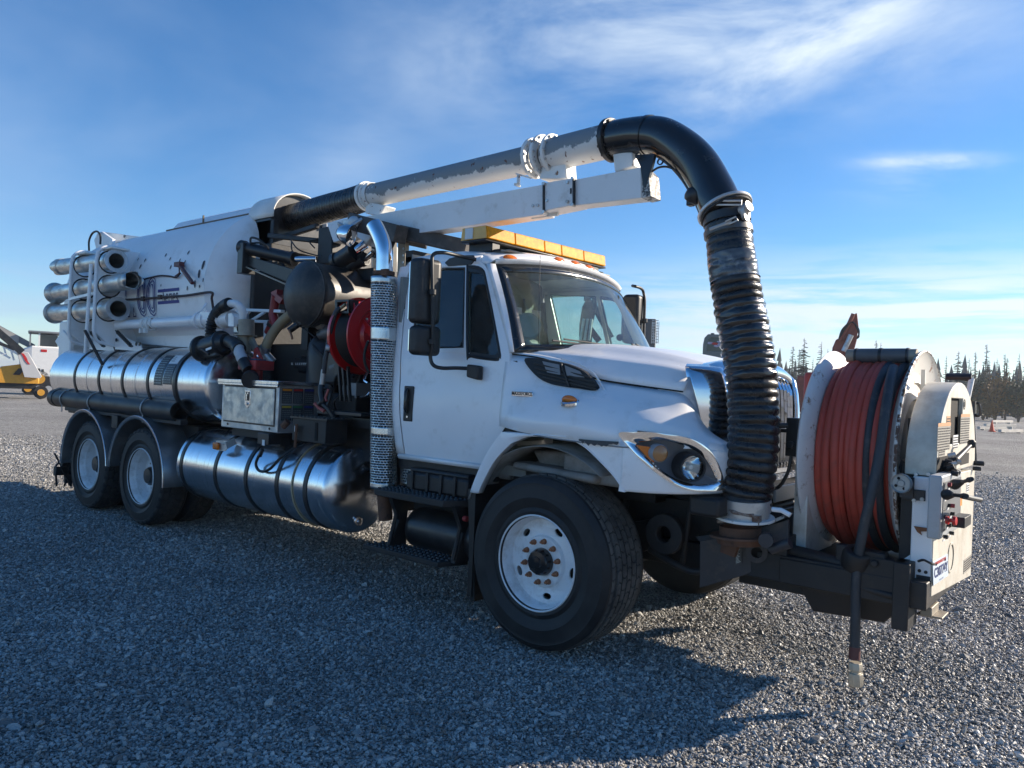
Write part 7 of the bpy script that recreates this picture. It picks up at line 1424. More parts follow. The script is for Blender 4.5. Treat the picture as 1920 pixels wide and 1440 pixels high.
# ---- red wash-down hose reel
rc = Vector((-2.120, -0.774, 2.055)); Rr = .335
for i, dx in enumerate((-.24, .0)):
    mb = MB(); mb.lathe([(0, .05), (0, .22), (.02 if i else -.02, .235), (.02 if i else -.02, Rr-.01), (.028, Rr), (.012, Rr), (-.006, Rr-.012), (-.008, .05)], rc+Vector((dx, 0, 0)), (1, 0, 0), 64, closed=True)
    if i == 0: rr_ = B(mb, 'red_hose_reel', REDP, angle=30)
    else: B(mb, 'reel_flange', REDP, rr_, angle=30)
mb = MB(); mb.lathe([(.001, .0), (.03, .0), (.03, .17), (.001, .19)], rc, (1, 0, 0), 40); B(mb, 'reel_hub', REDP, rr_, angle=30)
mb = MB()
for q in range(5): mb.lathe([(-.2+.04*q, .25), (-.185+.04*q, .27), (-.17+.04*q, .25)], rc+Vector((-.04, 0, 0)), (1, 0, 0), 40)
B(mb, 'wound_hose', RUBBER, rr_)
mb = MB(); mb.beam(Vector((-2.247, -0.950, 2.237)), Vector((-1.936, -0.900, 2.000)), .012, .07); mb.beam(Vector((-2.264, -0.970, 2.335)), Vector((-2.208, -0.970, 2.229)), .012, .1); B(mb, 'reel_arm', REDP, rr_, bevel=.004)
b0 = Vector((-2.395, -1.020, 2.343)); b1 = Vector((-2.194, -1.020, 2.228)); mb = MB(); y0 = -1.04
mb.panel([T_((-2.395, -1.020, 2.348), (-2.202, -1.020, 2.344), (-2.194, -1.020, 2.228), (-2.387, -1.020, 2.234)), T_((-2.365, -1.020, 2.328), (-2.359, -1.020, 2.251), (-2.224, -1.020, 2.247), (-2.229, -1.020, 2.328))], (0, .1, 0)); B(mb, 'hose_guide', BLACKP, rr_); mb = MB(); mb.panel([T_((-2.202, -1.020, 2.344), (-2.248, -0.950, 2.354), (-2.229, -0.900, 2.296), (-2.260, -0.900, 2.229), (-2.194, -1.020, 2.228))], (-.01, 0, 0)); B(mb, 'guide_cheek', REDP, rr_)
mb = MB()
for p in ((-2.202, -0.965, 2.257), (-2.194, -0.950, 2.280)): mb.lathe([(-.01, 0), (-.01, .014), (.01, .014)], p, (.6, -.8, 0), 10)
for p in ((-2.074, -0.930, 2.185), (-2.048, -0.930, 1.998), (-2.085, -0.930, 1.932)): mb.lathe([(-.006, 0), (-.006, .010), (.01, .010)], p, (.8, -.6, 0), 8)
B(mb, 'reel_rivets', ALUD, rr_)
mb = MB(); mb.tube(catmull([(-2.318, -1.020, 2.273), (-2.334, -1.050, 2.238), (-2.371, -1.060, 2.126), (-2.398, -1.070, 1.967), (-2.412, -1.080, 1.831), (-2.426, -1.080, 1.718)], 8), .020, 12); B(mb, 'wash_hose', BLUH, rr_); mb = MB(); mb.tube([(-2.428, -1.080, 1.750), (-2.448, -1.080, 1.609)], .022, 12); mb.tube([(-2.391, -1.090, 1.935), (-2.366, -1.070, 1.931)], .03, 10); B(mb, 'hose_ferrule', ALUD, rr_); mb = MB(); mb.tube([(-2.291, -1.030, 2.275), (-2.236, -1.030, 2.300)], .014, 8); B(mb, 'brass_end', BRASS, rr_)
mb = MB(); mb.tube(catmull([(-2.449, -1.080, 1.618), (-2.439, -1.090, 1.559), (-2.405, -1.100, 1.484), (-2.433, -1.100, 1.456)], 5), .028, 10); mb.tube([(-2.419, -1.100, 1.470), (-2.355, -1.080, 1.424), (-2.310, -1.050, 1.350)], .022, 8); mb.tube(catmull([(-2.411, -1.090, 1.592), (-2.371, -1.060, 1.585), (-2.359, -1.060, 1.518), (-2.370, -1.080, 1.441)], 5), .014, 8); B(mb, 'spray_gun', BLACKP, rr_); mb = MB(); mb.tube([(-2.358, -1.075, 1.585), (-2.377, -1.090, 1.517), (-2.360, -1.090, 1.486)], .010, 7); mb.tube([(-2.480, -1.120, 1.462), (-2.439, -1.110, 1.428), (-2.370, -1.100, 1.400)], .015, 7); B(mb, 'gun_trigger', pm('faded_pink_red', (.38, .09, .08), .5), rr_)
mb = MB(); mb.tube(catmull([(-2.012, -0.960, 1.996), (-2.023, -0.980, 1.907), (-2.017, -0.980, 1.819), (-1.993, -0.950, 1.733)], 6), .012, 8); B(mb, 'loose_hose', RUBBER)

# ---- exhaust stack with slotted heat shield
def slotted(cx_, cy_, z0, z1, R_, plain, nm, par=TRUCK, rowh=.0195, ncell=26, lean=0.):
    mb = MB(); nz = int((z1-z0)/rowh); dz = (z1-z0)/nz
    def P(a, z): return (cx_+R_*math.cos(a)+lean*(z-z0), cy_+R_*math.sin(a), z)
    for i in range(nz):
        za = z0+i*dz; zb = za+dz*.58; zc = za+dz; sub = 2
        fr = (i+.5)/nz
        solid = any(a <= fr <= b for a, b in plain)
        nn_ = ncell*sub*2
        if solid: mb.grid([[P(2*math.pi*k/nn_, z) for k in range(nn_+1)] for z in (za, zc)]); continue
        mb.grid([[P(2*math.pi*k/nn_, z) for k in range(nn_+1)] for z in (za, zb)])
        off = .5 if i % 2 else 0
        for c in range(ncell): a0 = 2*math.pi*(c+off)/ncell; a1 = a0+2*math.pi/ncell*.24; mb.add([P(a0, zb), P(a1, zb), P(a1, zc), P(a0, zc)], [(0, 1, 2, 3)])
    return B(mb, nm, STEELP, par, solid=.002, angle=60)
st_b = Vector((-1.654, -1.040, 0.834)); st_t = Vector((-1.753, -1.040, 2.498)); lean = (st_t.x-st_b.x)/(st_t.z-st_b.z)
Rs = .103
hs_ = slotted(st_b.x, st_b.y, st_b.z, st_t.z, Rs, [(0, .02), (.245, .285), (.70, .755), (.965, 1)], 'heat_shield', lean=lean)
mb = MB(); mb.tube([st_b+Vector((0, 0, -.05)), st_t+Vector((0, 0, .02))], .072, 24); B(mb, 'exhaust_pipe', pm('sooty_steel', (.05, .048, .045), .6, .3), hs_)
slotted(st_b.x+.17, st_b.y+.22, st_b.z+.03, st_b.z+.40, .15, [(0, .03), (.95, 1)], 'heat_shield', ncell=36)
mb = MB(); mb.tube([(st_b.x+.17, st_b.y+.22, st_b.z-.02), (st_b.x+.17, st_b.y+.22, st_b.z+.46)], .13, 24); B(mb, 'exhaust_muffler', pm('sooty_steel', (.05, .048, .045), .6, .3))
mb = MB(); tt = st_t; pth = catmull([tt+Vector((0, 0, -.02)), tt+Vector((0, 0, .12)), tt+Vector((-.01, 0, .22)), tt+Vector((-.06, -.0, .32)), tt+Vector((-.145, -.0, .43))], 8); mb.tube(pth, .068, 32, caps=False); mb.tube(pth, .062, 32, caps=False); B(mb, 'chrome_tip', CHROME, angle=60)
mb = MB(); mb.lathe([(-.015, .06), (-.015, .085), (.015, .085), (.015, .06)], tt+Vector((0, 0, .03)), (0, 0, 1), 24, closed=True); mb.box(tt+Vector((.05, -.08, .0)), tt+Vector((.12, -.05, .05))); B(mb, 'tip_clamp', RUST)
mb = MB(); mb.tube([st_b+Vector((.02, .02, -.25)), st_b+Vector((.0, 0, 0))], .055, 16); mb.beam(st_b+Vector((.10, .1, -.24)), st_b+Vector((.10, .1, .02)), .05, .06, up=(0, 1, 0)); B(mb, 'exhaust_lower_pipe', RUST)

# ---- steps, battery box and air tank under the cab
def step(a, b, c, d, th, nm):   # top surface corners
    mb = MB(); t = T_(a, b, c, d); mb.hexa([p-Vector((0, 0, th)) for p in t]+t); o = B(mb, nm, BLACKS, bevel=.006); mb = MB(); n1 = 18
    for i in range(n1):
        for j in range(4): p = t[0].lerp(t[1], (i+.5)/n1).lerp(t[3].lerp(t[2], (i+.5)/n1), (j+.5)/4); mb.lathe([(0, .016), (.010, .012)], p, (0, 0, 1), 7)
    B(mb, 'step_studs', BLACKP, o)
z1 = .86; step((-1.53, -1.24, z1), (-.80, -1.24, z1), (-.66, -.98, z1), (-1.53, -.98, z1), .05, 'cab_step')
z2 = .43; step((-1.62, -1.25, z2), (-.82, -1.25, z2), (-.74, -1.02, z2), (-1.55, -1.02, z2), .04, 'cab_step')
for x in (-1.45, -.78): mb = MB(); mb.panel([[(x, -1.18, .82), (x, -1.0, .82), (x, -1.0, .42), (x, -1.16, .42), (x, -1.08, .62)]], (.04, 0, 0)); mb.tube([(x+.02, -1.14, .82), (x+.02, -1.10, .66), (x+.02, -1.16, .44)], .015, 6); B(mb, 'step_bracket', BLACKS, bevel=.004)
mb = MB(); mb.lathe([(0, 0), (.02, .09), (.06, .15), (.10, .155), (.70, .155), (.74, .15), (.78, .09), (.8, 0)], (-1.42, -.92, .56), (1, 0, 0), 36); B(mb, 'air_tank', BLACKP, angle=50)
mb = MB(); mb.lathe([(0, 0), (.0, .12), (.05, .15), (.12, .15), (.14, 0)], (-.66, -.92, .55), (1, 0, 0), 28); mb.box((-1.5, -.85, .60), (-.6, -.4, .98)); B(mb, 'underbody_tank', BLACKS)
mb = MB(); mb.box((-1.36, -1.08, .865), (-.72, -.72, 1.0)); bb = B(mb, 'battery_box', PLAST, bevel=.02)
mb = MB(); mb.box((-1.34, -1.06, .995), (-.74, -.74, 1.03)); B(mb, 'battery_lid', PLAST, bb, bevel=.015)
mb = MB()
for x in (-1.28, -1.12, -.98, -.84): mb.box((x-.012, -1.095, .87), (x+.012, -1.08, 1.01))
B(mb, 'lid_clip', PLAST, bb, bevel=.003)
mb = MB(); mb.lathe([(0, .0), (0, .02), (.03, .02), (.03, 0)], (-0.724, -1.100, 0.733), (1, 0, 0), 10); B(mb, 'red_fitting', REDV)

# ---- tube racks at the rear
def rack(px_outer, X):
    mb = MB(); y0, y1 = -1.29, -.80; ztop, zbot = 3.06, 1.98
    holes = []
    for z, R_ in ((2.945, .13), (2.66, .13), (2.385, .14)): holes.append([(X, -1.14+R_*math.cos(t), z+R_*math.sin(t)) for t in np.linspace(0, 6.283, 25)[:-1]])
    o_ = [(X, y0+.12, ztop+.05), (X, y1, ztop+.05), (X, y1, zbot-.02), (X, -1.02, zbot-.02), (X, y0+.14, zbot+.02), (X, y0, zbot+.14), (X, y0, ztop-.08)]
    mb.panel([o_]+[h[::-1] for h in holes], (.012, 0, 0)); o = B(mb, 'tube_rack', TANKP)
    mb = MB(); mb.tube(catmull([(X, -.95, ztop+.06), (X, y0+.10, ztop+.06), (X, y0, ztop-.03)], 5)[:-1]+[(X, y0, ztop-.1), (X, y0, zbot+.15)]+catmull([(X, y0, zbot+.14), (X, y0+.04, zbot+.03), (X, y0+.14, zbot), (X, -1.0, zbot-.02)], 5), .020, 10); B(mb, 'rack_rod', PAINT, o)
    mb = MB()
    for h in holes: mb.tube([(X+.006, p[1], p[2]) for p in h], .010, 6, closed=True)
    B(mb, 'hole_grommet', RUBBER, o)
    return o
XA2 = (-7.284, -1.280, 2.528)[0]; XB2 = (-6.554, -1.280, 2.498)[0]
rack(0, XA2); rack(0, XB2)
mb = MB(); mb.beam((XA2, -1.29, 2.52), (XB2-.02, -1.29, 2.56), .03, .03); mb.tube([(XB2-.05, -1.33, 2.9), (XB2-.08, -1.34, 1.86)], .02, 10); B(mb, 'rack_bar', PAINT)
mb = MB()
for x in (XA2, XB2): mb.panel([[(x+.02, -1.05, 2.12), (x+.55, -1.0, 1.98), (x+.62, -1.0, 1.90), (x+.02, -1.05, 1.92)]], (0, .012, 0))
B(mb, 'rack_foot', TANKP); mb = MB()
for x in (XA2, XB2):
    a = Vector((x+.16, -1.09, 2.12)); b = Vector((x+.52, -1.09, 1.96)); n = 90; mb.tube([a.lerp(b, i/n)+Vector((0, .020*math.cos(i*1.4), .020*math.sin(i*1.4))) for i in range(n+1)], .007, 5); mb.tube([a-Vector((.05, 0, -.02)), a], .008, 5); mb.tube([b, b+Vector((.05, 0, -.01))], .008, 5)
B(mb, 'latch_spring', BLACKP); mb = MB()
for x in (XA2+.08, XB2+.08, XB2+.6, XB2+.68): mb.lathe([(0, .022), (-.01, .02), (-.01, 0)], (x, -1.06, 2.03 if x < XB2+.3 else 1.98), (0, 1, 0), 12)
mb.tube([(XB2-.02, -1.38, 2.12), (XB2+.12, -1.22, 1.72)], .018, 7); B(mb, 'rack_pivots', BLACKP)
mb = MB(); mb.box((XA2-.1, -1.0, 1.85), (XB2+.2, -.8, 1.96)); mb.box((XA2+.1, -.9, 2.62), (XA2+.45, -.82, 2.8)); B(mb, 'rack_mount', BLACKS)
# aluminium extension tubes: things of their own
def ext_tube(a, b, R_, near, far, label):
    a, b = Vector(a), Vector(b); d = (a-b).normalized(); L_ = (a-b).length
    root = empty('suction_tube', b, label, 'tube', 'aluminium suction tubes stowed in the rear racks')
    mb = MB(); mb.lathe([(0, R_-.006), (0, R_)]+[(L_*i/10, R_) for i in range(1, 10)]+[(L_, R_), (L_, R_-.006), (L_*.5, R_-.006)], b, d, 44, closed=True); build(mb, 'barrel', ALUT, root, angle=30)
    mb = MB(); mb.lathe([(L_*.6, R_-.008), (L_*.6, 0)], b, d, 30); build(mb, 'dark_bore', pm('deep_black', (.004, .004, .004), .9), root)
    for w_, c, dd in ((near, a, d), (far, b, -d)):
        if w_ == 'ring': mb = MB(); mb.lathe([(-.03, R_), (-.03, R_+.015), (-.012, R_+.034), (0, R_+.034), (.0, R_-.012), (-.03, R_-.012)], c, dd, 44, closed=True); build(mb, 'end_flange', ALUD, root, angle=30)
        if w_ == 'bell': mb = MB(); mb.lathe([(-.06, R_), (-.06, R_+.01), (-.03, R_+.03), (.02, R_+.045), (.022, R_+.038), (-.02, R_+.01)], c, dd, 44, closed=True); build(mb, 'bell_end', ALUT, root, angle=60)
        if w_ == 'crown':
            u = dd.orthogonal().normalized(); v = dd.cross(u); mb = MB(); mb.grid([[c+dd*(zz*(1 if zz <= 0 else .35+.65*abs(math.sin(2*t))))+(u*math.cos(t)+v*math.sin(t))*(R_+.002) for t in np.linspace(0, 6.2832, 49)] for zz in (-.1, 0, .11)]); build(mb, 'notched_end', ALUT, root, solid=.006)
    return root
ext_tube((-6.38, -1.14, 2.95), (-8.02, -1.14, 2.99), .100, 'ring', 'crown', 'top aluminium suction tube in the rear racks, flat ring on its open front end')
ext_tube((-6.0, -1.14, 2.695), (-8.15, -1.14, 2.65), .098, 'crown', 'bell', 'middle aluminium suction tube in the rear racks, its front end notched like a crown')
ext_tube((-6.28, -1.14, 2.385), (-8.18, -1.14, 2.39), .105, 'ring', 'ring', 'bottom aluminium suction tube in the rear racks, wide ring on its front end')
mb = MB()
for x in (XA2+.03, XB2+.03): mb.box((x-.13, -1.22, 3.08), (x+.18, -1.0, 3.11))
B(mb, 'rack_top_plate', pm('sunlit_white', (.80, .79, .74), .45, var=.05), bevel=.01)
# ================================================================== front platform and jetting hose reel
mb = MB()
mb.beam((1.05, -.56, .68), (2.0, -.56, .68), .10, .16); mb.beam((1.05, .56, .68), (2.0, .56, .68), .10, .16)
mb.box((1.33, -.62, .60), (2.10, .66, .745)); mb.hexa([(1.50, -.52, .45), (1.88, -.52, .47), (1.88, .3, .47), (1.50, .3, .45), (1.42, -.56, .598), (1.98, -.56, .598), (1.98, .4, .598), (1.42, .4, .598)])
mb.box((1.12, -.5, .62), (1.20, .95, .80)); mb.box((1.0, -.40, .50), (1.42, .6, .60)); mb.beam((1.2, .9, .66), (1.3, 1.25, .66), .08, .1)
mb.lathe([(0, 0), (0, .2), (.2, .2), (.2, 0)], (1.70, -.05, .46), (0, 0, 1), 28)
B(mb, 'reel_platform', BLACKS, bevel=.008)
# pivoting dark plate with its eye
pA, pB, pC, pD = T_((0.870, -0.700, 0.779), (1.124, -0.620, 0.854), (1.134, -0.620, 0.607), (0.879, -0.700, 0.491))
pE, pF = T_((1.326, -0.550, 0.924), (1.278, -0.570, 0.708))
mb = MB(); mb.panel([[pA, pB, pE, pF, pC, pD]], (0, .02, 0)); PLB = pm('blueish_black_plate', (.022, .026, .034), .42, var=.3, scale=6, dirt=(.10, .08, .065), dirt_at=(.52, .72), dirt_scale=9, dirt_rough=.8)
pv = B(mb, 'pivot_plate', PLB, bevel=.004)
mb = MB(); mb.hexa([pA+Vector((0, 0, .0)), pB, pB+Vector((0, .3, 0)), pA+Vector((-.04, .3, 0)), pA+Vector((-.03, 0, .02)), pB+Vector((0, 0, .02)), pB+Vector((0, .3, .02)), pA+Vector((-.07, .3, .02))]); B(mb, 'plate_top', BLACKS, pv)
mb = MB(); c_ = Vector((1.196, -0.620, 0.755)); mb.lathe([(-.02, .032), (-.02, .062), (.02, .062), (.02, .032)], c_, (.35, -.93, 0), 28, closed=True); B(mb, 'plate_eye', PLB, pv, angle=30); mb = MB(); mb.lathe([(-.0, 0), (0, .033)], c_-Vector((.0, -.01, 0)), (.35, -.93, 0), 20); B(mb, 'eye_hole', pm('deep_black', (.004, .004, .004), .9), pv)
l0, l1, l2, l3 = T_((1.077, -0.647, 0.806), (1.109, -0.637, 0.819), (1.115, -0.637, 0.677), (1.080, -0.647, 0.659))
mb = MB(); mb.panel([[l0, l1, l2, l3]], (0, -.003, 0)); B(mb, 'plate_label', DKLBL, pv)
mb = MB(); mb.panel([[l0+Vector((0, -.004, 0)), l1+Vector((0, -.004, 0)), l1.lerp(l2, .10)+Vector((0, -.004, 0)), l0.lerp(l3, .10)+Vector((0, -.004, 0))]], (0, -.001, 0)); B(mb, 'label_header', pm('dull_yellow', (.5, .36, .05), .5), pv)
mb = MB(); r = random.Random(7)
for q in range(14):
    t = .16+q*.058; a, b = l0.lerp(l3, t).lerp(l1.lerp(l2, t), .12), l0.lerp(l3, t).lerp(l1.lerp(l2, t), r.uniform(.5, .92)); mb.beam(a+Vector((0, -.005, 0)), b+Vector((0, -.005, 0)), .002, .004)
B(mb, 'label_print', pm('print_grey', (.35, .38, .36), .5), pv)
mb = MB(); mb.hexa(T_((1.272, -0.660, 0.928), (1.387, -0.660, 0.997), (1.331, -0.500, 0.973), (1.211, -0.500, 0.901), (1.271, -0.660, 0.950), (1.387, -0.660, 1.015), (1.330, -0.500, 0.992), (1.211, -0.500, 0.924))); B(mb, 'chipped_white_rail', pm('flaked_end', (.05, .05, .05), .6, dirt=(.5, .5, .48), dirt_at=(.48, .52), dirt_scale=30)); mb = MB(); mb.tube(T_((1.346, -0.800, 1.045), (1.397, -0.800, 1.046), (1.448, -0.800, 1.026)), .014, 8); B(mb, 'white_lever', PAINT)
mb = MB(); mb.panel([T_((1.233, -0.680, 0.909), (1.374, -0.620, 0.970), (1.381, -0.620, 0.802), (1.254, -0.680, 0.789))], (0, .02, 0)); mb.tube(T_((1.346, -0.800, 0.820), (1.454, -0.800, 0.874)), .03, 12); mb.lathe([(-.03, 0), (-.03, .04), (.03, .04), (.03, 0)], (1.332, -0.840, 0.877), (.3, -.9, 0), 16); B(mb, 'rear_plate', PLB)
# reel group scaled about the camera position: bring the drum to 1.27 m and centre it on the truck
CAM_SCALE = (1.13, Vector((-.383, .659, -.218)))
# reel frame: left column, cross tube with rope guide, right housing column
RX0, RX1, RYC, RZC, RR = 1.58, 1.985, -.52, 1.385, .56
mb = MB(); mb.hexa([(1.53, -.99, .72), (1.60, -.99, .72), (1.60, -.55, .72), (1.53, -.55, .72), (1.53, -.99, 1.42), (1.60, -.99, 1.42), (1.60, -.55, 1.42), (1.53, -.55, 1.42)]); mb.box((1.51, -.60, .72), (1.55, -.45, 1.62)); lc_ = B(mb, 'reel_column', PANELW, bevel=.006)
LX, LY = 1.535, -.994
for z0_, z1_ in ((1.23, 1.30), (1.16, 1.225)):
    mb = MB(); mb.box((1.545, LY-.002, z0_), (1.59, LY-.0005, z1_)); B(mb, 'column_label', DKLBL, lc_)
    mb = MB(); mb.lathe([(0, 0), (-.002, .012), (0, .012)], (1.56, LY-.003, (z0_+z1_)/2), (0, 1, 0), 14); mb.box((1.575, LY-.004, z0_+.01), (1.585, LY-.003, z1_-.02)); B(mb, 'label_print', WHITEV, lc_)
mb = MB(); k_ = Vector((1.525, -1.020, 1.490)); mb.box(k_-Vector((.03, .03, .12)), k_+Vector((.03, .05, .08))); mb.cyl(k_+Vector((-.02, -.03, .04)), k_+Vector((-.09, -.06, .035)), .014, 10); mb.lathe([(-.02, 0), (-.02, .02), (.02, .02), (.02, 0)], k_+Vector((0, -.04, -.06)), (0, 1, 0), 12); mb.tube(catmull([k_+Vector((0, -.02, -.1)), k_+Vector((-.01, -.03, -.2)), k_+Vector((-.05, -.03, -.28)), k_+Vector((-.09, -.02, -.30))], 6), .010, 7); mb.box(k_-Vector((.07, .0, .0)), k_+Vector((-.03, .03, .02))); B(mb, 'column_switch', BLACKP, lc_, bevel=.004)
mb = MB(); mb.tube([(1.50, -1.05, .885), (2.12, -1.10, .845)], .034, 14); mb.tube([(1.50, -1.08, .80), (2.12, -1.13, .76)], .02, 10); mb.box((1.49, -1.12, .72), (1.55, -.98, .96)); mb.box((2.06, -1.16, .62), (2.13, -.98, .93)); mb.box((1.55, -1.03, .70), (2.1, -.98, .82))
mb.box((1.92, -1.13, .80), (2.10, -1.04, .93))
B(mb, 'guide_bar', BLACKS, bevel=.005)
mb = MB(); gc = Vector((1.882, -1.100, 0.904)); mb.lathe([(-.05, .03), (-.05, .062), (-.02, .07), (.02, .07), (.05, .06), (.05, .03)], gc, (.25, -.3, .9), 18, closed=True); mb.box(gc+Vector((.03, -.02, -.05)), gc+Vector((.13, .06, .05))); mb.box(gc+Vector((-.10, .0, -.04)), gc+Vector((-.02, .05, .06))); mb.lathe([(-.02, 0), (-.02, .02), (.02, .02), (.02, 0)], gc+Vector((.09, -.03, .0)), (0, 1, 0), 8); B(mb, 'hose_guide', BLACKS, bevel=.008)
mb = MB(); mb.panel([T_((1.782, -1.060, 0.844), (1.863, -1.060, 0.848), (1.859, -1.060, 0.808), (1.788, -1.060, 0.816))], (0, .01, 0)); B(mb, 'white_guide_plate', OLDW)
for (a, b) in ((Vector((1.553, -0.900, 1.017)), Vector((1.517, -0.950, 0.921))), (Vector((1.555, -0.800, 0.971)), Vector((1.540, -0.850, 0.903)))):
    mb = MB(); n = 14
    for i in range(n): c_ = a.lerp(b, (i+.5)/n); mb.obox(c_, (.012, .028, .017), (0, .5, .3 if i % 2 else 0))
    B(mb, 'drive_chain', BLACKS)
# drum flanges
def rflange(x, sgn, nm):   # dished disc, sgn +1 dish opens to +X
    mb = MB(); pr = [(0, .10), (.0, .20), (.012, .215), (.0, .235), (.0, .30), (.012, .312), (.0, .33), (.0, .39), (.012, .40), (.0, .42), (.004, .46), (.03, .52), (.045, RR-.006), (.052, RR), (.044, RR+.006), (.036, RR), (.022, .525), (-.004, .47), (-.008, .42), (-.008, .10)]
    mb.lathe([(sgn*d, r_) for d, r_ in pr], (x, RYC, RZC), (1, 0, 0), 96, closed=True); return mb
RW1 = pm('reel_flange_white', (.74, .72, .67), .45, var=.06, scale=4, dirt=(.24, .10, .05), dirt_at=(.56, .66), dirt_scale=9, dirt_rough=.85)
reel = B(rflange(RX1, 1, 'f'), 'hose_reel', RW1, angle=40)
B(rflange(RX0+.035, -1, 'f'), 'reel_flange', pm('reel_flange_rusty', (.70, .69, .67), .5, var=.06, scale=5, dirt=(.26, .15, .09), dirt_at=(.57, .68), dirt_scale=17, dirt_rough=.85), reel, angle=40)
mb = MB(); mb.lathe([(0, .3), (RX1-RX0, .3)], (RX0, RYC, RZC), (1, 0, 0), 48); mb.lathe([(-.08, 0), (-.08, .06), (RX1-RX0+.14, .06), (RX1-RX0+.14, 0)], (RX0, RYC, RZC), (1, 0, 0), 24); B(mb, 'drum', OLDW, reel)
mb = MB(); mb.lathe([(.046, RR-.004), (.055, RR+.004), (.052, RR+.010), (.040, RR+.008)], (RX1, RYC, RZC), (1, 0, 0), 96, closed=True); B(mb, 'flange_edge', pm('chipped_edge', (.60, .58, .53), .5, dirt=(.09, .045, .03), dirt_at=(.49, .52), dirt_scale=22, dirt_rough=.8, detail=8), reel, angle=60)
mb = MB()
for q in range(7): a = rad(20+q*51); mb.beam((RX1+.012, RYC+.12*math.cos(a), RZC+.12*math.sin(a)), (RX1+.03, RYC+.50*math.cos(a), RZC+.50*math.sin(a)), .012, .02, up=(0, math.cos(a+1.57), math.sin(a+1.57)))
# wound hose: single turns side by side, mostly red, two dark lengths between
r = random.Random(31); xs0 = RX0+.065; xs1 = RX1-.018; nt_ = 11; pitch_ = (xs1-xs0)/(nt_-1)
dark = {7, 9}
for L2_, rad0 in ((0, .455), (1, .492)):
    for i in range(nt_ - (1 if L2_ else 0)):
        if L2_ and i in (0,): continue
        x0_ = xs0+pitch_*(i+(.5 if L2_ else 0)); ph = r.uniform(0, 6.28); wob = r.uniform(.3, 1)*.007; sl = r.uniform(-.6, 1.0)*pitch_*.8
        R0 = rad0+r.uniform(-.006, .009); pts = []
        for k in range(64):
            t = 2*math.pi*k/64; pts.append((x0_+wob*math.sin(2*t+ph)+sl*(.5-abs(k/64-.5))*.9, RYC+(R0+.005*math.sin(3*t+ph))*math.cos(t+1.5), RZC+(R0+.006*math.sin(2*t+ph*2))*math.sin(t+1.5)*(1.0)))
        mb = MB(); mb.tube(pts, .0225, 12, closed=True); B(mb, 'dark_hose_turn' if (L2_ and i in dark) else 'red_hose_turn', BLUH if (L2_ and i in dark) else REDH, reel, angle=80)
mb = MB(); mb.lathe([(0, .44), (xs1-xs0, .44)], (xs0, RYC, RZC), (1, 0, 0), 48); B(mb, 'inner_hose_layer', REDH, reel)
# lead end of the hose, down through the guide to the nozzle
lead = catmull([(1.942, -0.800, 1.849), (1.960, -0.930, 1.777), (1.970, -1.040, 1.631), (1.969, -1.090, 1.477), (1.956, -1.120, 1.324), (1.936, -1.140, 1.170), (1.914, -1.140, 1.039), (1.897, -1.130, 0.912), (1.892, -1.130, 0.777), (1.896, -1.130, 0.623), (1.898, -1.130, 0.483)], 8)
mb = MB(); mb.tube(lead, .0235, 16); B(mb, 'lead_hose', BLUH, reel, angle=80)
mb = MB(); a = Vector((1.898, -1.130, 0.490)); mb.tube([a, a+Vector((0, 0, -.06))], .026, 14); B(mb, 'hose_ferrule', pm('maroon_ferrule', (.10, .035, .035), .55), reel)
mb = MB(); a = Vector((1.903, -1.130, 0.415)); mb.lathe([(0, 0), (0, .030), (.012, .033), (.035, .033), (.040, .024), (.048, .024), (.050, .034), (.10, .035), (.112, .030), (.112, 0)], a, (.06, 0, -1), 8); B(mb, 'nozzle', pm('pale_brass', (.50, .44, .34), .5, .4, var=.15), reel, bevel=.002)
# top roller
ra, rb = Vector((1.703, -0.620, 1.920)), Vector((1.977, -0.620, 1.922))
mb = MB(); dd = (rb-ra).normalized(); mb.cyl(ra-dd*.04, ra, .036, 22); mb.cyl(rb, rb+dd*.035, .036, 22); ro = B(mb, 'roller', TANM); mb = MB(); mb.cyl(ra, rb, .040, 28); B(mb, 'roller_sleeve', pm('roller_grey', (.085, .095, .105), .5, var=.2, dirt=(.22, .2, .18), dirt_at=(.55, .8)), ro); mb = MB(); mid_ = (ra+rb)/2; mb.cyl(mid_-dd*.012, mid_+dd*.004, .0425, 28); mb.cyl(ra+dd*.005, ra+dd*.015, .0425, 28); mb.cyl(rb-dd*.015, rb-dd*.005, .0425, 28); B(mb, 'roller_ring', BLACKP, ro)
mb = MB(); mb.beam((1.56, -.62, 1.60), (1.60, -.62, 1.85), .05, .04, up=(0, 1, 0)); mb.beam((2.045, -.62, 1.7), (2.045, -.62, 1.85), .02, .015, up=(0, 1, 0)); B(mb, 'roller_bracket', PANELW)
# housing: arched chain cover, side column, control panel
PX = 2.20; y0_, y1_ = -1.05, .02
def arch(x0, x1, yA, yB, zb, zs, ztop, n=22):
    yc = (yA+yB)/2; hw = (yB-yA)/2; return [(x0, yA, zb), (x0, yA, zs)]+[(x0, yc-hw*math.cos(a), zs+(ztop-zs)*math.sin(a)) for a in np.linspace(0, math.pi, n)[1:-1]]+[(x0, yB, zs), (x0, yB, zb)]
HOUS = pm('housing_beige_white', (.62, .585, .50), .5, var=.08, scale=3, dirt=(.36, .30, .22), dirt_at=(.46, .8), dirt_scale=5, dirt_rough=.7)
ar = arch(2.065, PX, -1.04, .0, 1.335, 1.38, 1.79)
sa_ = (2.200, -0.750, 1.707); sb_ = (2.200, -0.429, 1.475); slot = [(2.065, sa_[1], sa_[2]), (2.065, sb_[1], sa_[2]), (2.065, sb_[1], sb_[2]), (2.065, sa_[1], sb_[2])]
mb = MB(); mb.panel([ar, slot[::-1]], (PX-2.065, 0, 0)); ho_ = B(mb, 'chain_housing', HOUS, bevel=.010)
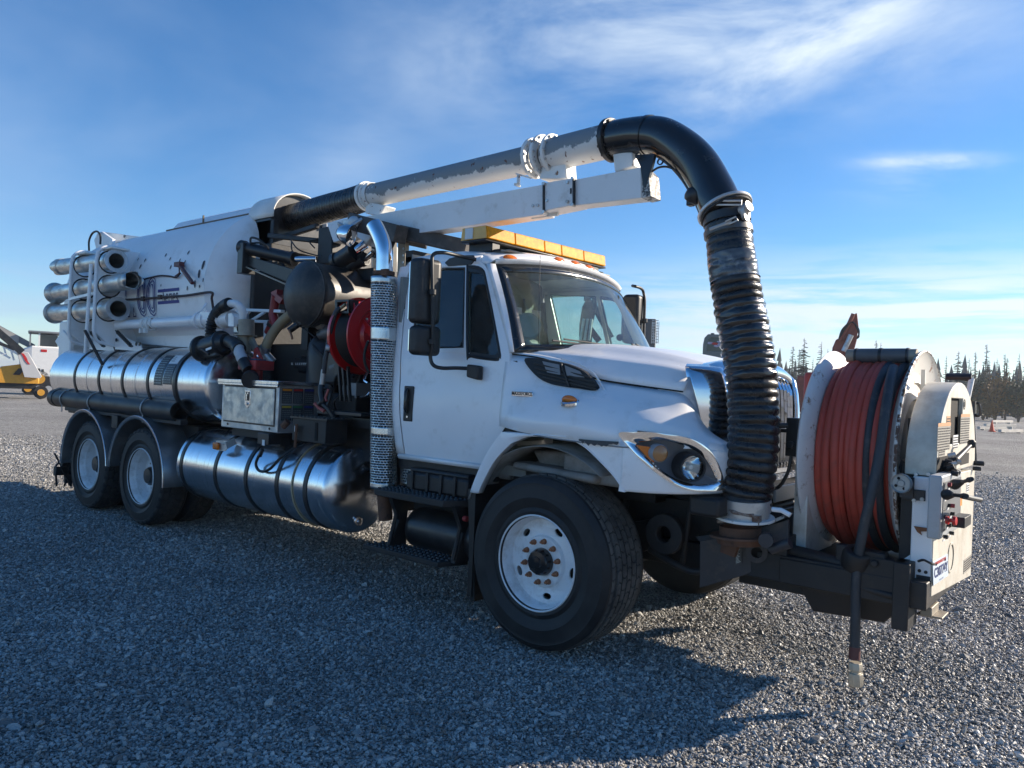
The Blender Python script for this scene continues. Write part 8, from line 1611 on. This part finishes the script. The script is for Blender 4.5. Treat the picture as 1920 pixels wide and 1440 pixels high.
mb = MB(); mb.box((2.07, sa_[1]-.006, sb_[2]-.006), (PX-.02, sb_[1]+.006, sa_[2]+.006)); B(mb, 'housing_dark_inside', pm('deep_black', (.004, .004, .004), .9), ho_)
mb = MB(); mb.box((2.105, -1.05, .79), (PX-.004, -1.0, 1.33)); B(mb, 'side_column', PAINT, ho_, bevel=.006)
mb = MB(); mb.hexa([(2.13, -1.044, .775), (PX, -1.044, .775), (PX, .02, .70), (2.13, .02, .70), (2.13, -1.044, 1.328), (PX, -1.044, 1.328), (PX, .02, 1.31), (2.13, .02, 1.31)]); mb2 = mb; cpn = B(mb, 'lower_panel', HOUS, ho_, bevel=.004)
mb = MB(); mb.panel([[(2.06, -1.0, 1.25), (2.03, -1.0, 1.36), (2.035, -.98, 1.40), (2.06, -.98, 1.38)]], (0, .5, 0)); mb.box((2.05, -1.02, .75), (2.10, -.95, 1.38)); mb.box((2.05, -.94, .78), (2.10, -.1, 1.6)); B(mb, 'housing_backing', BLACKS)
F_ = PX+.0
def onpanel(px, py): pass
def pbox(a, b, dx0, dx1, nm, mat, par=None, **k):
    a = Vector(a); b = Vector(b); m_ = MB(); m_.box((PX+dx0, min(a.y, b.y), min(a.z, b.z)), (PX+dx1, max(a.y, b.y), max(a.z, b.z))); return B(m_, nm, mat, par or ho_, **k)
# labels on the arch
lab = [((2.200, -1.052, 1.571), (2.200, -0.752, 1.453)), ((2.200, -0.851, 1.617), (2.200, -0.764, 1.578)), ((2.200, -0.489, 1.613), (2.200, -0.223, 1.469)), ((2.200, -1.007, 1.460), (2.200, -0.864, 1.424)), ((2.200, -0.670, 1.520), (2.200, -0.543, 1.451)), ((2.200, -0.621, 1.345), (2.200, -0.437, 1.298)), ((2.200, -0.238, 1.245), (2.200, -0.163, 1.198)), ((2.200, -0.228, 0.826), (2.200, 0.005, 0.749))]
r = random.Random(17); GRL = pm('faded_label', (.33, .31, .27), .5, var=.15)
for i, (a, b) in enumerate(lab):
    a, b = Vector(a), Vector(b); o_ = pbox(a, b, .0005, .002, 'faded_label', [GRL, pm('label_orange', (.55, .28, .12), .5), GRL, GRL, WHITEV, GRL, WHITEV, GRL][i])
    mb = MB(); z = max(a.z, b.z)-.010; ya, yb = min(a.y, b.y), max(a.y, b.y)
    while z > min(a.z, b.z)+.008:
        y = ya+.006
        while y < yb-.012: l_ = r.uniform(.008, .03); mb.box((PX+.002, y, z-.006), (PX+.003, min(y+l_, yb-.004), z)); y += l_+.006
        z -= .0125
    B(mb, 'label_print', pm('print_dark', (.03, .03, .032), .6), ho_)
    if i in (0, 2): mb = MB(); mb.box((PX+.002, ya, max(a.z, b.z)-.002), (PX+.003, yb, max(a.z, b.z)+.014)); B(mb, 'label_header', pm('label_orange', (.55, .28, .12), .5), ho_)
mb = MB(); mb.lathe([(0, .028), (.002, .028), (.002, .022), (0, .022)], Vector((2.200, -0.396, 1.678)), (1, 0, 0), 24, closed=True); mb.box(Vector((2.200, -0.396, 1.678))+Vector((0, -.006, -.014)), Vector((2.200, -0.396, 1.678))+Vector((.002, .006, .014))); B(mb, 'round_emblem', pm('print_dark', (.03, .03, .032), .6), ho_)
# opening under the arch with the long lever
pbox((2.200, -1.036, 1.424), (2.200, -0.718, 1.351), -.0, .0015, 'lever_opening', pm('deep_black', (.004, .004, .004), .9)); pbox((2.200, -0.446, 1.414), (2.200, -0.198, 1.357), -.0, .0015, 'lever_opening', pm('deep_black', (.004, .004, .004), .9))
mb = MB(); a = Vector((2.220, -0.877, 1.372)); b = Vector((2.270, -0.585, 1.480)); mb.tube([a, a.lerp(b, .5), b], [.02, .014, .010], 10); mb.lathe([(-.022, 0), (-.02, .012), (-.01, .02), (.01, .02), (.02, .012), (.022, 0)], b, (0, 0, 1), 16); mb.lathe([(-.02, 0), (-.02, .035), (.03, .03), (.03, 0)], a, (1, 0, 0), 16); B(mb, 'long_lever', PLAST, ho_)
mb = MB()
for q in range(12): c_ = Vector((2.200, -0.894, 1.381))+Vector((r.uniform(.01, .05), r.uniform(-.10, .10), r.uniform(-.03, .03))); mb.lathe([(0, 0), (0, .014), (.03, .012), (.03, 0)], c_, (1, r.uniform(-.5, .5), r.uniform(-.5, .5)), 8)
B(mb, 'valve_cluster', BLACKS, ho_); mb = MB()
for q in range(4): c_ = Vector((2.200, -0.873, 1.406))+Vector((.03, r.uniform(-.12, .12), r.uniform(-.02, .03))); mb.cyl(c_, c_+Vector((.03, .01, .01)), .011, 10)
B(mb, 'valve_caps', ALUD, ho_)
# control box
ba, bb_ = Vector((2.260, -1.256, 1.364)), Vector((2.260, -0.741, 1.070))
mb = MB(); mb.box((PX+.001, ba.y+.05, bb_.z), (PX+.055, bb_.y, ba.z-.01)); cb = B(mb, 'control_box', pm('box_grey', (.42, .44, .45), .4, var=.06, dirt=(.30, .27, .22), dirt_at=(.5, .8)), ho_, bevel=.008)
CX = PX+.057; cy0, cy1, cz0, cz1 = ba.y+.05, bb_.y, bb_.z, ba.z-.01
mb = MB(); mb.box((CX-.001, cy0+.03, cz0+.03), (CX+.001, cy1-.02, cz1-.03)); B(mb, 'control_plate', pm('plate_grey', (.16, .17, .18), .45, var=.1), ho_)
mb = MB(); mb2 = MB(); m3 = MB()
for j in range(6):
    for i in range(3):
        c_ = Vector((CX, cy0+.07+i*.07, cz1-.06-j*.045))
        (mb if (i+j) % 2 else mb2).box(c_+Vector((.001, -.026, -.012)), c_+Vector((.002, .02, -.004)))
        if (i*3+j) % 2: m3.cyl(c_+Vector((0, 0, .008)), c_+Vector((.018, 0, .008)), .009, 10)
B(mb, 'panel_lettering', WHITEV, ho_); B(mb2, 'panel_lettering', pm('print_dark', (.03, .03, .032), .6), ho_); B(m3, 'toggle', BLACKP, ho_)
for p in ((2.290, -1.278, 1.327), (2.290, -1.187, 1.226), (2.290, -1.294, 1.176)): mb = MB(); mb.lathe([(0, .0), (0, .009), (.015, .009), (.015, 0)], p, (1, 0, 0), 16); B(mb, 'red_button', REDV, ho_)
mb = MB(); mb.lathe([(0, .0), (0, .018), (.010, .018), (.010, .009), (.03, .009), (.03, .020), (.04, .018), (.042, 0)], (2.290, -1.282, 1.172), (1, -.1, .05), 20); B(mb, 'emergency_stop', REDP, ho_)
def joy(a, b, R_=.016):
    a, b = Vector(a), Vector(b); d = (b-a).normalized(); m_ = MB(); pr = [(0, 0), (0, R_*1.5)]
    for q in range(6): pr += [(.012+q*.014, R_*(1.4-q*.13)), (.019+q*.014, R_*(1.15-q*.13))]
    pr += [(.10, .008), ((b-a).length-.03, .008), ((b-a).length-.03, .012), ((b-a).length, .010), ((b-a).length, 0)]; m_.lathe(pr, a, d, 16); return B(m_, 'joystick', PLAST, ho_)
joy((2.290, -1.293, 1.284), (2.400, -1.524, 1.310)); joy((2.290, -1.119, 1.315), (2.380, -1.282, 1.360))
mb = MB(); mb.tube(T_((2.360, -1.365, 1.292), (2.360, -1.128, 1.262), (2.360, -0.894, 1.235)), .012, 8); mb.box(Vector((2.300, -1.212, 1.182)), Vector((2.300, -1.053, 1.136))+Vector((.05, 0, 0))); mb.lathe([(0, 0), (0, .014), (.05, .014), (.05, 0)], (2.200, -0.026, 1.348), (1, .3, 0), 10); mb.lathe([(0, 0), (0, .012), (.04, .012), (.04, 0)], (2.200, -0.054, 1.319), (1, .3, 0), 10); B(mb, 'side_knobs', PLAST, ho_, bevel=.002)
pbox((2.200, -0.607, 1.141), (2.200, -0.391, 1.083), .0, .0015, 'dark_sign', DKLBL); pbox((2.200, -0.517, 1.187), (2.200, -0.357, 1.139), .0, .002, 'orange_sign', ORNGV)
mb = MB(); mb.lathe([(0, .075), (.004, .078), (.006, .072), (.004, .065)], Vector((2.200, -0.613, 0.897))+Vector((.0, .0, .0)), (1, 0, 0), 36, closed=True); B(mb, 'knockout_ring', HOUS, ho_)
# pulley, brackets and latch on the side face
mb = MB(); pc = Vector((2.073, -1.120, 1.296)); mb.lathe([(-.014, 0), (-.014, .014), (-.008, .018), (-.008, .038), (-.014, .040), (-.018, .044), (.0, .046), (.012, .044), (.012, 0)], pc, (.1, 1, 0), 44); pu = B(mb, 'pulley', pm('pulley_grey', (.36, .37, .36), .45, .3, var=.1), ho_, angle=40)
mb = MB()
for k in range(4): a = k*math.pi/2+.5; mb.lathe([(-.0, 0), (-.0, .007)], pc+Vector((.026*math.cos(a), -.0095, .026*math.sin(a))), (0, 1, 0), 12)
B(mb, 'pulley_holes', pm('deep_black', (.004, .004, .004), .9), ho_)
mb = MB(); mb.box(Vector((2.059, -1.060, 1.267)), Vector((2.161, -1.060, 1.217))+Vector((0, .015, 0))); mb.box(Vector((2.054, -1.070, 1.323)), Vector((2.113, -1.070, 1.224))+Vector((0, .02, 0))); B(mb, 'bearing_bracket', PLB, ho_, bevel=.003)
mb = MB()
for p in ((2.117, -1.045, 1.338), (2.171, -1.055, 1.345), (2.150, -1.062, 1.226), (2.116, -1.062, 1.216)): mb.lathe([(-.008, 0), (-.008, .009), (.004, .009)], p, (0, 1, 0), 8)
B(mb, 'housing_bolts', ALUD, ho_)
mb = MB(); mb.panel([T_((2.119, -1.056, 1.095), (2.180, -1.056, 1.094), (2.174, -1.056, 1.079), (2.147, -1.056, 1.075), (2.154, -1.056, 1.058), (2.134, -1.056, 1.070))], (0, -.006, 0)); B(mb, 'rusty_catch', pm('orange_rust', (.22, .09, .04), .8, var=.3), ho_)
mb = MB(); mb.tube(catmull([(2.146, -1.070, 0.936), (2.172, -1.090, 0.949), (2.201, -1.090, 0.939), (2.211, -1.060, 0.932)], 5), .006, 6)
for p in ((2.148, -1.052, 0.889), (2.175, -1.052, 0.887)): mb.lathe([(-.001, 0), (-.001, .008), (.002, .008)], p, (0, 1, 0), 10)
mb.box(Vector((2.135, -1.051, 0.869)), Vector((2.195, -1.051, 0.843))+Vector((0, .0005, 0))); B(mb, 'column_dark_bits', pm('print_dark', (.03, .03, .032), .6), ho_)
mb = MB(); mb.panel([T_((2.062, -1.030, 0.916), (2.114, -1.030, 0.965), (2.116, -1.030, 0.905), (2.089, -1.030, 0.895))], (0, .02, 0)); B(mb, 'white_gusset', PAINT, ho_)
# licence plate
pa, pb, pc_, pd = Vector((2.205, -1.078, 0.946)), Vector((2.205, -0.730, 0.933)), Vector((2.205, -0.694, 0.819)), Vector((2.205, -1.045, 0.829))
mb = MB(); mb.panel([[pa, pb, pc_, pd]], (.003, 0, 0)); lp = B(mb, 'licence_plate', PLATEM, bevel=.001)
mid_ = (pa+pb+pc_+pd)/4; ux_ = ((pb-pa)+(pc_-pd)).normalized(); uy_ = ((pa-pd)+(pb-pc_)).normalized(); Wp = ((pb-pa).length+(pc_-pd).length)/2; Hp = ((pa-pd).length+(pb-pc_).length)/2
off_ = Vector((.0045, 0, 0))
def pt(fx, fy): return lambda x, y, z: CAM_SCALE[1]+CAM_SCALE[0]*(mid_+off_+ux_*(x+fx*Wp)+uy_*(y+fy*Hp))
textmesh('C30774Y', Hp*.56, 'plate_number', pm('plate_navy', (.02, .04, .16), .5), lp, pt(0, -.04), bold=.002, sx=Wp*.88/(Hp*.56*3.75)); textmesh('WASHINGTON', Hp*.17, 'plate_state', pm('plate_red', (.45, .03, .03), .5), lp, pt(-.03, .36), bold=.0012, sx=Wp*.70/(Hp*.17*6.4)); textmesh('EVERGREEN STATE', Hp*.10, 'plate_motto', pm('plate_navy', (.02, .04, .16), .5), lp, pt(0, -.42), sx=.9)
mb = MB(); 
for t in (.2, .8): mb.lathe([(0, 0), (.003, .006), (0, .007)], pa.lerp(pb, t)+Vector((.004, 0, -.02)), (1, 0, 0), 8)
B(mb, 'plate_screws', BLACKP, lp)
# end bracket below and rear handle beyond
mb = MB(); mb.box((2.14, -.96, .66), (2.19, -.80, .705)); mb.box((2.12, -.93, .65), (2.23, -.78, .66)); B(mb, 'tow_bracket', TANM, bevel=.004)
mb = MB(); mb.tube(T_((1.997, 0.250, 1.844), (2.131, 0.250, 1.844)), .022, 8); B(mb, 'far_handle', PLAST); mb = MB(); mb.tube(T_((2.131, 0.250, 1.835), (2.118, 0.200, 1.699)), .016, 7); B(mb, 'far_strut', OLDW)
mb = MB(); mb.tube(catmull(T_((2.164, 0.100, 1.684), (2.196, 0.100, 1.685), (2.201, 0.100, 1.621), (2.172, 0.100, 1.616)), 4), .008, 6); mb.tube(T_((2.166, 0.050, 1.687), (2.194, 0.050, 1.337)), .012, 6); mb.box(Vector((2.155, 0.050, 1.699)), Vector((2.184, 0.050, 1.629))+Vector((0, .05, 0))); B(mb, 'rear_latch', BLACKP)

# small repeated pieces kept together as one part
for o in bpy.data.objects:
    if o.name.split('.')[0] in ('tread', 'step_studs', 'step_tread', 'flange_bolts', 'beam_bolts', 'window_mesh', 'decal_print', 'label_print', 'nameplate_print', 'paint_chip', 'drive_chain', 'valve_cluster', 'valve_caps', 'panel_lettering', 'pump_fittings', 'grey_fittings', 'toggle', 'hole_grommet', 'reel_rivets', 'housing_bolts', 'plate_screws', 'pulley_holes', 'post_sky_discs') and o.parent:
        o['kind'] = 'stuff'
